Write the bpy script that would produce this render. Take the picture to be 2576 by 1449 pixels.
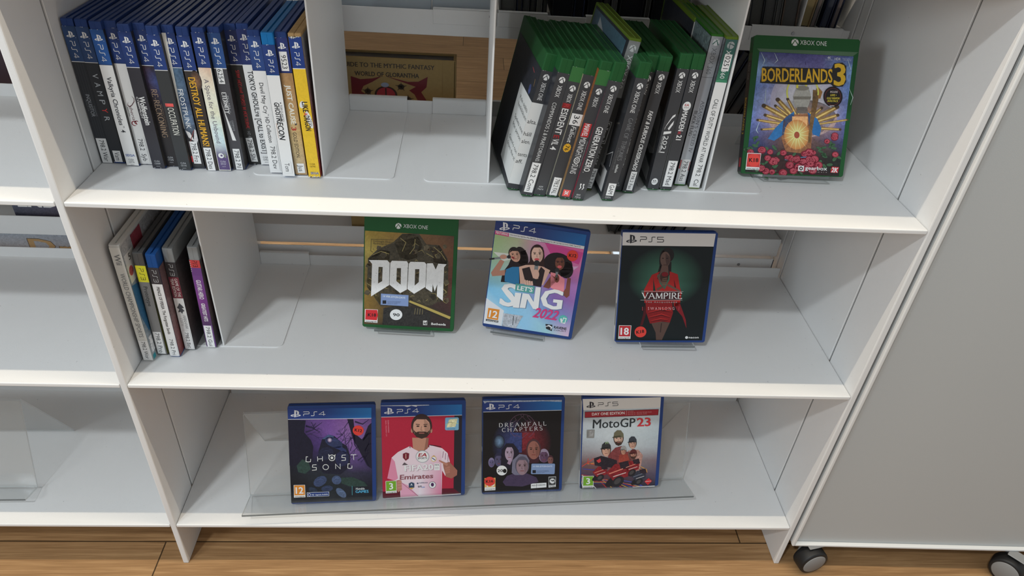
import bpy, bmesh, math, random
import numpy as np
from mathutils import Vector, Matrix, geometry

for o in list(bpy.data.objects):
    bpy.data.objects.remove(o, do_unlink=True)
SC = bpy.context.scene
COL = SC.collection
rnd = random.Random(7)

# ------------------------------------------------------------------ camera
F_PX = 1792.95
cam_d = bpy.data.cameras.new('camera')
cam_d.sensor_fit = 'HORIZONTAL'
cam_d.sensor_width = 36.0
cam_d.lens = F_PX * 36.0 / 2576.0
cam_d.clip_start = 0.02
cam = bpy.data.objects.new('camera', cam_d)
COL.objects.link(cam)
R_CAM = ((0.9975738, -0.0260164, -0.0645723), (-0.0371787, 0.5850981, -0.8101099), (0.0588573, 0.8105451, 0.5827113))
cam.matrix_world = Matrix.Translation((0.448096, -0.713532, 1.094672)) @ Matrix(R_CAM).to_4x4()
SC.camera = cam

# ------------------------------------------------------------------ world, lights, exposure
SC.view_settings.view_transform = 'Standard'
SC.view_settings.look = 'None'
SC.view_settings.gamma = 1.0
SC.view_settings.use_curve_mapping = False
SC.view_settings.exposure = 0.0
w = bpy.data.worlds.new('daylight_hall')
w.use_nodes = True
bg = w.node_tree.nodes['Background']
bg.inputs['Color'].default_value = (0.90, 0.97, 1.0, 1)
bg.inputs['Strength'].default_value = 0.47
SC.world = w


def area(name, loc, target, sx, sy, power, col, spread=180):
    d = bpy.data.lights.new(name, 'AREA')
    d.shape = 'RECTANGLE'
    d.size = sx
    d.size_y = sy
    d.energy = power
    d.color = col
    d.spread = math.radians(spread)
    o = bpy.data.objects.new(name, d)
    COL.objects.link(o)
    o.location = loc
    v = Vector(target) - Vector(loc)
    o.rotation_euler = v.to_track_quat('-Z', 'Y').to_euler()
    return o


# warm light bar fixed above the shelving, a ceiling luminaire in the aisle, a bright window
area('shelf_light_bar', (0.30, -0.118, 1.95), (0.30, -0.118, 0.0), 3.6, 0.012, 24.5, (1.0, 0.87, 0.68))
area('ceiling_luminaire', (-0.72, -1.76, 3.10), (0.3, 0.1, 0.4), 0.22, 0.10, 31.0, (0.90, 0.97, 1.0))
area('hall_window', (-1.15, -1.32, 1.40), (0.8, 0.2, 0.45), 0.45, 0.40, 9.5, (0.86, 0.95, 1.0))
area('back_floor_fill', (0.55, 1.05, 2.4), (0.55, 1.05, 0.0), 1.6, 0.3, 6.0, (0.95, 0.97, 1.0), 45)  # added fill lamp that brightens the floor strip showing through the back gap


# ------------------------------------------------------------------ materials
def srgb(c):
    c = c / 255.0
    return c / 12.92 if c <= 0.04045 else ((c + 0.055) / 1.055) ** 2.4


def alb(rgb, k=0.68):
    return tuple(min(0.86, srgb(v) / k) for v in rgb)


_M = {}


def mat(name, rgb=None, rough=0.5, spec=0.5, metal=0.0, noise=0.0, nscale=60.0, bump=0.0, bscale=900.0):
    if name in _M:
        return _M[name]
    m = bpy.data.materials.new(name)
    m.use_nodes = True
    nt = m.node_tree
    b = nt.nodes['Principled BSDF']
    b.inputs['Base Color'].default_value = (*rgb, 1)
    b.inputs['Roughness'].default_value = rough
    b.inputs['Specular IOR Level'].default_value = spec
    b.inputs['Metallic'].default_value = metal
    if noise or bump:
        tc = nt.nodes.new('ShaderNodeTexCoord')
        if noise:
            n = nt.nodes.new('ShaderNodeTexNoise')
            n.inputs['Scale'].default_value = nscale
            n.inputs['Detail'].default_value = 4
            nt.links.new(tc.outputs['Object'], n.inputs['Vector'])
            mr = nt.nodes.new('ShaderNodeMapRange')
            mr.inputs['To Min'].default_value = 1 - noise
            mr.inputs['To Max'].default_value = 1 + noise
            nt.links.new(n.outputs['Fac'], mr.inputs['Value'])
            mx = nt.nodes.new('ShaderNodeVectorMath')
            mx.operation = 'SCALE'
            mx.inputs[0].default_value = rgb
            nt.links.new(mr.outputs['Result'], mx.inputs['Scale'])
            nt.links.new(mx.outputs['Vector'], b.inputs['Base Color'])
        if bump:
            n2 = nt.nodes.new('ShaderNodeTexNoise')
            n2.inputs['Scale'].default_value = bscale
            n2.inputs['Detail'].default_value = 2
            nt.links.new(tc.outputs['Object'], n2.inputs['Vector'])
            bp = nt.nodes.new('ShaderNodeBump')
            bp.inputs['Strength'].default_value = bump
            bp.inputs['Distance'].default_value = 0.0004
            nt.links.new(n2.outputs['Fac'], bp.inputs['Height'])
            nt.links.new(bp.outputs['Normal'], b.inputs['Normal'])
    _M[name] = m
    return m


def print_mat():
    """printed paper: colour comes from the mesh's colour attribute, alpha holds how mottled the print is"""
    m = bpy.data.materials.new('printed_paper')
    m.use_nodes = True
    nt = m.node_tree
    b = nt.nodes['Principled BSDF']
    at = nt.nodes.new('ShaderNodeAttribute')
    at.attribute_name = 'Col'
    tc = nt.nodes.new('ShaderNodeTexCoord')
    n = nt.nodes.new('ShaderNodeTexNoise')
    n.inputs['Scale'].default_value = 190
    n.inputs['Detail'].default_value = 6
    n.inputs['Roughness'].default_value = 0.65
    n.inputs['Distortion'].default_value = 1.2
    nt.links.new(tc.outputs['Object'], n.inputs['Vector'])
    mr = nt.nodes.new('ShaderNodeMapRange')
    mr.inputs['From Min'].default_value = 0.32
    mr.inputs['From Max'].default_value = 0.68
    mr.inputs['To Min'].default_value = 0.25
    mr.inputs['To Max'].default_value = 1.9
    nt.links.new(n.outputs['Fac'], mr.inputs['Value'])
    mx = nt.nodes.new('ShaderNodeMix')
    mx.data_type = 'FLOAT'
    nt.links.new(at.outputs['Alpha'], mx.inputs['Factor'])
    nt.links.new(mr.outputs['Result'], mx.inputs['A'])
    mx.inputs['B'].default_value = 1.0
    sc = nt.nodes.new('ShaderNodeVectorMath')
    sc.operation = 'SCALE'
    nt.links.new(at.outputs['Color'], sc.inputs[0])
    nt.links.new(mx.outputs['Result'], sc.inputs['Scale'])
    nt.links.new(sc.outputs['Vector'], b.inputs['Base Color'])
    b.inputs['Roughness'].default_value = 0.34
    b.inputs['Specular IOR Level'].default_value = 0.3
    return m




def speck_paint(name, *a, **k):
    m = mat(name, *a, **k)
    nt = m.node_tree
    b = nt.nodes['Principled BSDF']
    src = b.inputs['Base Color'].links[0].from_socket
    tc = nt.nodes.new('ShaderNodeTexCoord')
    n = nt.nodes.new('ShaderNodeTexNoise')
    n.inputs['Scale'].default_value = 260
    n.inputs['Detail'].default_value = 1
    nt.links.new(tc.outputs['Object'], n.inputs['Vector'])
    mr = nt.nodes.new('ShaderNodeMapRange')
    mr.inputs['From Min'].default_value = 0.785
    mr.inputs['From Max'].default_value = 0.82
    mr.inputs['To Min'].default_value = 1.0
    mr.inputs['To Max'].default_value = 0.70
    nt.links.new(n.outputs['Fac'], mr.inputs['Value'])
    v = nt.nodes.new('ShaderNodeVectorMath')
    v.operation = 'SCALE'
    nt.links.new(src, v.inputs[0])
    nt.links.new(mr.outputs['Result'], v.inputs['Scale'])
    nt.links.new(v.outputs['Vector'], b.inputs['Base Color'])
    return m


PRINT = print_mat()
PAINT = speck_paint('white_powder_coat', (0.80, 0.80, 0.80), 0.45, 0.35, noise=0.015, nscale=25, bump=0.25, bscale=1300)
PAINT2 = mat('white_panel_lacquer', (0.78, 0.78, 0.775), 0.42, 0.35, bump=0.15, bscale=900)
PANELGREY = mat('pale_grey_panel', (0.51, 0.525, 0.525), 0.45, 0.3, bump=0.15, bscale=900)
SLOT = mat('slot_shadow_gap_grey', (0.20, 0.20, 0.20), 0.7, 0.2)
SCREW = mat('screw_steel', (0.35, 0.35, 0.36), 0.35, 0.5, 0.8)
BLUE = mat('blue_case_plastic', (0.026, 0.060, 0.215), 0.32, 0.20)
LBLUE = mat('light_blue_case_plastic', (0.012, 0.16, 0.42), 0.32, 0.20)
GREEN = mat('green_case_plastic', (0.021, 0.105, 0.034), 0.32, 0.20)
LIME = mat('lime_case_plastic', (0.13, 0.21, 0.022), 0.32, 0.20)
DGREEN = mat('deep_green_case_plastic', (0.035, 0.16, 0.020), 0.32, 0.20)
CLEARGREY = mat('smoke_clear_case_plastic', (0.25, 0.27, 0.28), 0.16, 0.6)
DARKGREY = mat('dark_grey_case_plastic', (0.085, 0.088, 0.092), 0.2, 0.6)
PS3BLUE = mat('mid_blue_case_plastic', (0.015, 0.085, 0.30), 0.32, 0.20)
WHITEPL = mat('white_case_plastic', (0.66, 0.66, 0.64), 0.25, 0.5)
CARD = mat('worn_brown_board', (0.40, 0.26, 0.12), 0.8, 0.1, noise=0.25, nscale=120)
RUBBER = mat('black_rubber', (0.012, 0.012, 0.013), 0.5, 0.4)
HUB = mat('grey_wheel_plastic', (0.27, 0.27, 0.27), 0.5, 0.3)


def acrylic(name, tint, opac, edge):
    m = bpy.data.materials.new(name)
    m.use_nodes = True
    nt = m.node_tree
    out = nt.nodes['Material Output']
    nt.nodes.remove(nt.nodes['Principled BSDF'])
    tr = nt.nodes.new('ShaderNodeBsdfTransparent')
    tr.inputs['Color'].default_value = (*tint, 1)
    gl = nt.nodes.new('ShaderNodeBsdfGlossy')
    gl.inputs['Roughness'].default_value = 0.04
    df = nt.nodes.new('ShaderNodeBsdfDiffuse')
    df.inputs['Color'].default_value = (*edge, 1)
    lw = nt.nodes.new('ShaderNodeLayerWeight')
    lw.inputs['Blend'].default_value = 0.5
    pw = nt.nodes.new('ShaderNodeMath')
    pw.operation = 'POWER'
    nt.links.new(lw.outputs['Facing'], pw.inputs[0])
    pw.inputs[1].default_value = 5.0
    fr = nt.nodes.new('ShaderNodeMapRange')
    fr.inputs['To Min'].default_value = 0.045
    nt.links.new(pw.outputs[0], fr.inputs['Value'])
    m1 = nt.nodes.new('ShaderNodeMixShader')
    nt.links.new(fr.outputs['Result'], m1.inputs['Fac'])
    nt.links.new(tr.outputs['BSDF'], m1.inputs[1])
    nt.links.new(gl.outputs['BSDF'], m1.inputs[2])
    m2 = nt.nodes.new('ShaderNodeMixShader')
    m2.inputs['Fac'].default_value = opac
    nt.links.new(m1.outputs['Shader'], m2.inputs[1])
    nt.links.new(df.outputs['BSDF'], m2.inputs[2])
    nt.links.new(m2.outputs['Shader'], out.inputs['Surface'])
    return m


ACRYL = acrylic('clear_acrylic', (0.955, 0.96, 0.96), 0.045, (0.75, 0.77, 0.77))
ACRYL_EDGE = acrylic('clear_acrylic_edge', (0.5, 0.52, 0.52), 0.80, (0.17, 0.18, 0.18))
ACRYL_LIT = acrylic('clear_acrylic_edge_highlight', (0.85, 0.87, 0.87), 0.62, (0.82, 0.84, 0.84))  # polished edges and bends, their bright highlight painted in as pale diffuse colour


# ------------------------------------------------------------------ mesh helpers
def link(name, bm, m, parent=None, mw=None):
    me = bpy.data.meshes.new(name)
    bm.to_mesh(me)
    bm.free()
    for mm in (m if isinstance(m, (list, tuple)) else [m]):
        me.materials.append(mm)
    o = bpy.data.objects.new(name, me)
    COL.objects.link(o)
    if parent is not None:
        o.parent = parent
    elif mw is not None:
        o.matrix_world = mw
    return o


def tag(o, label=None, cat=None, group=None, kind=None):
    if label:
        o['label'] = label
    if cat:
        o['category'] = cat
    if group:
        o['group'] = group
    if kind:
        o['kind'] = kind
    return o


def empty(name, mw, label, cat, group=None):
    o = bpy.data.objects.new(name, None)
    o.empty_display_size = 0.02
    COL.objects.link(o)
    o.matrix_world = mw
    return tag(o, label, cat, group)


def box(bm, x0, x1, y0, y1, z0, z1, bev=0.0, seg=2, mi=0):
    tmp = bmesh.new()
    bmesh.ops.create_cube(tmp, size=1.0)
    for v in tmp.verts:
        v.co = Vector(((x0 + x1) / 2 + v.co.x * (x1 - x0), (y0 + y1) / 2 + v.co.y * (y1 - y0), (z0 + z1) / 2 + v.co.z * (z1 - z0)))
    if bev > 0:
        bmesh.ops.bevel(tmp, geom=tmp.edges[:], offset=bev, segments=seg, affect='EDGES', profile=0.5)
    merge(bm, tmp, mi)


def merge(bm, tmp, mi=0, mat4=None):
    vm = {}
    for v in tmp.verts:
        vm[v] = bm.verts.new(mat4 @ v.co if mat4 else v.co)
    for f in tmp.faces:
        try:
            nf = bm.faces.new([vm[v] for v in f.verts])
            nf.material_index = mi
            nf.smooth = f.smooth
        except ValueError:
            pass
    tmp.free()


def prism(bm, loop, axis, a0, a1, mi=0, caps=True, cap_mi=None):
    """extrude a closed 2D loop along an axis ('x','y','z'); loop gives the two other coordinates in order"""
    def P(p, a):
        if axis == 'x':
            return (a, p[0], p[1])
        if axis == 'y':
            return (p[0], a, p[1])
        return (p[0], p[1], a)
    A = [bm.verts.new(P(p, a0)) for p in loop]
    B = [bm.verts.new(P(p, a1)) for p in loop]
    n = len(loop)
    for i in range(n):
        f = bm.faces.new((A[i], A[(i + 1) % n], B[(i + 1) % n], B[i]))
        f.material_index = mi
    if caps:
        tris = geometry.tessellate_polygon([[Vector((p[0], p[1], 0)) for p in loop]])
        for t in tris:
            for S in (A, B):
                try:
                    f = bm.faces.new([S[i] for i in t])
                    f.material_index = mi if cap_mi is None else cap_mi
                except ValueError:
                    pass


def fix(bm):
    bmesh.ops.recalc_face_normals(bm, faces=bm.faces[:])
    return bm


def strip_loop(pts, th):
    """closed loop around a 2D polyline, th thick to its left side"""
    L = []
    n = len(pts)
    nor = []
    for i in range(n - 1):
        d = Vector(pts[i + 1]) - Vector(pts[i])
        d.normalize()
        nor.append(Vector((-d.y, d.x)))
    for i in range(n):
        if i == 0:
            m = nor[0]
            k = 1
        elif i == n - 1:
            m = nor[-1]
            k = 1
        else:
            m = (nor[i - 1] + nor[i]).normalized()
            k = 1 / max(0.35, m.dot(nor[i]))
        L.append(Vector(pts[i]) + m * th * k)
    return [Vector(p) for p in pts] + L[::-1]


def rrect(x0, y0, x1, y1, r, n=5):
    out = []
    for cx, cy, a in ((x1 - r, y0 + r, -90), (x1 - r, y1 - r, 0), (x0 + r, y1 - r, 90), (x0 + r, y0 + r, 180)):
        for i in range(n + 1):
            t = math.radians(a + 90 * i / n)
            out.append((cx + r * math.cos(t), cy + r * math.sin(t)))
    return out


# ------------------------------------------------------------------ lettering
_TX = {}


def text_mesh(s, bold=0.0):
    key = (s, round(bold, 4))
    if key in _TX:
        return _TX[key]

    def raw(t):
        cu = bpy.data.curves.new('lettering', 'FONT')
        cu.body = t
        cu.offset = bold
        cu.resolution_u = 2
        cu.fill_mode = 'FRONT'
        ob = bpy.data.objects.new('lettering', cu)
        COL.objects.link(ob)
        dg = bpy.context.evaluated_depsgraph_get()
        me = bpy.data.meshes.new_from_object(ob.evaluated_get(dg))
        V = [(v.co.x, v.co.y) for v in me.vertices]
        P = [tuple(p.vertices) for p in me.polygons]
        bpy.data.objects.remove(ob, do_unlink=True)
        bpy.data.curves.remove(cu)
        bpy.data.meshes.remove(me)
        return V, P
    if ('H', bold) not in _TX:
        V, P = raw('H')
        _TX[('H', bold)] = (min(v[1] for v in V), max(v[1] for v in V))
    y0, y1 = _TX[('H', bold)]
    V, P = raw(s)
    if not V:
        r = ([], [], 1.0)
    else:
        a = min(v[0] for v in V)
        b = max(v[0] for v in V)
        h = y1 - y0
        V = [((x - a) / h, (y - y0) / h) for x, y in V]
        r = (V, P, (b - a) / h)
    _TX[key] = r
    return r


def arc(cx, cy, rx, ry, a0, a1, n=8):
    return [(cx + rx * math.cos(math.radians(a0 + (a1 - a0) * i / n)), cy + ry * math.sin(math.radians(a0 + (a1 - a0) * i / n))) for i in range(n + 1)]


# capital letters drawn as pen strokes (thick uprights, thin cross strokes, small serifs)
SER = {
    'A': (.86, [[(.05, 0), (.42, 1)], [(.42, 1), (.8, 0)], [(.2, .36), (.64, .36)]], [(.05, 0), (.8, 0)]),
    'B': (.66, [[(.12, 0), (.12, 1)], [(.12, 1)] + arc(.3, .76, .25, .24, 90, -90) + [(.12, .52)], [(.12, .52)] + arc(.32, .26, .28, .26, 90, -90) + [(.12, 0)]], []),
    'C': (.78, [arc(.44, .5, .37, .5, 48, 312, 14)], []),
    'D': (.82, [[(.12, 0), (.12, 1)], [(.12, 1)] + arc(.32, .5, .42, .5, 90, -90, 12) + [(.12, 0)]], []),
    'E': (.64, [[(.12, 0), (.12, 1)], [(.12, 1), (.56, 1), (.56, .88)], [(.12, .52), (.46, .52)], [(.12, 0), (.58, 0), (.58, .13)]], []),
    'F': (.6, [[(.12, 0), (.12, 1)], [(.12, 1), (.55, 1), (.55, .88)], [(.12, .5), (.45, .5)]], [(.12, 0)]),
    'G': (.84, [arc(.44, .5, .37, .5, 48, 330, 14), [(.74, 0.1), (.74, .44), (.55, .44)]], []),
    'H': (.84, [[(.12, 0), (.12, 1)], [(.72, 0), (.72, 1)], [(.12, .52), (.72, .52)]], [(.12, 0), (.12, 1), (.72, 0), (.72, 1)]),
    'I': (.3, [[(.15, 0), (.15, 1)]], [(.15, 0), (.15, 1)]),
    'K': (.76, [[(.12, 0), (.12, 1)], [(.12, .42), (.6, 1)], [(.28, .6), (.7, 0)]], [(.12, 0), (.12, 1), (.7, 0)]),
    'L': (.62, [[(.12, 0), (.12, 1)], [(.12, 0), (.57, 0), (.57, .14)]], [(.12, 1)]),
    'M': (1.0, [[(.12, 0), (.14, 1)], [(.14, 1), (.5, .05)], [(.5, .05), (.86, 1)], [(.86, 1), (.88, 0)]], [(.12, 0), (.88, 0)]),
    'N': (.86, [[(.12, 0), (.12, 1)], [(.12, 1), (.73, 0)], [(.73, 0), (.73, 1)]], [(.12, 0), (.73, 1)]),
    'O': (.9, [arc(.45, .5, .38, .5, 0, 360, 20)], []),
    'P': (.64, [[(.12, 0), (.12, 1)], [(.12, 1)] + arc(.3, .73, .28, .27, 90, -90) + [(.12, .46)]], [(.12, 0)]),
    'R': (.74, [[(.12, 0), (.12, 1)], [(.12, 1)] + arc(.3, .75, .26, .25, 90, -90) + [(.12, .5)], [(.3, .5), (.7, 0)]], [(.12, 0), (.7, 0)]),
    'S': (.6, [arc(.3, .76, .22, .24, 25, 200, 9) + arc(.28, .26, .25, .26, 70, -155, 11)], []),
    'T': (.72, [[(.36, 0), (.36, 1)], [(.04, .87), (.05, 1), (.67, 1), (.68, .87)]], [(.36, 0)]),
    'U': (.84, [[(.12, 1)] + arc(.42, .3, .3, .3, 180, 360, 10) + [(.72, 1)]], [(.12, 1), (.72, 1)]),
    'V': (.8, [[(.04, 1), (.4, 0)], [(.4, 0), (.76, 1)]], [(.04, 1), (.76, 1)]),
    'Y': (.76, [[(.04, 1), (.38, .48)], [(.72, 1), (.38, .48), (.38, 0)]], [(.38, 0), (.04, 1), (.72, 1)]),
    "'": (.22, [[(.1, 1), (.08, .78)]], []),
    '-': (.4, [[(.05, .42), (.35, .42)]], []),
    ' ': (.42, [], []),
}
# thin console lettering
PSL = {
    'P': (1.0, [[(0, .98), (.82, .98), (.92, .9), (.92, .56), (.82, .48), (.16, .48), (.03, .38), (.03, 0)]]),
    'S': (1.05, [[(0, .02), (.38, .02), (.5, .1), (.5, .9), (.62, .98), (1.0, .98)]]),
    '4': (1.1, [[(.78, 0), (.78, 1), (.02, .3), (1.05, .3)]]),
    '5': (1.0, [[(.95, .98), (.05, .98), (.05, .56), (.82, .56), (.94, .46), (.94, .12), (.82, .02), (0, .02)]]),
    '3': (1.0, [[(0, .98), (.82, .98), (.92, .9), (.92, .6), (.82, .5), (.2, .5)], [(.82, .5), (.92, .4), (.92, .1), (.82, .02), (0, .02)]]),
}
LOGO_P = [(.36, 0), (.53, .06), (.53, .80), (.58, .83), (.63, .79), (.63, .47), (.72, .43), (.81, .50), (.82, .70), (.76, .86), (.64, .93), (.36, 1.0)]
LOGO_S1 = [(.34, .43), (.10, .34), (.0, .24), (.06, .14), (.22, .10), (.34, .14), (.34, .22), (.21, .19), (.15, .22), (.2, .27), (.34, .32)]
LOGO_S2 = [(.55, .40), (.74, .43), (.92, .38), (1.0, .29), (.94, .21), (.55, .07), (.55, .17), (.80, .26), (.84, .30), (.78, .33), (.55, .30)]


class Sheet:
    """flat print: coloured polygons stacked in hair-thin layers and wrapped on a face by fn(u, v, layer)"""

    def __init__(s, k=0.68):
        s.V = []
        s.F = []
        s.C = []
        s.k = k
        s.fn = None
        s.tf = None
        s.ydown = False

    def face(s, fn, tf=None, ydown=False):
        s.fn = fn
        s.tf = tf
        s.ydown = ydown

    def P(s, p, L):
        u, v = s.tf(p[0], p[1]) if s.tf else p
        return s.fn(u * 0.001, v * 0.001, L)

    def col(s, c, a=1.0):
        return (*alb(c, s.k), a)

    def _add(s, V, F, C):
        n = len(s.V)
        s.V += V
        for f, c in zip(F, C):
            s.F.append([i + n for i in f])
            s.C.append(c)

    def poly(s, pts, c, L=1, a=1.0, holes=()):
        loops = [[Vector((p[0], p[1], 0)) for p in pts]] + [[Vector((p[0], p[1], 0)) for p in h] for h in holes]
        flat = [p for lp in loops for p in lp]
        tris = geometry.tessellate_polygon(loops)
        cc = s.col(c, a)
        s._add([s.P((p.x, p.y), L) for p in flat], [list(t) for t in tris], [[cc] * 3 for t in tris])

    def rect(s, x0, y0, x1, y1, c, L=1, a=1.0):
        s.poly([(x0, y0), (x1, y0), (x1, y1), (x0, y1)], c, L, a)

    def grid(s, q, rows, L=0, a=1.0, sub=1):
        """q: 4 corners TL,TR,BR,BL; rows: rows of colours, top to bottom"""
        R = len(rows)
        Cn = len(rows[0])
        V = []
        cols = []
        for i in range(R):
            for j in range(Cn):
                fy = i / (R - 1)
                fx = j / (Cn - 1)
                tl, tr, br, bl = [Vector(p) for p in q]
                p = (tl * (1 - fx) + tr * fx) * (1 - fy) + (bl * (1 - fx) + br * fx) * fy
                V.append(s.P((p.x, p.y), L))
                cols.append(s.col(rows[i][j], a))
        F = []
        C = []
        for i in range(R - 1):
            for j in range(Cn - 1):
                idx = [i * Cn + j, i * Cn + j + 1, (i + 1) * Cn + j + 1, (i + 1) * Cn + j]
                F.append(idx)
                C.append([cols[t] for t in idx])
        s._add(V, F, C)

    def glow(s, cx, cy, rx, ry, c0, c1, L=1, n=24, a=1.0, mid=None):
        V = [s.P((cx, cy), L)]
        k0 = s.col(c0, a)
        k1 = s.col(c1, a)
        for i in range(n):
            t = 2 * math.pi * i / n
            V.append(s.P((cx + rx * math.cos(t), cy + ry * math.sin(t)), L))
        F = [[0, 1 + i, 1 + (i + 1) % n] for i in range(n)]
        s._add(V, F, [[k0, k1, k1] for _ in F])

    def ell(s, cx, cy, rx, ry, c, L=1, n=24, rot=0.0, a=1.0):
        cr = math.cos(math.radians(rot))
        sr = math.sin(math.radians(rot))
        pts = []
        for i in range(n):
            t = 2 * math.pi * i / n
            x = rx * math.cos(t)
            y = ry * math.sin(t)
            pts.append((cx + x * cr - y * sr, cy + x * sr + y * cr))
        s.poly(pts, c, L, a)

    def line(s, pts, wd, c, L=1, a=1.0, closed=False):
        """constant or per-point width ribbon"""
        pts = [Vector((p[0], p[1])) for p in pts]
        n = len(pts)
        W = wd if isinstance(wd, (list, tuple)) else [wd] * n
        Lf = []
        Rt = []
        for i in range(n):
            a0 = pts[max(0, i - 1)]
            a1 = pts[min(n - 1, i + 1)]
            if i in (0, n - 1):
                d = (a1 - a0)
                if d.length == 0:
                    d = Vector((1, 0))
                d.normalize()
                m = Vector((-d.y, d.x))
                k = 1
            else:
                d0 = (pts[i] - a0)
                d1 = (a1 - pts[i])
                if d0.length == 0 or d1.length == 0:
                    continue
                d0.normalize()
                d1.normalize()
                m = Vector((-d0.y - d1.y, d0.x + d1.x))
                if m.length < 1e-4:
                    m = Vector((-d0.y, d0.x))
                m.normalize()
                k = min(1.8, 1 / max(0.4, m.dot(Vector((-d0.y, d0.x)))))
            Lf.append(pts[i] + m * W[i] * .5 * k)
            Rt.append(pts[i] - m * W[i] * .5 * k)
        V = [s.P(p, L) for p in Lf] + [s.P(p, L) for p in Rt]
        q = len(Lf)
        cc = s.col(c, a)
        F = [[i, i + 1, q + i + 1, q + i] for i in range(q - 1)]
        s._add(V, F, [[cc] * 4 for _ in F])

    def frame(s, p0, p1, h, total, shear=0.0):
        d = Vector((p1[0] - p0[0], p1[1] - p0[1]))
        ln = d.length
        d.normalize()
        up = Vector((d.y, -d.x)) if s.ydown else Vector((-d.y, d.x))
        sx = ln / total

        def g(x, y):
            q = Vector((p0[0], p0[1])) + d * (x * sx + y * h * shear) + up * (y * h)
            return (q.x, q.y)
        return g, sx

    def text(s, t, p0, p1, h, c, L=3, bold=0.0, shear=0.0, a=1.0):
        ob = 0.0 if 'M' in t else min(bold, 0.014)
        heavy = max(0.0, bold - ob)
        V, F, wd = text_mesh(t, ob)
        if not V:
            return
        cc = s.col(c, a)
        sh = [0.0]
        if heavy:
            e = heavy * h * 0.8
            d = Vector((p1[0] - p0[0], p1[1] - p0[1])).normalized() * e
            sh = [-1.0, 0.0, 1.0]
        for q in sh:
            o0 = (p0[0] + d.x * q, p0[1] + d.y * q) if heavy else p0
            o1 = (p1[0] + d.x * q, p1[1] + d.y * q) if heavy else p1
            g, sx = s.frame(o0, o1, h, wd, shear)
            s._add([s.P(g(x, y), L + q * 0.1) for x, y in V], [list(f) for f in F], [[cc] * len(f) for f in F])

    def strokes(s, t, p0, p1, h, c, L=3, thick=.15, thin=.05, table=None, gap=.08, serif=True, shear=0.0):
        T = table or SER
        total = sum(T[ch][0] + gap for ch in t) - gap
        g, sx = s.frame(p0, p1, h, total, shear)
        x = 0
        for ch in t:
            wd, st, sf = (T[ch] + ([],))[:3]
            for pl in st:
                q = [g(x + a, b) for a, b in pl]
                W = []
                n = len(pl)
                for i in range(n):
                    a0 = pl[max(0, i - 1)]
                    a1 = pl[min(n - 1, i + 1)]
                    dx = (a1[0] - a0[0])
                    dy = (a1[1] - a0[1])
                    f = abs(dy) / (math.hypot(dx, dy) + 1e-9)
                    if dx > 0 and dy > 0 and n == 2:
                        f *= .35
                    W.append((thin + (thick - thin) * f) * h)
                s.line(q, W, c, L)
            if serif:
                for a, b in sf:
                    y = b + (.02 if b < .5 else -.02)
                    s.line([g(x + a - thick * .95 * h / max(sx, 1e-6), y), g(x + a + thick * .95 * h / max(sx, 1e-6), y)], thin * h * 1.1, c, L)
            x += wd + gap

    def psword(s, t, p0, p1, h, c, L=3, wd=.11):
        s.strokes(t, p0, p1, h, c, L, thick=wd, thin=wd, table=PSL, gap=.2, serif=False)

    def pslogo(s, x, y, w, h, c, L=3):
        """x, y: lower left of the mark; h goes up on the face"""
        f = -1 if s.ydown else 1
        for pl in (LOGO_P, LOGO_S1, LOGO_S2):
            s.poly([(x + a * w, y + f * b * h) for a, b in pl], c, L)

    def sphere(s, cx, cy, r, c, bgc, L=3, rot=0.0):
        s.ell(cx, cy, r, r, c, L, 20)
        f = -1 if s.ydown else 1
        cr = math.cos(math.radians(rot))
        sr = math.sin(math.radians(rot))

        def T(p):
            x, y = p[0] * r, p[1] * r * f
            return (cx + x * cr - y * sr, cy + x * sr + y * cr)
        for sg in (-1, 1):
            s.line([T(p) for p in ((sg * .80, -.66), (sg * .42, -.02), (0, .44), (-sg * .46, .86))], [r * .34, r * .24, r * .17, r * .1], bgc, L + 1)

    def build(s, name, parent=None, mw=None):
        me = bpy.data.meshes.new(name)
        me.from_pydata([tuple(v) for v in s.V], [], s.F)
        at = me.color_attributes.new('Col', 'FLOAT_COLOR', 'CORNER')
        flat = []
        for f, c in zip(s.F, s.C):
            for i in range(len(f)):
                flat.extend(c[i])
        at.data.foreach_set('color', flat)
        me.materials.append(PRINT)
        o = bpy.data.objects.new(name, me)
        COL.objects.link(o)
        if parent is not None:
            o.parent = parent
        elif mw is not None:
            o.matrix_world = mw
        return o


def homog(src, dst):
    A = []
    b = []
    for (x, y), (u, v) in zip(src, dst):
        A.append([x, y, 1, 0, 0, 0, -u * x, -u * y])
        b.append(u)
        A.append([0, 0, 0, x, y, 1, -v * x, -v * y])
        b.append(v)
    h = np.linalg.solve(np.array(A, float), np.array(b, float))

    def f(x, y):
        d = h[6] * x + h[7] * y + 1
        return ((h[0] * x + h[1] * y + h[2]) / d, (h[3] * x + h[4] * y + h[5]) / d)
    return f


# ------------------------------------------------------------------ the place
ZB, ZM, ZT, ZX = 0.1027, 0.4057, 0.6821, 0.955
D1, D2 = 0.0797, 0.2964
TH = 0.006
PT = 0.009


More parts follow.
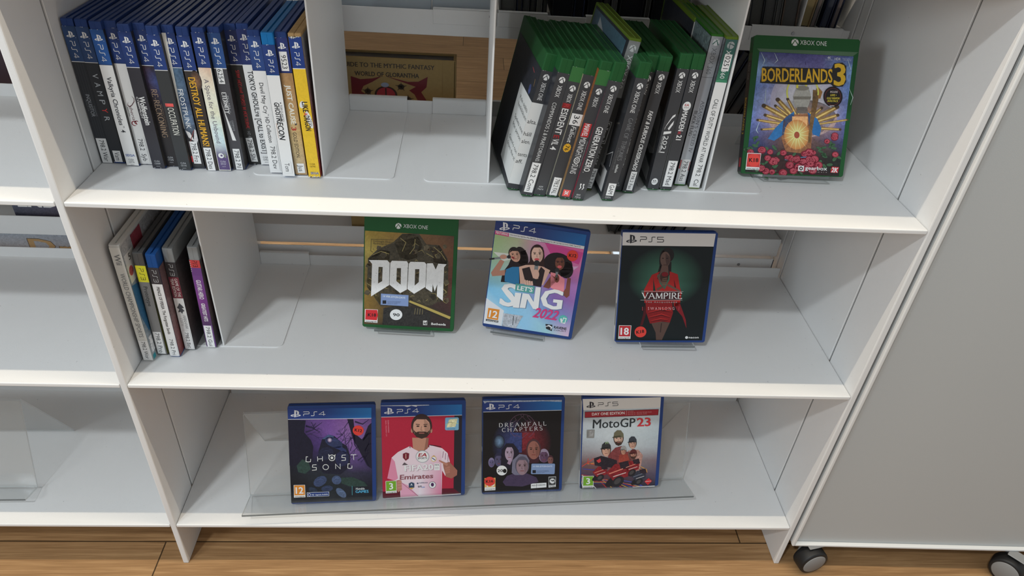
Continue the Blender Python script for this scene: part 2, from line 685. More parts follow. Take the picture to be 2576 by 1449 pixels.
def floor_material():
    m = bpy.data.materials.new('oak_floorboards')
    m.use_nodes = True
    nt = m.node_tree
    N = nt.nodes.new
    lk = nt.links.new
    b = nt.nodes['Principled BSDF']
    tc = N('ShaderNodeTexCoord')
    sep = N('ShaderNodeSeparateXYZ')
    lk(tc.outputs['Object'], sep.inputs[0])

    def mth(op, a, bb=None, c=None):
        n = N('ShaderNodeMath')
        n.operation = op
        for i, v in enumerate((a, bb, c)):
            if v is None:
                continue
            if isinstance(v, (int, float)):
                n.inputs[i].default_value = v
            else:
                lk(v, n.inputs[i])
        return n.outputs[0]
    PW = 0.165
    row_f = mth('DIVIDE', mth('ADD', sep.outputs['Y'], -0.0409), PW)
    row = mth('FLOOR', row_f)
    fr = mth('SUBTRACT', row_f, row)
    wn = N('ShaderNodeTexWhiteNoise')
    wn.noise_dimensions = '1D'
    lk(mth('ADD', row, 3.7), wn.inputs['W'])
    xo = mth('ADD', sep.outputs['X'], mth('MULTIPLY', wn.outputs['Value'], 1.003))
    # joints placed so that one falls at x = -0.051 on the nearest row and one at x = 0.952 behind it
    colf = mth('DIVIDE', mth('ADD', sep.outputs['X'], mth('MULTIPLY', row, -1.003)), 2.2)
    colf = mth('ADD', colf, (0.051 - 1.003) / 2.2)
    pl = mth('FLOOR', colf)
    fx = mth('SUBTRACT', colf, pl)
    idn = N('ShaderNodeTexWhiteNoise')
    idn.noise_dimensions = '2D'
    cmb = N('ShaderNodeCombineXYZ')
    lk(row, cmb.inputs[0])
    lk(pl, cmb.inputs[1])
    lk(cmb.outputs[0], idn.inputs['Vector'])
    gv = N('ShaderNodeCombineXYZ')
    lk(mth('MULTIPLY', xo, 3.2), gv.inputs[0])
    lk(mth('MULTIPLY', sep.outputs['Y'], 60.0), gv.inputs[1])
    lk(mth('MULTIPLY', idn.outputs['Value'], 40.0), gv.inputs[2])
    n1 = N('ShaderNodeTexNoise')
    n1.inputs['Scale'].default_value = 1.6
    n1.inputs['Detail'].default_value = 7
    n1.inputs['Roughness'].default_value = 0.62
    n1.inputs['Distortion'].default_value = 0.7
    lk(gv.outputs[0], n1.inputs['Vector'])
    gv2 = N('ShaderNodeCombineXYZ')
    lk(mth('MULTIPLY', xo, 14.0), gv2.inputs[0])
    lk(mth('MULTIPLY', sep.outputs['Y'], 420.0), gv2.inputs[1])
    lk(mth('MULTIPLY', idn.outputs['Value'], 9.0), gv2.inputs[2])
    n2 = N('ShaderNodeTexNoise')
    n2.inputs['Scale'].default_value = 1.0
    n2.inputs['Detail'].default_value = 3
    lk(gv2.outputs[0], n2.inputs['Vector'])
    g = mth('ADD', mth('MULTIPLY', n1.outputs['Fac'], 0.62), mth('MULTIPLY', n2.outputs['Fac'], 0.38))
    g = mth('ADD', g, mth('MULTIPLY', mth('ADD', idn.outputs['Value'], -0.5), 0.10))
    cr = N('ShaderNodeValToRGB')
    el = cr.color_ramp.elements
    el[0].position = 0.24
    el[0].color = (0.21, 0.11, 0.045, 1)
    el[1].position = 0.76
    el[1].color = (0.58, 0.36, 0.175, 1)
    e2 = el.new(0.5)
    e2.color = (0.37, 0.21, 0.095, 1)
    lk(g, cr.inputs['Fac'])
    seam_y = mth('MINIMUM', fr, mth('SUBTRACT', 1.0, fr))
    seam_x = mth('MINIMUM', fx, mth('SUBTRACT', 1.0, fx))
    s1 = mth('GREATER_THAN', mth('MULTIPLY', seam_y, PW), 0.0011)
    s2 = mth('GREATER_THAN', mth('MULTIPLY', seam_x, 2.2), 0.0011)
    sm = mth('MAXIMUM', mth('MULTIPLY', s1, s2), 0.16)
    vs = N('ShaderNodeVectorMath')
    vs.operation = 'SCALE'
    lk(cr.outputs['Color'], vs.inputs[0])
    lk(sm, vs.inputs['Scale'])
    lk(vs.outputs[0], b.inputs['Base Color'])
    b.inputs['Roughness'].default_value = 0.5
    b.inputs['Specular IOR Level'].default_value = 0.3
    return m


bm = bmesh.new()
box(bm, -3.5, 4.5, -3.2, 4.6, -0.05, 0.0)
tag(link('floor', bm, floor_material()), 'light oak plank floor under the shelving', 'floor', kind='structure')
bm = bmesh.new()
box(bm, -3.5, 4.5, 4.6, 4.7, 0.0, 3.2)
tag(link('wall_back', bm, mat('pale_grey_wall', (0.55, 0.55, 0.54), 0.9, 0.1)), 'plain pale wall far behind the shelving', 'wall', kind='structure')


bm = bmesh.new()
box(bm, -3.5, 4.5, 0.70, 4.6, 3.2, 3.3)
tag(link('ceiling', bm, mat('pale_grey_wall', (0.55, 0.55, 0.54), 0.9, 0.1)), 'plain ceiling over the aisle behind the shelving', 'ceiling', kind='structure')
for nm, xa, xb_ in (('wall_left', -3.6, -3.5), ('wall_right', 4.5, 4.6)):
    bm = bmesh.new()
    box(bm, xa, xb_, 0.70, 4.6, 0.0, 3.3)
    tag(link(nm, bm, mat('pale_grey_wall', (0.55, 0.55, 0.54), 0.9, 0.1)), 'plain pale side wall of the aisle behind the shelving, %s' % nm[5:], 'wall', kind='structure')


# shelving -----------------------------------------------------------------
def side_panel(parent, x0, x1, ymax=None, top=1.75):
    bm = bmesh.new()
    box(bm, x0, x1, 0.0, D1 - 0.0018, 0.0, top, 0.0016, 2)
    box(bm, x0, x1, D1 + 0.0018, D2, 0.0, top, 0.0006, 1)
    box(bm, x0 + 0.002, x1 - 0.002, D1 - 0.003, D1 + 0.003, 0.0, top, mi=1)
    return link('side_panel', bm, [PAINT, SLOT], parent)


def shelf(parent, x0, x1, z, lip=0.019, lx0=None, lx1=None, crack=None):
    bm = bmesh.new()
    box(bm, x0, x1, 0.0, D2 + 0.002, z - TH, z, 0.0012, 2)
    o = link('shelf', bm, PAINT, parent)
    bm = bmesh.new()
    box(bm, (x0 + 0.004) if lx0 is None else lx0, (x1 - 0.004) if lx1 is None else lx1, D2, D2 + 0.0022, z - 0.002, z + lip, 0.0006, 1)
    link('back_lip', bm, PAINT, o)
    return o


I4 = Matrix.Identity(4)
bc = empty('bookcase', I4, 'white metal bookcase bay holding the game cases, between two slanting side panels', 'bookcase')
side_panel(bc, -PT, 0.0)
side_panel(bc, 1.0, 1.0 + PT)
for z in (ZB, ZM, ZT, ZX):
    shelf(bc, 0.0006, 0.9994, z)
bm = bmesh.new()
box(bm, 0.02, 0.986, 0.3102, 0.3128, 0.4075, 0.4345, 0.0006, 1)
box(bm, 0.9836, 0.986, 0.3102, 0.322, 0.4075, 0.4345, 0.0004, 1)
o = link('back_rail', bm, PAINT, bc)
for x in (0.9248, 0.06):
    bm = bmesh.new()
    cm = bmesh.new()
    bmesh.ops.create_cone(cm, cap_ends=True, segments=16, radius1=0.0028, radius2=0.0024, depth=0.0012)
    merge(bm, cm, 0, Matrix.Translation((x, 0.3098, 0.4222)) @ Matrix.Rotation(math.pi / 2, 4, 'X'))
    link('screw', bm, SCREW, o)
# back uprights that the two bays share
for x in (-PT, 1.0):
    bm = bmesh.new()
    box(bm, x, x + PT, D2 + 0.0034, D2 + 0.0245, 0.0, 1.75, 0.0008, 1)
    link('upright', bm, PAINT, bc)
# hairline nicks on the front edge of the top shelf
bl = empty('bookcase', I4, 'white metal bookcase bay cut off by the left edge of the photo, mostly empty', 'bookcase')
for z in (ZB, ZM, ZT, ZX):
    shelf(bl, -1.0 - PT, -PT - 0.0006, z, lip=0.018)
side_panel(bl, -1.0 - 2 * PT, -1.0 - PT - 0.0004)

# opposite bookcase, back to back with this one
OY0, OY1 = 0.330, 0.62
op = empty('bookcase', I4, 'white bookcase standing back to back behind the game shelves, seen through the gaps', 'bookcase')
for x in (-1.0 - PT, -PT, 1.0, 2.0):
    bm = bmesh.new()
    box(bm, x, x + PT, 0.3245, OY1, 0.0, 1.75, 0.0006, 1)
    link('side_panel', bm, PAINT, op)
for xa, xb in ((-1.0, -PT), (0.0, 1.0), (1.0 + PT, 2.0)):
    for z in (0.1045, 0.4600, 0.8175):
        bm = bmesh.new()
        box(bm, xa + 0.0008, xb - 0.0008, 0.3302, OY1, z - 0.006, z, 0.0006, 1)
        o = link('shelf', bm, PAINT, op)
        bm = bmesh.new()
        box(bm, xa + 0.003, xb - 0.003, 0.3278, 0.3300, z - 0.0305, z + 0.0045, 0.0006, 1)
        link('back_lip', bm, PAINT, o)


def rounded_sheet(bm, x0, x1, y0, y1, z0, z1, r):
    """flat sheet with its two front corners (small y) rounded"""
    n = 6
    lp = [(x1, y1), (x0, y1)]
    lp += [(x0 + r - r * math.cos(math.radians(90 * i / n)), y0 + r - r * math.sin(math.radians(90 * i / n))) for i in range(n + 1)]
    lp += [(x1 - r + r * math.sin(math.radians(90 * i / n)), y0 + r - r * math.cos(math.radians(90 * i / n))) for i in range(n + 1)]
    prism(bm, lp, 'z', z0, z1)


def bookend(x, z, xa, xb, y0, label, h=0.235):
    e = empty('bookend', Matrix.Translation((0, 0, z)), label, 'bookend', 'white metal bookends on the game shelves')
    bm = bmesh.new()
    box(bm, x - 0.0011, x + 0.0011, y0, D2 - 0.0015, 0.0012, h, 0.0007, 2)
    link('upright_plate', bm, PAINT, e)
    bm = bmesh.new()
    rounded_sheet(bm, xa, xb, y0 - 0.0005, D2 - 0.0012, 0.0, 0.0013, 0.009)
    link('base_plate', fix(bm), PAINT, e)
    for (a, b) in ((xa, x - 0.0012), (x + 0.0012, xb)):
        bm = bmesh.new()
        box(bm, a, b, D2 - 0.0026, D2 - 0.0006, 0.0013, 0.0235, 0.0005, 1)
        box(bm, a, b, D2 - 0.0026, D2 + 0.0042, 0.0223, 0.0238, 0.0005, 1)
        link('back_hook', bm, PAINT, e)
    return e


bookend(0.2708, ZT, 0.185, 0.3556, 0.0818, 'white metal bookend at the right end of the blue game row on the top shelf')
bookend(0.4720, ZT, 0.3925, 0.553, 0.0800, 'white metal bookend at the left of the leaning green game cases')
bookend(0.7450, ZT, 0.662, 0.8205, 0.0790, 'white metal bookend right of the leaning green row, before the blue sky cover')
bookend(0.1035, ZM, 0.019, 0.1855, 0.0825, 'white metal bookend on the middle shelf beside five mixed game cases')

# rolling cabinet at the right edge ----------------------------------------
CAB = Matrix.Translation((1.0142, -0.0012, 0.058)) @ Matrix.Rotation(math.radians(-1.38), 4, 'Z')
cb = empty('rolling_cabinet', CAB, 'large pale grey panel cabinet on casters standing right of the shelving', 'cabinet')
CW = 0.62
bm = bmesh.new()
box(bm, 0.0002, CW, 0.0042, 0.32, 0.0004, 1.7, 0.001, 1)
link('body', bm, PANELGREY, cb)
bm = bmesh.new()
box(bm, 0.0, 0.0052, -0.0035, 0.0040, 0.0, 1.7, 0.0014, 2)
box(bm, CW - 0.005, CW, -0.0035, 0.0040, 0.0, 1.7, 0.0014, 2)
box(bm, 0.0050, CW - 0.005, -0.0035, 0.0040, 0.0, 0.0050, 0.0014, 2)
link('rim', bm, PAINT2, cb)


def caster(x, y, ang, name='caster'):
    c = bpy.data.objects.new('caster', None)
    c.empty_display_size = 0.02
    COL.objects.link(c)
    c.parent = cb
    c.matrix_local = Matrix.Translation((x, y, 0)) @ Matrix.Rotation(math.radians(ang), 4, 'Z')
    r, wd = 0.0262, 0.0125
    zc = -0.058 + r
    prof = [(r - 0.0045, -wd), (r - 0.0012, -wd + 0.0006), (r, -wd + 0.0035), (r, wd - 0.0035), (r - 0.0012, wd - 0.0006), (r - 0.0045, wd)]

    def lathe(pr, seg=40):
        b = bmesh.new()
        rings = []
        for i in range(seg):
            t = 2 * math.pi * i / seg
            rings.append([b.verts.new((q * math.cos(t), yy, zc + q * math.sin(t))) for q, yy in pr])
        for i in range(seg):
            A, B = rings[i], rings[(i + 1) % seg]
            for j in range(len(pr) - 1):
                f = b.faces.new((A[j], B[j], B[j + 1], A[j + 1]))
                f.smooth = True
        b.faces.new([rg[0] for rg in rings])
        b.faces.new([rg[-1] for rg in rings][::-1])
        return fix(b)
    wl = link('wheel', lathe(prof), RUBBER, c)
    link('hub_disc', lathe([(0.0001, -wd - 0.0010), (r - 0.0062, -wd - 0.0010), (r - 0.0052, -wd - 0.0002), (r - 0.0052, wd + 0.0002), (r - 0.0062, wd + 0.001), (0.0001, wd + 0.001)]), HUB, wl)
    bm = bmesh.new()
    box(bm, -0.016, 0.016, wd + 0.0012, wd + 0.0050, zc - 0.010, -0.0005, 0.0012, 2)
    box(bm, -0.012, 0.016, -wd * .2, wd + 0.003, -0.0024, -0.0002, 0.0008, 1)
    link('fork', bm, mat('grey_painted_fork', (0.28, 0.28, 0.28), 0.4, 0.4), c)


caster(0.0415, -0.0035, 14)
caster(0.3880, -0.0150, -48)

# ------------------------------------------------------------------ game cases
EPS = 0.00025
DL = 0.00005
GC = {'n': 0}


def shell(parent, Wd, Hc, t, m, two_tone=None, spine_gap=True):
    """case body: front lid and back tray with a parting groove, rounded corners on the opening side"""
    bm = bmesh.new()
    g = 0.00045

    def half(y0, y1):
        tmp = bmesh.new()
        lp = rrect(0.0006, 0.0006, Wd, Hc, 0.0026, 4)
        prism(tmp, lp, 'y', y0, y1)
        bmesh.ops.remove_doubles(tmp, verts=tmp.verts[:], dist=1e-6)
        bmesh.ops.dissolve_limit(tmp, angle_limit=0.01, verts=tmp.verts[:], edges=tmp.edges[:])
        ed = [e for e in tmp.edges if abs((e.verts[0].co.y) - (e.verts[1].co.y)) < 1e-6]
        bmesh.ops.bevel(tmp, geom=ed, offset=0.0008, segments=2, affect='EDGES', profile=0.5)
        fix(tmp)
        merge(bm, tmp)
    half(0.0, t * 0.47 - g)
    half(t * 0.47 + g, t)
    box(bm, 0.0012, Wd - 0.0012, 0.002, t - 0.002, 0.0012, Hc - 0.0012)
    # continuous spine strip
    box(bm, 0.0, 0.0060, 0.0003, t - 0.0003, 0.0004, Hc - 0.0002, 0.0010, 2)
    return link('case_shell', bm, m, parent)


def faces(Wd, t):
    fr = lambda u, v, L: (u, -EPS - L * DL, v)
    sp = lambda u, v, L: (-EPS - L * DL, t - u, v)
    bk = lambda u, v, L: (Wd - u, t + EPS + L * DL, v)
    return fr, sp, bk


def sticker_rect(sh, fn, x0, y0, x1, y1, c=(206, 208, 209), tf=None, ydown=False):
    sh.face(fn, tf, ydown)
    sh.rect(x0, y0, x1, y1, c, 7)


def st(sh, t, v0, v1, u, h, c, L=3, **k):
    sh.text(t, (u, v0), (u, v1), h, c, L, **k)


def shelved_mw(xr, y, z, dx, Hc, yaw, t):
    th = math.asin(max(-.5, min(.5, dx / Hc)))
    zz = z + (t * math.sin(-th) if th < 0 else 0) + 0.0003
    return Matrix.Translation((xr, y, zz)) @ Matrix.Rotation(th, 4, 'Y') @ Matrix.Rotation(math.radians(90 + yaw), 4, 'Z')


DARK = (44, 46, 50)
WHITE = (206, 207, 206)
T_ = 13.8


def base_case(mw, Wd, Hc, t, m, label, group):
    e = empty('game_case', mw, label, 'video game case', group)
    shell(e, Wd, Hc, t, m)
    sh = Sheet(k=0.66)
    return e, sh, faces(Wd, t)


def call_label(e, Wd, t, text, v0, v1, u0=1.2, u1=11.8, th=5.4, tv=None, tilt=0.0, name='call_number_label', cut=None, tu=None):
    sh = Sheet()
    fr, sp, bk = faces(Wd, t)
    sh.face(sp)
    du = tilt
    sh.poly([(u0, v1), (u1, v1 + du * .3), (u1 + du, v0), (u0 + du, v0)], (212, 214, 215), 7)
    a, b = tv if tv else (v1 - 2.2, v0 + 2.2)
    ub = (u0 + u1) / 2 - th * .5 if tu is None else tu
    sh.text(text, (ub + du * .1, a), (ub + du * .85, b), th, (38, 40, 44), 8)
    return sh.build(name, e)


def paper_sides(sh, fns, Wd, fc, bcol, z0, z1, t):
    fr, sp, bk = fns
    W_ = Wd * 1000
    sh.face(fr)
    sh.grid([(-.25, z1), (W_ - 5, z1), (W_ - 5, z0), (-.25, z0)], fc, 0, 0.55)
    sh.face(bk)
    sh.grid([(5, z1), (W_ + .25, z1), (W_ + .25, z0), (5, z0)], bcol, 0, 0.6)
    sh.face(sp)


PSB1, PSB2 = (38, 58, 112), (34, 48, 98)


def ps_spine(i, x, y, dx, label, hdr=(36, 56, 108), ins=163.3, hb=124.5, body=DARK, draw=None, lab=None, cusa=None, cc=(170, 172, 176), line=True,
             low=1.0, m=None, white_side=None, z=ZT, front=None):
    t = T_ / 1000
    Hc = 0.1715
    mw = shelved_mw(x + t, y, z, dx, Hc, 0, t)
    e, sh, fns = base_case(mw, 0.135, Hc, t, m or BLUE, label, 'blue game cases in a row on the top shelf')
    fc = front or [[(40, 42, 48), (50, 48, 50)], [(60, 56, 52), (36, 38, 44)]]
    paper_sides(sh, fns, 0.135, fc, [[(40, 44, 54), (40, 44, 54)], [(44, 46, 50), (44, 46, 50)]], 2.5, ins, t)
    fr, sp, bk = fns
    sh.face(sp)
    u0, u1 = -0.2, T_ + 0.2
    h2 = tuple(max(0, int(c * .86)) for c in hdr)
    sh.grid([(u0, ins), (u1, ins), (u1, hb), (u0, hb)], [[hdr, h2], [h2, hdr]], 0)
    if line and sum(body) < 330:
        sh.rect(u0, hb - .7, u1, hb, (205, 207, 210), 1)
    sh.rect(u0, low, u1, hb - (.7 if line else 0), body, 0, 1.0)
    # worn white paper at the sleeve's corners
    for _ in range(2):
        a = rnd.uniform(u0, u1 - 2)
        sh.poly([(a, ins), (a + rnd.uniform(.8, 2.2), ins), (a + .6, ins - rnd.uniform(.3, .9))], (170, 172, 178), 2)
        a = rnd.uniform(u0, u1 - 2)
        sh.poly([(a, low), (a + rnd.uniform(.8, 2.4), low), (a + .8, low + rnd.uniform(.3, .9))], (180, 182, 184), 2)
    sh.pslogo(2.4, ins - 12.6, 9.0, 7.2, (205, 207, 210))
    sh.psword('PS4', (4.2, ins - 16.2), (4.2, max(ins - 35.4, hb + 2.2)), 5.2, (200, 203, 207), wd=.12)
    sh.ell(11.9, ins - 12.3, .32, .32, (160, 165, 180), 3, 8)
    if draw:
        draw(sh)
    if cusa:
        sh.text('CUSA', (3.4, cusa), (9.8, cusa), 2.2, cc, 4)
        sh.text(['10776', '13449', '17245', '13141', '15690', '39157', '12452', '16745'][i % 8], (3.4, cusa - 3.2), (9.8, cusa - 3.2), 2.3, cc, 4)
        sh.text('1000475', (4.4, cusa - 6.0), (8.8, cusa - 6.0), .9, cc, 4)
    sh.build('cover_sleeve', e)
    for L in (lab or []):
        call_label(e, 0.135, t, **L)
    return e


def sega(sh, v, c, u0=2.0, u1=12.2, h=2.9):
    sh.text('SEGA', (u0, v), (u1, v), h, c, 4, bold=.035)
    for k in range(3):
        sh.line([(u0, v + h * (.25 + .25 * k)), (u1, v + h * (.25 + .25 * k))], .16, (215, 218, 222), 5)


def d1(sh):
    st(sh, 'INQUISITOR', 86.5, 59.5, 4.2, 4.2, (140, 146, 152))
    st(sh, 'WARHAMMER', 73, 60, 9.4, 1.4, (105, 110, 116))
    st(sh, 'MARTYR', 80, 66, 1.8, 1.2, (84, 88, 92))
    for u in (3, 5.5, 8.5, 11):
        sh.line([(u, 122), (u + .4, 4)], .5, (54, 57, 61), 1)


def d2(sh):
    for k, ch in enumerate('VAMPYR'):
        v = 111.5 - k * 10.2
        st(sh, ch, v, v - 5.4, 3.9, 6.0, (196, 60, 58) if ch == 'Y' else (160, 166, 172))


def d3(sh):
    st(sh, 'Valkyria Chronicles', 110.3, 52.8, 3.9, 5.2, (48, 50, 56), bold=.012)
    st(sh, 'TM', 52.2, 49.6, 7.6, 1.5, (60, 62, 66))
    st(sh, '4', 47.2, 43.6, 3.9, 5.2, (48, 50, 56), bold=.012)
    sega(sh, 13.0, (40, 72, 140), 1.6, 12.4)


def d4(sh):
    c = (86, 58, 64)
    sh.line([(10.4, 87), (12.3, 84), (11.6, 80.5), (7.6, 75.6), (4.4, 73.4), (3.2, 75.6), (4.6, 79.6)], [.3, .7, .9, .9, .7, .6, .2], c)
    st(sh, 'yberia', 76.5, 57.5, 4.4, 3.6, c, shear=.35)
    st(sh, 'BENOIT SOKAL', 73.5, 62, 1.7, 1.5, (80, 80, 84))
    r = (112, 42, 52)
    sh.line(arc(8.4, 54.6, 2.4, 2.0, 40, 260, 9) + arc(5.6, 53.4, 3.0, 2.8, 60, 300, 10), [.4] + [1.1] * 18 + [.6, .3], r)
    for k in range(4):
        sh.rect(3, 4.6 + k * .01, 9.4, 5.5, (70, 72, 76), 1) if k == 0 else None


def d5(sh):
    st(sh, 'Wolfenstein', 90.6, 56.2, 4.2, 6.6, (208, 210, 212), bold=.03)
    st(sh, 'CYBERPILOT', 90.2, 64, 1.6, 2.0, (200, 203, 206), bold=.01)


def d6(sh):
    sh.grid([(.4, 124), (13.4, 124), (13.4, 70), (.4, 70)], [[(58, 42, 46), (44, 40, 48)], [(60, 52, 74), (54, 66, 110)], [(40, 36, 40), (44, 44, 60)], [(42, 38, 38), (40, 38, 42)]], 1, .6)
    sh.strokes('RE-RECKONING', (3.6, 97.6), (3.6, 38.2), 6.2, (150, 128, 108), 3, thick=.13, thin=.06)
    st(sh, 'KINGDOMS OF AMALUR', 80, 52, 10.6, 1.3, (104, 90, 80))


def d7(sh):
    sh.rect(2.2, 80.8, 11.2, 84.6, (196, 82, 80), 2)
    st(sh, 'THE', 84.0, 81.2, 2.6, 1.6, (140, 60, 58), 3)
    st(sh, 'OCCUPATION', 79.6, 46.0, 3.5, 7.2, (196, 196, 188), bold=.0)


def d8(sh):
    sh.grid([(.4, 124.4), (13.4, 124.4), (13.4, 3), (.4, 3)], [[(70, 92, 112), (62, 86, 110)], [(84, 104, 122), (64, 82, 104)], [(56, 72, 96), (52, 66, 90)], [(96, 116, 138), (80, 98, 122)],
                                                         [(40, 42, 48), (46, 46, 50)], [(70, 58, 58), (52, 48, 48)], [(46, 48, 50), (46, 48, 50)]], 1, .55)
    sh.poly([(1, 50), (6, 47), (9, 36), (3, 41)], (190, 188, 188), 2, .8)
    sh.poly([(8, 36), (12, 52), (13.4, 50), (13.4, 38), (11, 33)], (182, 180, 182), 2, .8)
    sh.line([(3, 33), (6, 40), (11, 50)], .8, (120, 60, 60), 3)
    sh.rect(.4, 9, 2.2, 17, (190, 60, 66), 3)
    st(sh, 'FROSTPUNK', 100, 52, 3.2, 5.6, (206, 212, 218))


def d9(sh):
    sh.glow(11, 112, 6, 12, (120, 88, 66), (50, 46, 46), 1, 16, .5)
    st(sh, 'DESTROY ALL HUMANS!', 115.6, 32.4, 2.6, 7.4, (232, 150, 48), bold=.03)


def d10(sh):
    sh.grid([(.4, 127.5), (13.4, 127.5), (13.4, 2), (.4, 2)], [[(196, 176, 158), (190, 158, 136)], [(204, 192, 176), (204, 186, 166)], [(200, 196, 180), (202, 198, 182)], [(200, 200, 180), (196, 196, 172)],
                                                         [(188, 204, 206), (180, 196, 190)], [(186, 204, 210), (170, 190, 196)], [(84, 72, 108), (80, 66, 104)], [(82, 70, 106), (78, 64, 100)]], 1, .85)
    st(sh, 'A Space for the Unbound', 114.6, 36.8, 3.6, 5.0, (84, 78, 92), 3)
    sh.ell(5.6, 20.6, 3.4, 3.4, (210, 212, 214), 3, 9)
    sh.ell(6.2, 20.8, 1.4, 1.4, (90, 80, 110), 4, 9)
    for a in (20, 60, 100):
        sh.ell(8.8 + 2 * math.cos(math.radians(a - 60)), 20.6 + 2.6 * math.sin(math.radians(a - 60)), 1.5, .8, (120, 126, 116), 3, 10, a - 60)


def d11(sh):
    for _ in range(70):
        u = rnd.uniform(8, 13)
        v = rnd.uniform(50, 108)
        sh.ell(u, v, .12, .12, (110, 110, 116), 2, 5)
    st(sh, 'PILLARS', 94, 78, 8.4, 1.8, (150, 152, 156))
    st(sh, 'OF', 76, 73.5, 8.4, 1.2, (140, 142, 146))
    sh.strokes('ETERNITY', (3.2, 98), (3.2, 72.6), 4.8, (206, 208, 210), 3, thick=.2, thin=.08)
    st(sh, 'COMPLETE', 64, 51, 8.3, 1.9, (140, 142, 146))
    st(sh, 'EDITION', 63, 53, 5.6, 1.9, (130, 132, 136))
    sh.poly([(.5, 88), (3.2, 72), (9.6, 38.5), (5.2, 38.8)], (202, 202, 200), 4)


def d12(sh):
    sh.strokes('SHIN MEGAMI TENSEI III NOCTURNE', (4.8, 119.4), (4.8, 48.2), 4.0, (140, 46, 50), 3, thick=.2, thin=.09)
    st(sh, 'HD RE', 44.5, 34.8, 4.8, 3.8, (120, 122, 126))


def d13(sh):
    st(sh, 'TOKYO GHOUL:re [CALL to EXIST]', 118.6, 15.9, 3.9, 6.0, (44, 46, 50), bold=.012)


def d14(sh):
    st(sh, 'Devil May Cry', 113, 76.5, 4.4, 4.6, (48, 50, 54), bold=.006)
    st(sh, 'TM', 76.2, 74, 8, 1.4, (60, 62, 66))
    st(sh, 'HD Collection', 72.2, 40.4, 4.4, 4.6, (48, 50, 54), bold=.006)


def d15(sh):
    st(sh, "TOM CLANCY'S", 90.6, 70.6, 9.2, 2.3, (58, 60, 64))
    st(sh, 'GHOST', 93.6, 75, 2.9, 5.8, (40, 42, 46), bold=.03, shear=.12)
    st(sh, 'RECON', 74.6, 48.2, 2.9, 6.6, (40, 42, 46), bold=.03, shear=.12)
    st(sh, 'BREAKPOINT', 68, 49.6, 1.5, 1.0, (150, 110, 80))
    sh.ell(10.4, 92.8, .8, .8, (58, 60, 64), 3, 8)


def d16(sh):
    sh.grid([(.4, 126.5), (13.4, 126.5), (13.4, 3), (.4, 3)], [[(150, 118, 82), (140, 108, 74)], [(160, 130, 92), (152, 122, 86)], [(176, 154, 112), (160, 134, 92)], [(178, 160, 120), (164, 142, 104)], [(160, 140, 116), (150, 130, 106)]], 1, .8)
    st(sh, 'JUST CAUSE', 113, 66, 4.2, 5.6, (206, 200, 190), bold=.035)
    st(sh, '3', 62.4, 58.2, 3.6, 5.4, (150, 44, 40), bold=.04)
    st(sh, 'GOLD EDITION', 56, 24, 4.2, 4.2, (72, 62, 50), bold=.012)
    sh.ell(9.4, 66, 1.6, .9, (60, 60, 66), 4, 10, 40)


def d17(sh):
    sh.ell(4.4, 92, 2.6, 4.4, (222, 218, 208), 2, 16, -15)
    sh.ell(10.4, 74, 2.8, 11, (222, 218, 208), 2, 18, 12)
    st(sh, 'LIKE', 95.4, 83.0, 4.6, 6.2, (38, 36, 38), bold=.03)
    st(sh, 'A', 82.6, 79.0, 4.9, 4.4, (170, 40, 44), bold=.03)
    st(sh, 'DRAGON', 78.8, 60.4, 4.6, 6.4, (38, 36, 38), bold=.03)
    st(sh, 'Yakuza', 75.5, 66, 11.4, 2.0, (48, 44, 44))
    sega(sh, 4.2, (36, 64, 128), 3.0, 12.6, 3.0)
    for a in range(12):
        u = rnd.uniform(.4, 13)
        sh.poly([(u, 168.6), (u + rnd.uniform(1, 2.6), 168.6), (u + 1, 168.6 - rnd.uniform(.6, 3.0))], (204, 200, 188), 5)
        u = rnd.uniform(.4, 12)
        sh.poly([(u, .4), (u + rnd.uniform(1, 2.6), .4), (u + 1, rnd.uniform(1, 2.6))], (204, 196, 176), 5)


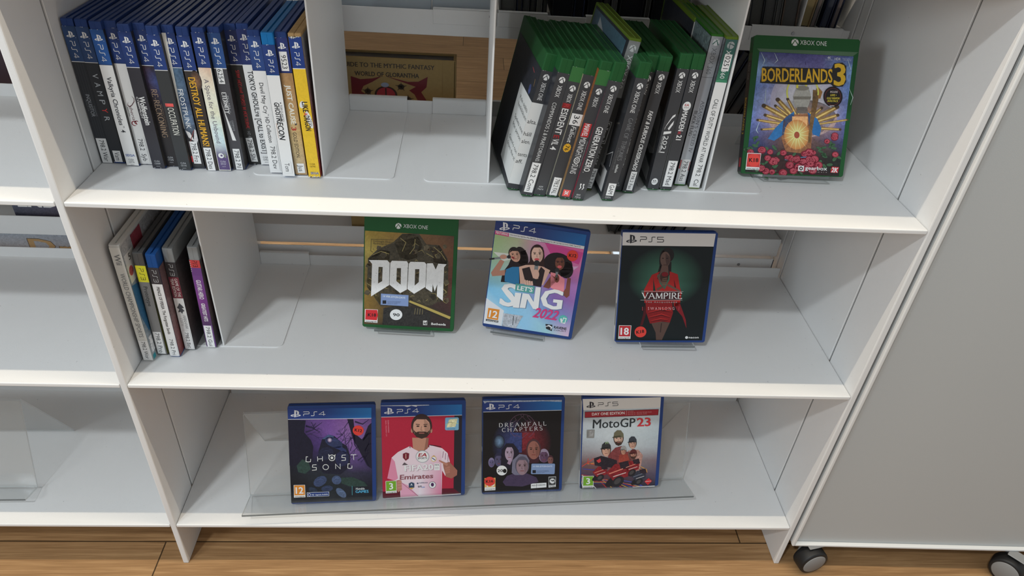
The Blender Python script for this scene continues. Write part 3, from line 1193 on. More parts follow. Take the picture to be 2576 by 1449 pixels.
GRY = (188, 189, 188)
PSROW = [
    # x, y, dx, kwargs
    (0.0016, 0.0990, 0.0004, dict(label='blue case first in the left row, black spine, sticker reading 798.2 War', draw=d1, hdr=(44, 66, 104), lab=[dict(text='798.2 War', v0=.5, v1=32.4, u0=1.0, u1=12.6)])),
    (0.0158, 0.0980, 0.0012, dict(label='blue case with black spine, wide spaced capitals, one letter red, small sticker Vam', draw=d2, hdr=(44, 66, 106), low=2.4, lab=[dict(text='Vam', v0=2.6, v1=17.5, u0=2.4, u1=11.4)])),
    (0.0336, 0.0930, 0.0006, dict(label='blue case third in the left row, white spine ending in the numeral 4', draw=d3, hdr=(38, 78, 138), ins=162.8, body=WHITE, cusa=7.6, cc=(84, 86, 90))),
    (0.0478, 0.0980, -0.0004, dict(label='blue case with white spine, script lettering, sticker reading 798.2 Syb', draw=d4, hb=125.2, ins=163.8, body=WHITE, lab=[dict(text='798.2  Syb', v0=3.0, v1=36.5, u0=2.0, u1=12.0)])),
    (0.0660, 0.0886, -0.0008, dict(label='blue case with charcoal spine and heavy white blackletter title, no sticker', draw=d5, body=(48, 48, 54), cusa=9.0)),
    (0.0800, 0.0950, -0.0012, dict(label='blue case with dark spine and faded bronze serif lettering', draw=d6, hb=125.1, ins=164, body=(42, 40, 42), cusa=11.5)),
    (0.0974, 0.0866, -0.0016, dict(label='blue case with dark spine, small red block above tall narrow pale capitals', draw=d7, hb=123.4, ins=162, body=(50, 52, 54), cusa=8.6)),
    (0.1122, 0.0922, -0.0024, dict(label='blue case with stormy blue spine, white paper edge, sticker 798.2 Fro', draw=d8, hb=125, ins=163.1, body=DARK, lab=[dict(text='798.2 Fro', v0=7.0, v1=36.0, u0=2.4, u1=11.2)], white_side=1)),
    (0.1294, 0.0884, -0.0028, dict(label='blue case with dark spine and bold orange lettering, sticker 798.2 Des', draw=d9, hb=123.5, ins=161.7, body=(50, 46, 44), lab=[dict(text='798.2 Des', v0=.4, v1=30.5, u0=1.8, u1=10.8)])),
    (0.1444, 0.0884, -0.0012, dict(label='blue case with cream spine fading to purple at its foot', draw=d10, hb=128, ins=166.4, body=(200, 196, 184), cusa=11.8, cc=(190, 186, 200))),
    (0.1602, 0.0934, -0.0018, dict(label='blue case with speckled grey spine carrying stickers 6254 and 798.2 Pil', draw=d11, hb=126, ins=165, hdr=(42, 72, 122), body=(62, 62, 66),
                                   lab=[dict(text='6254', v0=108, v1=126.3, u0=2.4, u1=9.4, th=5.0, name='number_sticker', tv=(125, 109.5)), dict(text='798.2 Pil', v0=.6, v1=28, u0=3.2, u1=11.2)])),
    (0.1752, 0.1080, -0.0036, dict(label='blue case set back, black spine with dark red lettering, tilted sticker 798.2 Shi', draw=d12, hb=126, ins=164.3, hdr=(38, 50, 96), body=(44, 44, 44), lab=[dict(text='798.2 Shi', v0=4.6, v1=36, u0=1.6, u1=9.6, tilt=1.8)])),
    (0.1908, 0.1056, -0.0046, dict(label='blue case set back, white spine with long black capitals and square brackets', draw=d13, hb=126.4, ins=165.4, hdr=(40, 52, 100), body=WHITE, cusa=9.6, cc=(84, 86, 90))),
    (0.2068, 0.0846, -0.0032, dict(label='blue case with white spine and thin black title, sticker reading 798.2 Dev', draw=d14, hb=127.4, ins=165, hdr=(42, 66, 118), body=WHITE, lab=[dict(text='798.2 Dev', v0=4, v1=38.0, u0=2.6, u1=12.2)])),
    (0.2234, 0.0776, -0.0034, dict(label='lighter blue case with white spine, bold black title, sticker reading Tom', draw=d15, hb=125.4, ins=158.5, body=WHITE, low=.6, m=LBLUE, lab=[dict(text='Tom', v0=4.6, v1=20, u0=2.0, u1=11.6)])),
    (0.2376, 0.0816, -0.0044, dict(label='blue case with tan and gold spine, stickers 9523 and Jus', draw=d16, hb=127.2, ins=165.5, hdr=(40, 52, 104), body=(150, 122, 86),
                                   lab=[dict(text='9523', v0=129, v1=150.5, u0=2.9, u1=11.2, name='number_sticker', tv=(146.8, 131.5)), dict(text='Jus', v0=3.4, v1=16, u0=3.2, u1=11.8)])),
]
for i, (x, y, dx, kw) in enumerate(PSROW):
    ex = dict(kw)
    ws = ex.pop('white_side', None)
    e = ps_spine({2: 0, 4: 1, 5: 2, 6: 3, 7: 4, 9: 5, 12: 6}.get(i, i), x, y, dx, z=ZT + (0.0014 if x > 0.18 else 0), **ex)
    if ws:
        sh = Sheet()
        sh.face(faces(.135, T_ / 1000)[1])
        sh.poly([(.3, 163), (4.8, 163), (.9, 52), (.3, 52)], (196, 196, 192), 6)
        sh.build('loose_paper', e)

# the yellow boxed one: a worn cardboard slipcase
t = 0.0142
mw = shelved_mw(0.2539 + t, 0.0776, ZT + 0.0014, -0.0046, 0.172, 0, t)
e = empty('game_box', mw, 'worn card slipcase with yellow spine at the right end of the blue row', 'video game box', 'blue game cases in a row on the top shelf')
bm = bmesh.new()
box(bm, 0, 0.136, 0, t * .49, 0, 0.1722, 0.0006, 1)
box(bm, 0, 0.136, t * .51, t, 0, 0.1722, 0.0006, 1)
box(bm, 0.0006, 0.135, 0.001, t - .001, 0.001, 0.171)
link('card_box', bm, CARD, e)
sh = Sheet()
fns = faces(.136, t)
paper_sides(sh, fns, .136, [[(120, 120, 120), (90, 80, 70)], [(150, 60, 50), (70, 90, 120)]], [[(190, 150, 60), (190, 150, 60)], [(190, 150, 60), (190, 150, 60)]], 0.5, 168.6, t)
sh.face(fns[1])
sh.rect(.2, .3, 14.0, 168.6, (216, 166, 46), 0, .9)
sh.rect(.2, 134, 14.0, 168.6, (32, 54, 112), 1)
sh.rect(.2, 133.2, 14.0, 134, (206, 206, 206), 2)
sh.pslogo(2.6, 155.6, 9.0, 7.2, (210, 212, 214))
sh.psword('PS4', (4.3, 151.5), (4.3, 136.8), 5.2, (205, 207, 210), wd=.12)
d17(sh)
sh.text('CUSA', (3.4, 16.6), (9.8, 16.6), 2.2, (110, 84, 30), 4)
sh.text('16745', (3.4, 13.4), (9.8, 13.4), 2.3, (110, 84, 30), 4)
sh.build('cover_print', e)

# ---- green row ------------------------------------------------------------
T_X = 14.0


def xb(x, y, dx, yaw, label, m=GREEN, Hc=0.1715, ins=152.0, top=None, one=True, draw=None, lab=None, body=(56, 57, 60), back=None, logo=None, hd=None, z=ZT, lc=(204, 206, 206),
       group='green game cases leaning in a row on the top shelf', front=None, spec=None):
    t = T_X / 1000
    mw = shelved_mw(x, y, z, dx, Hc, yaw, t)
    e, sh, fns = base_case(mw, 0.135, Hc, t, m, label, group)
    paper_sides(sh, fns, 0.135, front or [[(44, 46, 50), (56, 54, 54)], [(50, 52, 56), (38, 40, 44)]], back or [[(36, 38, 44), (40, 42, 48)], [(44, 46, 52), (40, 42, 46)]], 2.2, ins, t)
    fr, sp, bk = fns
    sh.face(sp)
    u0, u1 = -.2, T_X + .2
    sh.rect(u0, 2.4, u1, ins, body, 0)
    if top:
        sh.rect(u0, top, u1, ins, (50, 98, 54), 1)
    if logo is None:
        logo = (ins if not top else top) - 7.2
    if hd is None:
        hd = (logo - 6.4, 117.6 if one else 127.6)
    if logo:
        sh.sphere(7.2, logo, 3.6, lc, body if m in (GREEN,) else (62, 96, 72), 3, -6)
        st(sh, {True: 'XBOX ONE', False: 'XBOX', 3: 'XBOX 360'}[one], hd[0], hd[1], 4.4, 5.2, lc)
    for _ in range(2):
        a = rnd.uniform(u0, u1 - 2)
        sh.poly([(a, ins), (a + rnd.uniform(.8, 2.2), ins), (a + .6, ins - rnd.uniform(.3, .7))], (150, 154, 152), 2)
        a = rnd.uniform(u0, u1 - 2)
        sh.poly([(a, 2.4), (a + rnd.uniform(.8, 2.4), 2.4), (a + .8, 2.4 + rnd.uniform(.3, .8))], (180, 182, 182), 2)
    if draw:
        draw(sh, fns)
    sh.build('cover_sleeve', e)
    for L in (lab or []):
        call_label(e, 0.135, t, **L)
    return e


def num(sh, a, b, v, c=(176, 178, 178)):
    sh.text(a, (3.6, v), (8.6, v), 2.3, c, 4)
    sh.text(b, (2.6, v - 3.3), (9.8, v - 3.3), 2.3, c, 4)


def g1(sh, f):
    sh.face(f[2])
    for k in range(7):
        sh.line([(60 + k * 3, 130 - k * 4), (104, 112 - k * 4)], .5, (70, 72, 80), 2)
    sh.ell(112, 120, 5, 6, (60, 70, 110), 2, 12, 0, .4)
    sh.line([(100, 142), (112, 140)], 1.0, (150, 60, 66), 2)
    sh.line([(122, 136), (124, 128)], 1.0, (150, 120, 70), 2)


def g_res(sh, f):
    sh.rect(1.6, 114.6, 11.6, 120.4, (116, 34, 38), 2)
    st(sh, 'R', 119.8, 115.2, 3.6, 6.0, (150, 52, 54), 3, bold=.02)
    st(sh, 'ESIDENT', 114.0, 82.5, 2.6, 7.6, (204, 206, 206), bold=.012)
    st(sh, 'E', 81.4, 77.4, 2.6, 6.6, (140, 36, 42), bold=.02)
    st(sh, 'VIL', 76.6, 68.6, 2.6, 7.6, (204, 206, 206), bold=.012)
    st(sh, '4', 67.0, 62.8, 2.6, 7.4, (204, 206, 206), bold=.02)
    num(sh, '609', '74674', 12.4)


def g_fal(sh, f):
    st(sh, 'Fallout', 93.6, 73.6, 4.6, 5.4, (190, 192, 192), bold=.01, shear=.15)
    sh.line([(10.8, 97), (11.2, 80)], .4, (150, 152, 152), 3)
    n = 14
    pts = []
    for i in range(n * 2):
        r = 5.0 if i % 2 else 4.2
        a = math.pi * i / n
        pts.append((7.0 + r * math.cos(a), 66.4 + r * 1.18 * math.sin(a)))
    sh.poly(pts, (196, 150, 46), 3)
    st(sh, '76', 69.4, 63.0, 4.6, 4.8, (60, 52, 34), 4, bold=.02)


def g_mid(sh, f):
    sh.rect(1.8, 82.8, 11.4, 99.4, (166, 44, 48), 2)
    st(sh, 'MARVEL', 98.6, 83.6, 3.4, 6.2, (212, 208, 206), 3, bold=.02)
    st(sh, 'MIDNIGHT', 82.0, 57, 3.0, 7.2, (206, 208, 208), bold=.0)
    sh.ell(6.8, 52.8, 3.7, 4.4, (206, 208, 208), 3, 20)
    sh.ell(6.8, 52.8, 2.9, 3.5, (56, 57, 60), 4, 20)
    for a in range(8):
        sh.ell(6.8 + 2.5 * math.cos(a * .785), 52.8 + 3.0 * math.sin(a * .785), .5, .6, (206, 208, 208), 5, 8)
    sh.ell(6.8, 52.8, 1.5, 1.8, (206, 208, 208), 5, 14)
    sh.ell(6.8, 52.8, .9, 1.1, (56, 57, 60), 6, 14)
    st(sh, 'SUNS', 48, 35.4, 3.0, 7.2, (206, 208, 208), bold=.0)
    st(sh, 'LEGENDARY EDITION EXTRA CONTENT', 78, 44, 11.8, 1.3, (150, 152, 152))
    sh.rect(2.2, 4.6, 11.6, 13.6, (206, 78, 76), 2)
    st(sh, '2K', 12, 6.2, 4.4, 4.6, (226, 216, 214), 3, bold=.04)


def g_gen(sh, f):
    st(sh, 'GENERATION', 96.4, 58, 2.7, 7.6, (206, 208, 206), bold=.018)
    st(sh, 'ZERO', 56, 39.6, 2.7, 7.6, (206, 208, 206), bold=.018)
    sh.ell(3, 38.4, .6, .6, (160, 162, 162), 3, 8)
    for cx in (4.4, 8.0):
        sh.line([(cx, 22), (cx + 1.6, 18), (cx + .2, 15.4)], [.9, 1.3, .7], (206, 208, 206), 3)
        sh.ell(cx + .6, 22.2, 1.1, 1.3, (206, 208, 206), 3, 8)
    num(sh, '800', '73556', 7.0)


def g_fo3(sh, f):
    sh.rect(.35, 2.4, 13.65, 122, (50, 50, 50), 1)
    sh.rect(.35, 122, 13.65, 187, (112, 114, 114), 1)
    sh.sphere(7, 179, 3.9, (160, 162, 162), (96, 98, 98), 2, -6)
    st(sh, 'XBOX 360', 171, 133, 4.2, 5.6, (196, 198, 198), 2)
    sh.line([(3.4, 92), (11.2, 92), (11.2, 64.6), (3.4, 64.6), (3.4, 92)], .5, (170, 172, 172), 3)
    st(sh, 'Fallout 3', 90.6, 66.2, 4.6, 5.0, (160, 162, 162), 3, bold=.02)
    st(sh, 'GAME OF THE', 60.6, 36.0, 5.2, 4.2, (156, 158, 158), 3, bold=.01)
    sh.face(f[2])
    sh.grid([(6, 184), (128, 184), (128, 5), (6, 5)], [[(58, 72, 84), (64, 92, 106)], [(60, 76, 88), (78, 106, 118)], [(50, 60, 70), (60, 76, 90)], [(44, 48, 54), (50, 56, 62)]], 1, .8)
    sh.poly([(30, 180), (92, 150), (88, 118), (20, 118)], (128, 132, 134), 2)
    for k in range(6):
        sh.line([(96, 160 - k * 5), (122, 158 - k * 5)], .8, (120, 144, 154), 2)


def g_got(sh, f):
    sh.strokes('GAME OF THRONES', (5.4, 107), (5.4, 54.4), 5.0, (120, 122, 124), 3, thick=.1, thin=.05)
    st(sh, 'A TELLTALE GAMES SERIES', 70, 42, 2.6, 1.6, (96, 98, 100))
    st(sh, 'telltale', 49.5, 38.5, 6.2, 3.0, (176, 178, 178), 3, bold=.02)
    st(sh, 'XIEN', 6.2, 6.1, 4, 2, (150, 150, 150), 1)
    sh.text('XIEN', (3.4, 4.2), (10.4, 4.2), 2.3, (176, 178, 178), 4)
    sh.face(f[2])
    sh.grid([(5, 150), (134, 150), (134, 108), (5, 108)], [[(22, 24, 26), (40, 42, 44)], [(26, 28, 30), (56, 57, 60)]], 1, .7)
    sh.poly([(40, 118), (100, 112), (108, 100), (112, 40), (100, 10), (30, 6)], (146, 146, 144), 2)
    sh.poly([(112, 104), (134, 112), (134, 50), (114, 44)], (44, 45, 48), 2, .6)
    sh.line([(116, 92), (126, 96)], 2.0, (86, 84, 80), 3)
    sh.rect(96, 8, 128, 36, (176, 176, 176), 3)
    sh.rect(100, 20, 112, 32, (90, 90, 92), 4, .2)
    sh.line([(112, 50), (130, 62), (132, 44)], .8, (190, 190, 190), 4)


def g_like(sh, f):
    sh.strokes('LIKE A DRAGON', (3.6, 117), (3.6, 74), 4.0, (150, 152, 152), 3, thick=.12, thin=.08)
    sh.strokes('INFINITE', (3.6, 71), (3.6, 52), 4.0, (190, 192, 192), 3, thick=.14, thin=.09)
    st(sh, 'WEALTH', 50, 34, 3.6, 4.0, (190, 192, 192), 3)
    num(sh, '62', '76847', 11, (150, 152, 152))


def g_fas(sh, f):
    st(sh, 'FAST & FURIOUS CROSSROADS', 108.2, 32.6, 4.2, 5.2, (208, 210, 210), 3, bold=.035, shear=.2)


def g_f1(sh, f):
    c = (206, 208, 208)
    sh.poly([(2.6, 80.6), (2.6, 83.2), (8.2, 95), (11.6, 98.4), (11.6, 101), (8.6, 99), (4, 88)], c, 3)
    sh.poly([(6.4, 82.6), (9, 88.4), (11.6, 93), (11.6, 88), (8.2, 80.6)], c, 3)
    sh.poly([(2.6, 74.8), (2.6, 78.6), (11.6, 79.8), (11.6, 77)], c, 3)
    st(sh, '2021', 73.4, 51.6, 4.6, 5.2, c, 3)
    sh.line([(4.0, 73.4), (4.0, 51.4)], .45, c, 3)
    st(sh, 'THE OFFICIAL VIDEOGAME', 73, 51.4, 2.0, 1.4, (170, 172, 172), 3)
    sh.ell(6.8, 12.6, 4.0, 4.6, (206, 208, 208), 3, 20)
    sh.text('EA', (4.6, 12.6), (9.0, 12.6), 2.2, (56, 57, 60), 4, bold=.04)
    sh.text('SPORTS', (4.0, 10.6), (9.6, 10.6), 1.3, (56, 57, 60), 4)
    sh.face(f[2])
    sh.grid([(6, 150), (133, 150), (133, 3), (6, 3)], [[(24, 25, 28), (34, 34, 36)], [(40, 40, 42), (46, 46, 48)], [(36, 36, 38), (40, 40, 42)]], 1, .5)
    sh.poly([(40, 108), (110, 100), (124, 88), (126, 46), (112, 40), (30, 60)], (104, 104, 104), 2)
    sh.rect(100, 50, 120, 70, (60, 60, 60), 3, .2)
    for k in range(8):
        sh.rect(101 + k * 2.3, 51, 102.2 + k * 2.3, 69, (110, 110, 110), 4)
    sh.poly([(70, 42), (124, 26), (124, 8), (78, 14)], (120, 120, 120), 2)


def g_mad(sh, f):
    sh.ell(6.6, 111, 4.9, 5.6, (196, 198, 200), 3, 22)
    sh.ell(6.6, 111, 4.3, 5.0, (214, 214, 214), 4, 22)
    sh.text('EA', (4.0, 111.2), (9.2, 111.2), 2.5, (150, 36, 46), 5, bold=.04)
    sh.text('SPORTS', (3.6, 108.6), (9.6, 108.6), 1.5, (70, 60, 66), 5)
    st(sh, 'MADDEN', 104.6, 80.4, 3.6, 6.2, (208, 210, 210), 3, bold=.035)
    st(sh, 'NFL', 79.6, 75.8, 4.0, 3.6, (170, 60, 70), 3, bold=.02)
    st(sh, '21', 75.0, 68.8, 3.6, 6.2, (208, 210, 210), 3, bold=.035)
    sh.face(f[2])
    sh.grid([(6, 153), (134, 153), (134, 70), (6, 70)], [[(26, 30, 44), (34, 42, 66)], [(40, 42, 50), (40, 42, 44)], [(44, 40, 36), (34, 34, 34)]], 1, .35)
    sh.text('GAMING', (84, 132), (126, 132), 12, (110, 114, 120), 3, bold=.02)
    sh.rect(110, 3, 134, 100, (176, 176, 172), 2)
    sh.rect(110, 100, 134, 108, (112, 106, 50), 2)


def g_ass(sh, f):
    sh.grid([(.35, 187.5), (13.65, 187.5), (13.65, 2.4), (.35, 2.4)], [[(142, 146, 152), (122, 126, 132)], [(146, 148, 156), (130, 134, 140)], [(158, 162, 168), (142, 146, 152)], [(176, 180, 184), (166, 170, 174)]], 1)
    sh.sphere(7, 181, 4.0, (176, 180, 184), (52, 92, 84), 2, -6)
    st(sh, 'XBOX 360', 174.5, 144.6, 4.2, 5.6, (88, 92, 98), 2)
    sh.line([(.35, 140.8), (13.65, 140.8)], .35, (60, 64, 66), 2)
    sh.strokes("ASSASSIN'S CREED IV", (7.4, 112.4), (7.4, 46.6), 4.0, (66, 68, 74), 3, thick=.15, thin=.07)
    sh.strokes('BLACK FLAG', (2.2, 100), (2.2, 68), 4.0, (66, 68, 74), 3, thick=.15, thin=.07)
    sh.rect(.5, 24, 2.0, 36, (150, 60, 62), 3)
    sh.rect(12.0, 22, 13.4, 34, (120, 50, 54), 3)
    sh.face(f[2])
    sh.grid([(5, 187), (134, 187), (134, 4), (5, 4)], [[(60, 72, 74), (104, 118, 120)], [(48, 60, 58), (80, 92, 92)], [(40, 48, 46), (56, 64, 66)], [(40, 42, 44), (60, 60, 62)]], 1, .3)


def g_cal(sh, f):
    sh.rect(.35, 2.0, 13.65, 187, (204, 205, 203), 1)
    sh.grid([(.35, 187), (13.65, 187), (13.65, 138), (.35, 138)], [[(54, 84, 80), (50, 86, 82)], [(46, 82, 76), (48, 90, 84)], [(64, 128, 96), (56, 120, 92)]], 2)
    for k in range(9):
        sh.line([(.4, 154 - k * 1.7)] + [(.4 + i * 1.65, 154.8 - k * 1.7 + 1.1 * math.sin(i * .4)) for i in range(1, 9)], .5, (36, 62, 58), 3)
    sh.sphere(7.2, 180.5, 4.2, (140, 146, 148), (60, 84, 84), 3, 35)
    st(sh, 'XBOX 360', 174.8, 142.6, 4.0, 5.2, (196, 206, 202), 4)
    st(sh, 'CALL OF DUTY: WORLD AT WAR', 118, 36.6, 4.4, 5.0, (52, 56, 58), 3)
    sh.face(f[2])
    sh.grid([(5, 187), (134, 187), (134, 4), (5, 4)], [[(70, 76, 84), (96, 100, 106)], [(48, 50, 56), (60, 62, 68)], [(44, 46, 50), (56, 58, 62)]], 1, .35)


def paper_wrap(e):
    """white library notice wrapped over the back and the spine"""
    t = T_X / 1000
    f = faces(.135, t)
    sh = Sheet()
    W3 = (200, 201, 200)
    sh.face(f[2])
    sh.poly([(70, 112), (135.5, 113.8), (135.5, 10), (70, 14)], W3, 6)
    lines = [('Pelin sisältö', 'Pelin sisältö', 96, 74, 128), ('henkilökunnalta.', '', 88, 74, 0), ('Spelets innehåll', '', 74, 74, 0), ('från personalen.', '', 66, 74, 0), ("Game's contents", '', 50, 74, 0), ('from the staff.', '', 42, 74, 0)]
    K_ = (36, 38, 40)
    # the lettering runs across the back and carries on over the spine
    V = [('Pelin sisältö', None, 97.0, 84, 128), ('henkilökunn', 'alta.', 88.6, 84, 12), ('Spelets inne', 'håll', 73.0, 84, 9.6), ('från person', 'alen.', 63.4, 84, 11.4), ("Game's con", 'tents', 46.6, 84, 12.2), ('from the st', 'aff.', 37.4, 84, 9.0)]
    for a, b, v, u0, ue in V:
        sh.face(f[2])
        sh.text(a, (u0, v), (132.6 if b else ue, v), 4.9, K_, 7)
        if b:
            sh.face(f[1])
            sh.text(b, (0.6, v), (ue, v), 4.9, K_, 7)
    sh.face(f[1])
    sh.rect(-.5, 9.4, 14.2, 114.0, W3, 6)
    return sh.build('paper_notice', e)


e = xb(0.5083, 0.0634, 0.0345, 8.0, 'green case leaning first in its row, white paper notice wrapped round its spine', ins=152, draw=g1)
paper_wrap(e)
xb(0.5246, 0.0484, 0.0335, 7.9, 'green case with grey spine, sticker reading 798.2 Com near its foot', ins=155.6, one=False, draw=lambda sh, f: st(sh, 'COMMANDOS 2 & PRAETORIANS:', 121.4, 47.4, 4.6, 4.6, (186, 188, 188)),
   lab=[dict(text='798.2 Com', v0=6.6, v1=46.2, u0=2.0, u1=12.6, th=5.8)], logo=147.8, hd=(141.5, 127.9))
xb(0.5398, 0.0500, 0.0328, 7.8, 'green case with grey spine, bright green header, dark red block and tall white capitals', ins=162.2, top=145.6, one=False, draw=g_res, logo=138, hd=(131.5, 119.0 + 2.6))
xb(0.5553, 0.0490, 0.0314, 7.7, 'green case with grey spine, sticker 36 and yellow cog emblem on it', ins=154, draw=g_fal, logo=143, hd=(136, 113.4),
   lab=[dict(text='36', v0=94.8, v1=108.8, u0=.5, u1=13.6, th=6.4, name='number_sticker', tv=(107, 96.6)), dict(text='798.2 FAL', v0=3.4, v1=27.5, u0=3.0, u1=12.6)], back=[[(150, 140, 120), (130, 120, 100)], [(90, 110, 130), (120, 120, 110)]])
xb(0.5709, 0.0446, 0.0298, 7.6, 'green case with bright green header, red block and red square at its foot', ins=161.6, top=144.6, one=False, draw=g_mid, logo=137.4, hd=(131, 119.4), back=[[(150, 90, 50), (120, 70, 40)], [(190, 180, 120), (120, 100, 70)]])
xb(0.5862, 0.0430, 0.0288, 7.6, 'green case with grey spine and heavy white two word title, two white figures at foot', ins=150.4, draw=g_gen, logo=141.8, hd=(135.6, 113.6), back=[[(56, 57, 60), (56, 57, 60)], [(130, 44, 60), (120, 40, 56)]])
xb(0.6000, 0.0700, 0.0325, 8.4, 'taller lime topped case standing behind the green ones, silver and black spine', m=LIME, Hc=0.19, ins=187, one=3, draw=g_fo3, logo=0,
   lab=[dict(text='798.2 Fal', v0=4, v1=31, u0=5.0, u1=13.0, th=5.2)])
xb(0.6226, 0.0450, 0.0200, 5.6, 'green case standing apart after a gap, grey spine with sticker GAM', ins=153.4, draw=g_got, logo=144.6, hd=(138.6, 113.4), lab=[dict(text='GAM', v0=7.8, v1=24.4, u0=3.6, u1=13.0, th=5.6)])
xb(0.6374, 0.0700, 0.0188, 5.2, 'green case mostly hidden between the GAM and Fas ones, grey spine', ins=152.6, one=False, draw=g_like, logo=145, hd=(139, 126))
xb(0.6519, 0.0668, 0.0180, 4.6, 'green case with dark spine and slanting heavy white title, sticker 798.2 Fas', ins=155.0, one=False, draw=g_fas, logo=148, hd=(142.4, 128.8), lab=[dict(text='798.2 Fas', v0=4.6, v1=30.2, u0=4.0, u1=11.4, th=4.2)])
xb(0.6848, 0.0745, 0.0092, 3.6, 'green case with charcoal spine, white racing emblem, round white badge at foot', ins=154.4, one=False, draw=g_f1, logo=147, hd=(141, 126.8), z=ZT + 0.0014)
xb(0.7012, 0.0746, 0.0076, 3.0, 'green case with grey spine, round white badge mid height, sticker 798.2 Mad', ins=154.2, one=False, draw=g_mad, logo=147.6, hd=(141.6, 127.4), z=ZT + 0.0014, lab=[dict(text='798.2 Mad', v0=6.4, v1=41.6, u0=1.6, u1=13.2, th=5.6)])
xb(0.7226, 0.0898, 0.0066, 1.6, 'taller deep green topped case with silver spine, sticker 798.2 Ass', m=DGREEN, Hc=0.19, ins=187.5, one=3, draw=g_ass, logo=0, z=ZT + 0.0014, lab=[dict(text='798.2 Ass', v0=5.0, v1=37, u0=3.0, u1=12.4, th=5.4)])
xb(0.7396, 0.0826, 0.0042, 0.4, 'taller lime topped case with white spine beside the bookend, sticker 0251', m=LIME, Hc=0.19, ins=187, one=3, draw=g_cal, logo=0, z=ZT + 0.0014,
   lab=[dict(text='0251', v0=151.5, v1=170.6, u0=3.2, u1=11.8, th=5.8, name='number_sticker', tv=(168.5, 154)), dict(text='798.2  Cal', v0=2.4, v1=36, u0=2.6, u1=12.6, th=5.6)])


def g_wh(sh, f):
    sh.rect(.35, 2, 13.65, 185, (178, 176, 172), 1)
    sh.sphere(7, 176, 4.2, (150, 152, 150), (70, 96, 80), 2, -6)
    st(sh, 'XBOX 360', 169, 140, 4.2, 5.6, (80, 82, 84), 2)


xb(0.7196, 0.1545, 0.0060, 2.4, 'lime topped case with pale spine pushed back behind two green ones', m=LIME, Hc=0.19, ins=185, one=3, draw=g_wh, logo=0, z=ZT + 0.0014)

# ---- five mixed cases on the middle shelf -----------------------------------
def mixed(xr, y, dx, yaw, label, m, Hc, ins, draw, lab, front, t=13.6, z=ZM):
    tt = t / 1000
    mw = shelved_mw(xr, y, z, dx, Hc, yaw, tt)
    e, sh, fns = base_case(mw, 0.135, Hc, tt, m, label, 'mixed game cases at the left of the middle shelf')
    paper_sides(sh, fns, 0.135, front, [[(90, 90, 92), (90, 90, 92)], [(80, 80, 82), (80, 80, 82)]], 2.2, ins, tt)
    sh.face(fns[1])
    draw(sh, fns)
    sh.build('cover_sleeve', e)
    for L in lab:
        call_label(e, 0.135, tt, **L)
    return e


def m_wii(sh, f):
    sh.rect(.3, 1.6, 13.3, 187, (186, 186, 182), 0)
    st(sh, 'Wii', 176.8, 160.6, 3.6, 7.0, (112, 114, 116), bold=.02)
    st(sh, 'WORLD CHAMPIONSHIP SPORTS', 147.6, 43.0, 4.0, 5.6, (110, 112, 114), bold=.012)
    sh.face(f[0])
    sh.rect(2, 130, 26, 172, (196, 196, 194), 2)
    sh.text('5', (12, 160), (18, 160), 9, (40, 42, 44), 3)
    sh.ell(10, 146, 6, 7, (160, 80, 84), 3, 14, 0, .2)
    sh.poly([(0.6, 128), (30, 118), (30, 50), (10, 46), (.6, 80)], (52, 100, 136), 2, .8)
    sh.rect(30, 150, 60, 186, (120, 50, 60), 2, .7)
    sh.rect(1, 2, 9, 10, (40, 130, 140), 3)
    sh.rect(3, 14, 12, 40, (210, 210, 210), 3, .3)


def m_pro(sh, f):
    sh.rect(.3, 2.4, 13.3, 125.8, (112, 112, 112), 0)
    sh.rect(.3, 125.8, 13.3, 151.7, (216, 196, 52), 0)
    sh.psword('PS3', (4.2, 147.6), (4.2, 129), 5.4, (64, 60, 40), wd=.11)
    st(sh, 'Prototype', 118.8, 86.4, 4.2, 5.0, (56, 57, 58), bold=.012)


def m_pri(sh, f):
    sh.rect(.3, 2.4, 13.3, 125.5, (204, 202, 200), 0)
    sh.rect(.3, 125.5, 13.3, 151.4, (50, 48, 52), 0)
    sh.psword('PS3', (4.0, 147.5), (4.0, 128.4), 5.4, (170, 172, 174), wd=.1)
    st(sh, 'PRINCE OF PERSIA', 121, 84.5, 4.8, 4.0, (56, 50, 48), bold=.02)
    st(sh, 'The Forgotten Sands', 82.5, 41.5, 4.8, 4.0, (56, 50, 48), bold=.014)


def m_bat(sh, f):
    sh.rect(.3, 2.4, 13.3, 92, (190, 190, 190), 0)
    sh.rect(.3, 92, 13.3, 126.7, (96, 40, 52), 0)
    sh.rect(.3, 126.7, 13.3, 150.3, (46, 46, 50), 0)
    sh.psword('PS3', (4.0, 147.0), (4.0, 128.8), 5.4, (170, 172, 174), wd=.1)
    st(sh, 'GAME OF THE', 124.6, 94.4, 7.4, 3.8, (196, 188, 186), 3, bold=.01)
    st(sh, 'YEAR EDITION', 124.6, 94.4, 2.4, 3.8, (196, 188, 186), 3, bold=.01)
    sh.poly([(6.5, 84), (9.6, 80), (11.6, 76), (8.4, 75.4), (11.4, 71), (8.8, 69.2), (7.4, 65.4), (5.8, 69), (2.4, 68), (4.8, 73.6), (2.2, 76), (4.6, 79.4)], (64, 66, 72), 3)
    sh.strokes('ARKHAM', (7.6, 63.5), (7.6, 40), 3.6, (90, 90, 94), 3, thick=.12, thin=.06)
    sh.strokes('CITY', (2.6, 58), (2.6, 44), 3.2, (110, 110, 114), 3, thick=.12, thin=.06)


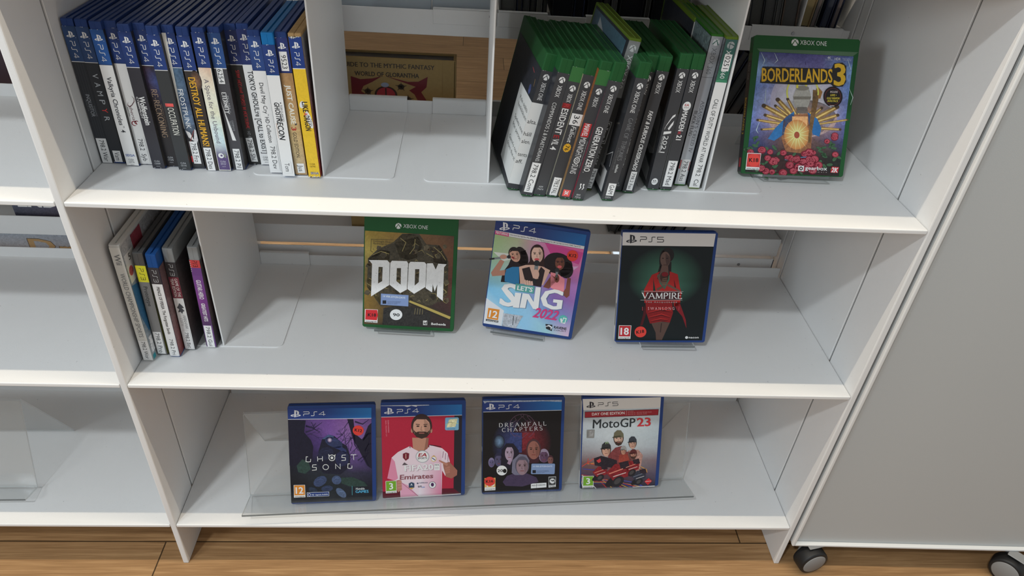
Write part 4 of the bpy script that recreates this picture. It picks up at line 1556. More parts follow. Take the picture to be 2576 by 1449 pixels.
def m_gui(sh, f):
    sh.rect(.3, 2.4, 13.3, 150.9, (92, 56, 112), 0)
    sh.grid([(.3, 126), (13.3, 126), (13.3, 42), (.3, 42)], [[(100, 62, 120), (96, 58, 116)], [(112, 58, 124), (98, 50, 112)], [(70, 44, 80), (64, 42, 76)]], 1)
    sh.rect(.3, 138.7, 13.3, 150.9, (166, 58, 60), 1)
    sh.psword('PS3', (4.2, 149.6), (4.2, 140.4), 5.4, (60, 30, 34), 2, wd=.13)
    st(sh, 'GUITAR HERO', 119, 87, 3.6, 6.0, (208, 204, 206), bold=.02)
    st(sh, 'GREATEST HITS', 80, 48.6, 4.0, 5.0, (214, 212, 214), bold=.03)
    for k in range(6):
        sh.poly([(.4, 149 - k * 3), (1.4, 148 - k * 3), (.4, 147 - k * 3)], (180, 180, 182), 3)


GRD = [[(58, 54, 56), (50, 50, 54)], [(74, 62, 62), (52, 48, 50)], [(60, 56, 58), (44, 44, 48)]]
mixed(0.0184, 0.0478, 0.0014, 0, 'white plastic game case at the left end of the middle shelf', WHITEPL, 0.1905, 187, m_wii, [dict(text='798.2 Wor', v0=2.6, v1=37.4, u0=.8, u1=12.8, th=5.0)],
      [[(160, 160, 160), (110, 110, 116)], [(90, 120, 140), (70, 80, 90)], [(150, 150, 150), (90, 90, 92)]])
mixed(0.0328, 0.0606, 0.0056, 0, 'dark grey game case with yellow block on its grey spine', DARKGREY, 0.1715, 151.7, m_pro, [dict(text='798.2 Pro', v0=3.0, v1=42.4, u0=1.2, u1=11.8, th=5.2)], [[(100, 100, 100), (80, 80, 80)], [(150, 150, 70), (80, 80, 60)]])
mixed(0.0510, 0.0572, 0.0046, 0, 'mid blue game case with white spine and black block between grey ones', PS3BLUE, 0.1715, 151.4, m_pri, [dict(text='798.2 Pri', v0=2.2, v1=35.2, u0=1.4, u1=12.2, th=5.0)], [[(90, 70, 72), (80, 70, 70)], [(110, 84, 84), (60, 54, 56)], [(120, 60, 60), (60, 50, 52)]])
e = mixed(0.0670, 0.0722, 0.0040, 0, 'smoke clear game case with dark red block and winged emblem on the spine', CLEARGREY, 0.1715, 150.3, m_bat, [dict(text='798.2 Bat', v0=2.6, v1=35.0, u0=2.0, u1=12.0, th=4.8)], GRD)
mixed(0.0952, 0.0780, 0.0052, 0, 'smoke clear game case with purple spine against the bookend', CLEARGREY, 0.1715, 150.9, m_gui, [dict(text='798.2 Gui', v0=1.6, v1=41.2, u0=1.2, u1=11.6, th=5.0)], GRD)

# ------------------------------------------------------------------ cases shown face on
def pose(p, yaw, lean, roll):
    """bottom left front corner p; leaning back; matrix columns: along the width, into the depth, up the face"""
    y, l, r = (math.radians(v) for v in (yaw, lean, roll))
    ux = Vector((math.cos(y), math.sin(y), 0))
    n0 = Vector((math.sin(y), -math.cos(y), 0))
    up = Vector((0, 0, 1)) * math.cos(l) - n0 * math.sin(l)
    a = ux * math.cos(r) - up * math.sin(r)
    b = ux * math.sin(r) + up * math.cos(r)
    d = b.cross(a)
    M = Matrix((a, d, b)).transposed().to_4x4()
    return Matrix.Translation(p) @ M


FT = 0.0138
GROUP_F = 'game cases displayed face on'


def facing(p, yaw, lean, roll, label, m, corners, H=171.5):
    mw = pose(p, yaw, lean, roll)
    e = empty('game_case', mw, label, 'video game case', GROUP_F)
    shell(e, 0.135, 0.1715, FT, m)
    sh = Sheet(k=0.79)
    fr, sp, bk = faces(0.135, FT)
    tf = homog(corners, [(0, 0), (135, 0), (135, 171.5), (0, 171.5)])
    sh.face(fr, tf, True)
    return e, sh, (fr, sp, bk), tf


def spine_plain(sh, fns, ins, hb, hdr, body, marks=(), low=1.6):
    sh.face(fns[1])
    sh.rect(.3, low, 13.5, hb, body, 0)
    sh.rect(.3, hb, 13.5, ins, hdr, 0)
    for (v0, v1, u0, u1, c) in marks:
        sh.rect(u0, v0, u1, v1, c, 2)
    sh.face(fns[2])
    sh.rect(3, 3, 134, ins, (70, 72, 76), 0, .6)


def sticker(e, fns, tf, name, draw):
    s = Sheet(k=0.79)
    s.face(fns[0], tf, True)
    draw(s)
    return s.build(name, e)


def pegi(s, q, num, c, tc=(226, 224, 222)):
    """q: TL, TR, BR, BL of the whole box in picture order"""
    s.poly(q, (214, 214, 212), 5)
    tl, tr, br, bl = [Vector(p) for p in q]
    a = tl.lerp(bl, .03).lerp(tr.lerp(br, .03), .04)
    b = tr.lerp(br, .03).lerp(tl.lerp(bl, .03), .04)
    cc = tr.lerp(br, .82).lerp(tl.lerp(bl, .82), .04)
    d = tl.lerp(bl, .82).lerp(tr.lerp(br, .82), .04)
    s.poly([a, b, cc, d], c, 6)
    h = (bl - tl).length
    n0 = tl.lerp(bl, .70).lerp(tr.lerp(br, .70), .17 if len(num) > 1 else .34)
    n1 = tl.lerp(bl, .70).lerp(tr.lerp(br, .70), .83 if len(num) > 1 else .68)
    s.text(num, n0, n1, h * .52, tc, 7, bold=.04)
    w0 = tl.lerp(bl, .965).lerp(tr.lerp(br, .965), .06)
    w1 = tl.lerp(bl, .965).lerp(tr.lerp(br, .965), .94)
    s.text('www.pegi.info', w0, w1, h * .085, (60, 60, 62), 7, bold=.02)


def kround(s, cx, cy, rx, ry, t, slope=0.0, L=8):
    s.ell(cx, cy, rx, ry, (206, 62, 54), L, 28)
    s.text(t, (cx - rx * .66, cy + ry * .26 + slope), (cx + rx * .66, cy + ry * .26 - slope), ry * .58, (44, 22, 22), L + 1, bold=.045)


def head(s, cx, cy, rx, ry, skin, hair, L=4, cap=None, beard=False, feat=True, rot=0, hairtop=.5):
    """plain generic printed head"""
    s.ell(cx, cy - ry * .12, rx * 1.12, ry * 1.08, hair, L, 22, rot)
    s.ell(cx, cy, rx * .92, ry * .98, skin, L + 1, 22, rot)
    dk = tuple(int(v * .62) for v in skin)
    s.poly([(cx + rx * .25, cy - ry * .8), (cx + rx * .85, cy - ry * .3), (cx + rx * .85, cy + ry * .3), (cx + rx * .4, cy + ry * .8), (cx + rx * .3, cy)], tuple(int(v * .86) for v in skin), L + 2)
    if hairtop:
        s.poly([(cx - rx * .95, cy - ry * .35), (cx - rx * .7, cy - ry * .9), (cx, cy - ry * 1.12), (cx + rx * .7, cy - ry * .9), (cx + rx * .95, cy - ry * .35), (cx + rx * .5, cy - ry * hairtop - ry * .1), (cx - rx * .5, cy - ry * hairtop - ry * .1)], hair, L + 3)
    if feat:
        for sg in (-1, 1):
            s.ell(cx + sg * rx * .4, cy - ry * .1, rx * .17, ry * .06, (40, 30, 28), L + 3, 10)
            s.line([(cx + sg * rx * .2, cy - ry * .24), (cx + sg * rx * .62, cy - ry * .27)], ry * .06, (50, 38, 34), L + 3)
        s.line([(cx, cy - ry * .1), (cx - rx * .08, cy + ry * .25), (cx + rx * .1, cy + ry * .28)], ry * .04, dk, L + 3)
        s.line([(cx - rx * .3, cy + ry * .5), (cx + rx * .3, cy + ry * .5)], ry * .07, (120, 60, 56), L + 3)
    if beard:
        s.poly([(cx - rx * .9, cy + ry * .2), (cx - rx * .6, cy + ry * .45), (cx - rx * .35, cy + ry * .38), (cx + rx * .35, cy + ry * .38), (cx + rx * .6, cy + ry * .45), (cx + rx * .9, cy + ry * .2), (cx + rx * .6, cy + ry * .85), (cx, cy + ry * 1.02), (cx - rx * .6, cy + ry * .85)], (58, 44, 40), L + 2)
        s.line([(cx - rx * .28, cy + ry * .52), (cx + rx * .28, cy + ry * .52)], ry * .09, (150, 92, 84), L + 4)
    if cap:
        s.poly([(cx - rx * 1.1, cy - ry * .25), (cx - rx * .95, cy - ry * .9), (cx - rx * .3, cy - ry * 1.28), (cx + rx * .5, cy - ry * 1.25), (cx + rx * 1.05, cy - ry * .75), (cx + rx * 1.12, cy - ry * .2)], cap, L + 4)
        s.poly([(cx - rx * 1.45, cy - ry * .18), (cx - rx * .9, cy - ry * .42), (cx + rx * .4, cy - ry * .5), (cx + rx * .6, cy - ry * .3), (cx - rx * .6, cy - ry * .16)], tuple(int(v * .7) for v in cap), L + 5)


def mic(s, x0, y0, x1, y1, w, L=9):
    s.line([(x0, y0), (x1, y1)], [w, w * .7], (120, 126, 130), L)
    s.line([(x1, y1), (x1 + (x1 - x0) * .35, y1 + (y1 - y0) * .35)], w * .7, (40, 42, 46), L)
    s.ell(x0, y0, w * .75, w * .75, (44, 46, 50), L + 1, 14)


# acrylic display stands ------------------------------------------------------
def stand_profile(t, depth, tray, height, leg_end):
    """open polyline in local (y, z): tray tip, bend, fold at the top, foot of the rear leg"""
    return [(-tray, 0.0), (depth, 0.0), (depth, height), leg_end]


def acrylic_stand(mw, x0, x1, tray, depth, height, label, shelf_z, back, name='display_stand', th=0.003, chamfer=0, top_flap=True):
    e = empty(name, mw, label, 'display stand')
    inv = mw.inverted()
    # foot of the rear leg: on the shelf, 'back' metres behind the fold
    top_w = mw @ Vector(((x0 + x1) / 2, depth, height))
    foot = inv @ Vector((top_w.x, top_w.y + back, shelf_z + 0.0005))
    pl = [(-tray, -th), (depth + th, -th), (depth + th, height + th), (foot.y, foot.z)]
    lp1 = strip_loop([(-tray, -th), (depth + th, -th)], th)
    bm = bmesh.new()
    lp = [(-tray, -th), (depth + th, -th), (depth + th, 0.0), (depth - 0.001, 0.0), (-tray, 0.0)]

    def sheet(loop, edge_idx, nm):
        b = bmesh.new()
        A = [b.verts.new((x0, q[0], q[1])) for q in loop]
        B = [b.verts.new((x1, q[0], q[1])) for q in loop]
        n = len(loop)
        for i in range(n):
            f = b.faces.new((A[i], A[(i + 1) % n], B[(i + 1) % n], B[i]))
            f.material_index = edge_idx.get(i, 0)
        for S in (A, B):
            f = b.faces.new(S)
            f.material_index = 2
        fix(b)
        return link(nm, b, [ACRYL, ACRYL_EDGE, ACRYL_LIT], e)
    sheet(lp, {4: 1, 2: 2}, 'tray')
    bm.free()
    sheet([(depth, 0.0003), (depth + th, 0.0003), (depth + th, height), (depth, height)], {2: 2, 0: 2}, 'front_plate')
    if top_flap:
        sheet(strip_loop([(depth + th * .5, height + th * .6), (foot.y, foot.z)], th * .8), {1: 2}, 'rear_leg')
    return e


def easel(mw, cx, w, label, shelf_z, name='display_stand', tray=0.0125, back=0.055):
    return acrylic_stand(mw @ Matrix.Translation((cx, 0, -0.0002)), -w / 2, w / 2, tray, FT + 0.0012, 0.105, label, shelf_z, back)


# 1 -- green case, warm brown cover (middle shelf, left)
C_D = [(135, 1247), (1110, 1302), (1162, 15), (152, -48)]
DOOM = ((0.2957, 0.1236, ZM + 0.0090), -2.97, 23.83, 0.05)
e, s, F, tf = facing(*DOOM, 'green case with amber cover and huge white chiselled capitals, on the middle shelf', GREEN, C_D)
s.grid([(157, 165), (1120, 228), (1077, 1268), (150, 1218)], [[(150, 128, 56), (140, 112, 56), (112, 84, 56), (84, 62, 48)], [(176, 158, 82), (120, 100, 60), (96, 72, 50), (104, 70, 50)], [(120, 104, 60), (84, 70, 50), (70, 52, 44), (96, 58, 46)],
                                                                  [(130, 104, 48), (76, 62, 44), (60, 48, 42), (84, 52, 44)], [(128, 100, 46), (60, 50, 42), (50, 42, 40), (64, 44, 42)], [(84, 66, 42), (44, 40, 38), (46, 40, 40), (54, 40, 40)]], 0, .8)
# a plain heap of dark plates and rock stands in for the figure
for q, c, a in (([(190, 480), (300, 370), (460, 300), (560, 200), (740, 200), (820, 320), (960, 330), (1060, 520), (1050, 900), (880, 1010), (560, 1010), (330, 1020), (180, 800)], (66, 60, 48), .35),
                ([(480, 300), (540, 220), (640, 200), (730, 230), (780, 330), (720, 470), (620, 500), (530, 460)], (84, 76, 60), .4),
                ([(200, 480), (330, 380), (430, 400), (420, 500), (300, 560), (200, 560)], (96, 86, 62), .4),
                ([(880, 380), (960, 330), (1050, 480), (1040, 560), (900, 520)], (70, 60, 50), .4),
                ([(160, 720), (260, 680), (300, 860), (340, 1000), (200, 860)], (104, 92, 60), .4),
                ([(980, 760), (1050, 780), (1050, 880), (960, 960)], (92, 80, 56), .4),
                ([(360, 1040), (520, 1010), (860, 1060), (870, 1250), (350, 1225)], (46, 44, 42), .4)):
    s.poly(q, c, 1, a)
r2 = random.Random(11)
for _ in range(70):
    x = 190 + r2.random() * 850
    y = 330 + r2.random() * 650
    if x < 300 and y < 450:
        continue
    r = r2.uniform(14, 46)
    a = r2.uniform(0, 6.28)
    q = [(x + r * math.cos(a + t) * r2.uniform(.6, 1.1), y + r * math.sin(a + t) * r2.uniform(.6, 1.1)) for t in (0, 1.3, 2.6, 3.9, 5.2)]
    v = r2.uniform(.55, 1.5)
    s.poly(q, (int(62 * v), int(56 * v), int(44 * v)), 1.4, .5)
    s.line(q[:3], [2, 5, 1], (150, 136, 84) if r2.random() < .5 else (96, 72, 50), 1.7)
for q in ([(540, 250), (600, 300), (560, 400)], [(700, 260), (690, 360), (640, 430)], [(240, 440), (330, 400), (420, 430)], [(900, 350), (980, 420), (1030, 500)], [(180, 760), (240, 800), (280, 900)], [(200, 700), (270, 740)], [(820, 420), (900, 470)], [(1000, 820), (1040, 860)]):
    s.line(q, 7, (140, 128, 84), 2)
s.line([(640, 960), (1080, 1150)], [26, 30], (170, 150, 84), 3)
s.line([(630, 940), (1085, 1120)], [12, 12], (60, 52, 40), 4)
s.line([(640, 985), (1075, 1180)], [14, 20], (48, 42, 38), 4)
for k in range(4):
    s.line([(705 + k * 26, 1040), (695 + k * 28, 1110)], 9, (104, 94, 70), 4)
# chiselled letters
WD = (216, 217, 216)
s.poly([(200, 497), (400, 500), (425, 530), (420, 780), (225, 908), (235, 540)], WD, 5, .93, holes=[[(305, 575), (350, 575), (345, 735), (300, 762)]])
s.poly([(432, 530), (450, 505), (610, 510), (625, 535), (612, 830), (540, 870), (424, 775)], WD, 5, .93, holes=[[(503, 588), (548, 588), (545, 775), (498, 735)]])
s.poly([(632, 540), (650, 517), (800, 520), (822, 545), (812, 800), (690, 878), (618, 825)], WD, 5, .93, holes=[[(700, 600), (746, 600), (740, 745), (696, 785)]])
s.poly([(828, 535), (890, 533), (922, 605), (950, 538), (1040, 545), (1012, 580), (1000, 958), (935, 905), (940, 770), (912, 850), (890, 770), (884, 862), (815, 815)], WD, 5, .93)
for _ in range(46):
    s.ell(rnd.uniform(235, 1010), rnd.uniform(520, 840), rnd.uniform(1, 4.5), rnd.uniform(1, 3), (92, 90, 86), 6, 6)
s.line([(465, 270), (225, 262), (220, 395), (245, 410)], 5, (80, 72, 48), 3)
s.text('Helsingin kaupun', (245, 293), (470, 305), 22, (80, 72, 50), 3)
s.text('Myöhempi on ma', (245, 318), (440, 330), 20, (80, 72, 50), 3)
s.text('L', (245, 380), (257, 381), 20, (80, 72, 50), 3)
s.rect(788, 1180, 832, 1230, (214, 212, 208), 5)
s.text('id', (795, 1222), (826, 1224), 34, (48, 40, 40), 6, bold=.06)
s.text('Bethesda', (876, 1228), (1032, 1236), 26, (214, 212, 208), 5, bold=.03)
# green header printing on the case
s.sphere(518, 113, 33, (206, 208, 208), (36, 84, 44), 3)
s.text('XBOX ONE', (570, 133), (835, 152), 42, (200, 203, 203), 3)
spine_plain(s, F, 151, 140, (36, 84, 44), (40, 40, 42), [(20, 60, 3, 9, (120, 110, 90))])
s.build('cover_sleeve', e)


def f(s):
    q = [(333, 875), (630, 893), (628, 1020), (330, 1000)]
    s.poly(q, (122, 142, 184), 7)
    s.text('14 VRK-DYGN-DAYS', (355, 915), (594, 934), 22, (196, 204, 220), 8, bold=.04)
    s.rect(350, 952, 390, 990, (34, 36, 42), 8)
    s.text('HELSINGIN KAUPUNGINKIRJASTO', (402, 968), (548, 972), 8, (60, 70, 96), 8)
    s.text('HELSINGFORS STADSBIBLIOTEK', (402, 982), (540, 985), 8, (60, 70, 96), 8)
    s.text('HELSINKI CITY LIBRARY', (402, 994), (510, 997), 8, (60, 70, 96), 8)


tag(sticker(e, F, tf, 'loan_period_sticker', f), 'blue sticker about fourteen days')
sticker(e, F, tf, 'number_sticker', lambda s: (s.ell(497, 1113, 67, 61, (222, 222, 220), 7, 30), s.text('90', (462, 1130), (534, 1134), 34, (36, 36, 38), 8, bold=.04)))


def f(s):
    s.poly([(160, 1050), (300, 1056), (296, 1206), (158, 1195)], (214, 212, 210), 7)
    s.poly([(168, 1056), (294, 1060), (300, 1120), (290, 1176), (164, 1168)], (198, 44, 50), 8)
    s.text('K18', (192, 1133), (280, 1136), 36, (40, 24, 26), 9, bold=.05)
    s.text('www.pegi.info', (168, 1192), (288, 1199), 14, (50, 50, 52), 8, bold=.02)


sticker(e, F, tf, 'age_rating_sticker', f)
easel(pose(*DOOM), 0.061, 0.083, 'clear acrylic stand under the amber cover with green case', ZM)

# 2 -- blue case, three singers (middle shelf, centre)
C_S = [(108, 1190), (1035, 1368), (1245, 190), (262, 48)]
SING = ((0.4747, 0.1295, ZM + 0.0105), -7.55, 12.84, 3.0)
e, s, F, tf = facing(*SING, 'blue case with three singers on a pastel cover, centre of the middle shelf', BLUE, C_S)
s.poly([(258, 88), (1205, 215), (1183, 340), (250, 172)], (44, 56, 108), 0)
s.grid([(700, 140), (1205, 215), (1183, 340), (680, 250)], [[(44, 56, 108), (36, 92, 150)], [(44, 56, 108), (34, 98, 158)]], 1)
s.pslogo(292, 178, 108, 92, (208, 210, 216))
s.psword('PS4', (428, 168), (668, 205), 54, (212, 214, 218), wd=.13)
s.poly([(250, 172), (1183, 338), (1176, 372), (246, 212)], (206, 206, 208), 1)
s.poly([(250, 176), (390, 203), (388, 240), (246, 213)], (190, 70, 120), 2)
s.text('FEATURING', (256, 205), (376, 228), 22, (220, 214, 218), 3, bold=.02)
s.text("Calvin Harris feat. Rag'n'Bone Man, Billie Eilish, The Offspring, Joe Jonas feat. AJR, Lady Gaga, Joel Corry x MNEK, Topic & A7S", (398, 222), (1140, 353), 12, (60, 58, 64), 3, bold=.02)
s.text('and many more!', (720, 294), (808, 309), 11, (60, 58, 64), 3)
s.grid([(246, 214), (1176, 374), (1010, 1335), (118, 1160)], [[(150, 176, 124), (166, 172, 140), (196, 130, 168), (196, 84, 140), (206, 96, 150)], [(156, 184, 140), (170, 180, 160), (176, 120, 168), (186, 96, 150), (200, 116, 164)],
                                                                 [(150, 190, 180), (160, 190, 196), (150, 130, 180), (140, 104, 164), (160, 110, 168)], [(120, 180, 214), (130, 186, 220), (128, 150, 196), (120, 96, 160), (140, 100, 160)],
                                                                 [(170, 200, 220), (130, 184, 216), (140, 184, 212), (120, 140, 190), (130, 130, 180)], [(214, 216, 220), (170, 196, 214), (140, 186, 216), (150, 190, 196), (200, 170, 190)]], 0, .96)
s.poly([(230, 400), (560, 440), (330, 500)], (206, 210, 204), 1)
s.poly([(600, 520), (690, 318), (760, 400), (740, 560)], (200, 110, 160), 1)
s.poly([(760, 300), (1170, 410), (1120, 540), (820, 420)], (190, 70, 136), 1)
s.poly([(900, 560), (1120, 560), (1040, 620)], (204, 160, 196), 1)
s.poly([(152, 890), (330, 1030), (300, 1195), (118, 1160)], (206, 208, 212), 1)
# left singer
s.ell(520, 450, 62, 110, (40, 34, 36), 2, 20, -20)
s.poly([(430, 420), (560, 380), (580, 520), (540, 600), (490, 760), (430, 730), (300, 720), (320, 620), (380, 540)], (38, 32, 36), 2)
s.poly([(202, 620), (300, 480), (340, 500), (290, 600), (360, 590), (340, 650), (215, 658)], (176, 128, 110), 3)
s.poly([(345, 590), (420, 560), (490, 560), (490, 760), (340, 715)], (48, 118, 166), 3)
head(s, 448, 436, 56, 76, (196, 150, 130), (40, 34, 36), 4, rot=-22)
s.ell(428, 460, 17, 10, (140, 50, 56), 8, 12, 30)
mic(s, 388, 452, 240, 470, 26)
s.ell(330, 452, 36, 24, (188, 140, 122), 10, 14)
# right singer
s.ell(900, 540, 158, 128, (36, 30, 34), 2, 26, 20)
s.ell(990, 600, 72, 90, (36, 30, 34), 2, 20)
s.poly([(820, 620), (900, 640), (970, 700), (960, 860), (820, 790)], (214, 130, 140), 3)
s.poly([(1000, 680), (1036, 690), (1020, 880), (990, 905), (940, 860), (980, 800)], (116, 70, 60), 3)
s.poly([(830, 650), (870, 680), (880, 720), (800, 800), (740, 780)], (112, 68, 58), 3)
head(s, 918, 520, 54, 80, (112, 70, 58), (36, 30, 34), 4, hairtop=.62)
s.ell(915, 562, 24, 16, (196, 90, 96), 8, 14)
s.line([(866, 500), (905, 506), (930, 508), (968, 502)], 4, (70, 40, 50), 9)
mic(s, 888, 596, 884, 680, 30)
s.ell(886, 690, 26, 44, (108, 64, 54), 9, 14)
# middle singer
s.poly([(610, 400), (640, 340), (740, 350), (756, 440), (750, 560), (770, 700), (690, 760), (520, 720), (560, 560), (600, 500)], (52, 36, 36), 3)
s.poly([(490, 560), (560, 540), (640, 540), (740, 560), (816, 600), (740, 760), (500, 740)], (206, 168, 152), 4)
s.poly([(520, 580), (600, 560), (640, 700), (720, 560), (760, 600), (720, 780), (560, 750)], (46, 38, 42), 5)
s.poly([(600, 560), (700, 560), (690, 690), (640, 700)], (208, 170, 154), 5)
head(s, 680, 430, 66, 92, (216, 180, 164), (52, 36, 36), 6, hairtop=.74)
s.ell(676, 480, 26, 13, (196, 80, 90), 10, 14)
mic(s, 676, 520, 654, 680, 42, 11)
s.ell(664, 640, 36, 52, (210, 170, 154), 13, 16)
for k in range(4):
    s.line([(548 + k * 24, 700 + k * 5), (560 + k * 22, 760)], 20, (212, 174, 158), 8)
# title
GS = (92, 110, 140)
for dx, c, L in ((5, GS, 14), (0, (222, 222, 224), 15)):
    s.text('S', (284 + dx, 968 + dx), (452 + dx, 995 + dx), 244, c, L, bold=.05)
    s.poly([(a + dx, b + dx) for a, b in ((448, 834), (512, 842), (486, 1002), (422, 995))], c, L)
    s.poly([(a + dx, b + dx) for a, b in ((526, 842), (592, 854), (640, 940), (664, 776), (716, 784), (688, 1024), (634, 1016), (572, 906), (552, 1006), (492, 1000))], c, L + .2)
    s.text('G', (706 + dx, 1006 + dx), (928 + dx, 1036 + dx), 216, c, L + .4, bold=.05)
s.poly([(456, 735), (654, 772), (640, 850), (446, 815)], (84, 150, 146), 17)
s.text("LET'S", (468, 806), (626, 832), 48, (224, 224, 224), 18, bold=.04)
s.text('2022', (625, 1105), (875, 1148), 108, (196, 60, 116), 18, bold=.03, shear=.3)
pegi(s, [(165, 990), (292, 1014), (268, 1158), (146, 1134)], '12', (206, 130, 50))
s.poly([(146, 1114), (272, 1138), (268, 1158), (143, 1134)], (44, 44, 46), 7)
s.text('www.pegi.info', (152, 1131), (264, 1152), 12, (210, 210, 210), 8, bold=.02)
s.ell(952, 1140, 48, 46, (80, 168, 160), 4, 24)
s.line([(930, 1130), (938, 1180)], 18, (214, 220, 220), 5)
s.poly([(955, 1120), (992, 1130), (972, 1192), (935, 1180)], (214, 220, 220), 5)
s.poly([(960, 1130), (982, 1136), (966, 1180), (944, 1172)], (90, 170, 160), 6)
s.text('COMPATIBLE', (915, 1112), (986, 1124), 12, (120, 180, 176), 5)
s.poly([(764, 1186), (838, 1198), (832, 1268), (770, 1240)], (40, 42, 46), 4)
s.line([(765, 1215), (800, 1205), (828, 1225), (820, 1250)], [6, 14, 14, 6], (208, 208, 212), 5)
s.text('RAVENS', (852, 1238), (986, 1262), 28, (44, 44, 48), 5, bold=.05)
s.text('COURT', (850, 1262), (984, 1284), 14, (60, 60, 64), 5)
spine_plain(s, F, 163, 124, (44, 60, 112), (200, 200, 204), [(20, 60, 4, 9, (120, 60, 100))])
s.build('cover_sleeve', e)
sticker(e, F, tf, 'age_rating_sticker', lambda s: kround(s, 1054, 442, 60, 60, 'K12', -4))


def f(s):
    s.poly([(325, 1056), (530, 1092), (506, 1124), (450, 1226), (308, 1196)], (168, 172, 180), 7, .55)
    for k in range(9):
        s.line([(340 + k * 16, 1075 + k * 3), (332 + k * 15, 1150 + k * 3)], 2, (110, 114, 122), 8)
    s.line([(430, 1090), (418, 1190)], 8, (84, 86, 92), 8)
    s.line([(462, 1100), (448, 1170)], 5, (100, 102, 108), 8)


tag(sticker(e, F, tf, 'torn_foil_sticker', f), 'torn silver foil sticker')
easel(pose(*SING), 0.0535, 0.080, 'clear acrylic stand under the pastel cover with three singers', ZM)

# 3 -- blue case, dark green cover with red dress (middle shelf, right)
C_V = [(118, 1272), (1072, 1300), (1185, 135), (203, 122)]
VAMP = ((0.6726, 0.0995, ZM + 0.0098), -2.07, 14.42, -2.4)
e, s, F, tf = facing(*VAMP, 'blue case with white header and a red dress on dark green, middle shelf', BLUE, C_V)
s.poly([(204, 125), (1165, 143), (1146, 276), (198, 258)], (200, 198, 197), 0)
s.pslogo(237, 238, 112, 90, (40, 40, 46))
s.psword('PS5', (380, 222), (626, 228), 52, (44, 44, 48), wd=.13)
s.poly([(198, 258), (1146, 276), (1048, 1278), (130, 1258)], (20, 27, 30), 0)
s.glow(650, 590, 400, 318, (64, 110, 92), (20, 27, 30), 1, 40)
s.ell(668, 360, 66, 76, (30, 26, 28), 3, 22)
s.ell(620, 420, 40, 110, (30, 26, 28), 3, 20)
s.poly([(660, 440), (708, 430), (706, 540), (668, 600), (640, 560)], (34, 28, 30), 3)
s.poly([(585, 470), (560, 560), (620, 560), (610, 470)], (30, 26, 28), 3)
s.poly([(606, 470), (672, 470), (680, 560), (640, 700), (560, 600), (590, 540)], (92, 70, 64), 4)
s.ell(643, 405, 52, 80, (92, 72, 66), 5, 22)
s.poly([(645, 340), (690, 380), (690, 430), (660, 480), (645, 410)], (68, 52, 50), 6)
for sg in (-1, 1):
    s.ell(640 + sg * 22, 393, 10, 5, (34, 26, 26), 7, 8)
s.line([(622, 463), (656, 463)], 7, (64, 38, 40), 7)
s.poly([(505, 565), (590, 530), (560, 580), (590, 660), (640, 720), (690, 620), (690, 530), (775, 562), (800, 700), (820, 760), (800, 900), (740, 900), (720, 700), (730, 860), (430, 860), (425, 720)], (150, 34, 34), 4, .9)
s.poly([(520, 600), (545, 735), (520, 735)], (24, 44, 40), 5)
s.poly([(735, 610), (760, 700), (745, 720)], (60, 20, 24), 5)
s.poly([(440, 850), (720, 840), (732, 970), (700, 1075), (620, 1060), (490, 1082), (448, 960)], (120, 26, 30), 5, .9)
for q in ([(470, 960), (600, 930), (720, 950)], [(480, 1010), (610, 980), (700, 1010)], [(560, 900), (640, 930), (720, 900)], [(500, 1050), (600, 1030), (680, 1040)]):
    s.line(q, [3, 9, 3], (168, 44, 42), 6)
    s.line([(a, b + 14) for a, b in q], [3, 9, 3], (76, 18, 24), 6)
s.poly([(430, 880), (452, 960), (412, 1100), (384, 1104), (415, 990)], (70, 22, 28), 4)
s.poly([(735, 860), (800, 860), (870, 1050), (878, 1142), (830, 1010), (770, 940)], (116, 28, 36), 4)
s.poly([(505, 1080), (600, 1062), (700, 1075), (618, 1262), (556, 1260), (550, 1180)], (82, 62, 56), 4)
s.line([(612, 1080), (600, 1180)], 10, (50, 36, 36), 5)
s.ell(634, 590, 44, 56, (60, 40, 36), 6, 16)
s.ell(640, 560, 34, 24, (110, 26, 34), 7, 16)
for k in range(4):
    s.line([(612, 612 + k * 18), (664, 600 + k * 20)], 11, (104, 80, 66), 8)
s.line([(670, 670), (800, 740)], [26, 16], (92, 70, 62), 6)
s.line([(560, 720), (620, 690)], [26, 20], (84, 64, 54), 7)
s.poly([(440, 745), (800, 745), (800, 835), (440, 835)], (58, 30, 34), 7)
s.strokes('VAMPIRE', (404, 812), (824, 820), 62, (206, 206, 206), 9, thick=.17, thin=.07)
s.line([(397, 735), (836, 744)], 3.4, (170, 172, 172), 9)
s.line([(388, 828), (828, 834)], 3.4, (170, 172, 172), 9)
s.text('T H E   M A S Q U E R A D E', (443, 858), (772, 864), 14, (160, 162, 162), 9)
s.text('S W A N S O N G', (466, 934), (746, 938), 30, (206, 150, 152), 9)
s.line([(410, 900), (410, 940)], 4, (196, 70, 80), 9)
s.line([(795, 905), (792, 944)], 4, (196, 70, 80), 9)
pegi(s, [(164, 1094), (294, 1098), (284, 1243), (156, 1239)], '18', (176, 46, 52))
s.ell(882, 1241, 16, 15, (206, 206, 206), 5, 16)
s.text('nacon', (905, 1252), (1012, 1254), 24, (206, 206, 206), 5, bold=.02)
spine_plain(s, F, 164, 130, (200, 198, 197), (200, 198, 197), [(24, 60, 4, 9, (60, 60, 64)), (131, 131.6, .5, 13.4, (60, 60, 62))])
s.build('cover_sleeve', e)
sticker(e, F, tf, 'age_rating_sticker', lambda s: kround(s, 390, 1169, 62, 59, 'K18', 6))
easel(pose(*VAMP), 0.078, 0.080, 'clear acrylic stand under the dark green cover with red dress', ZM)

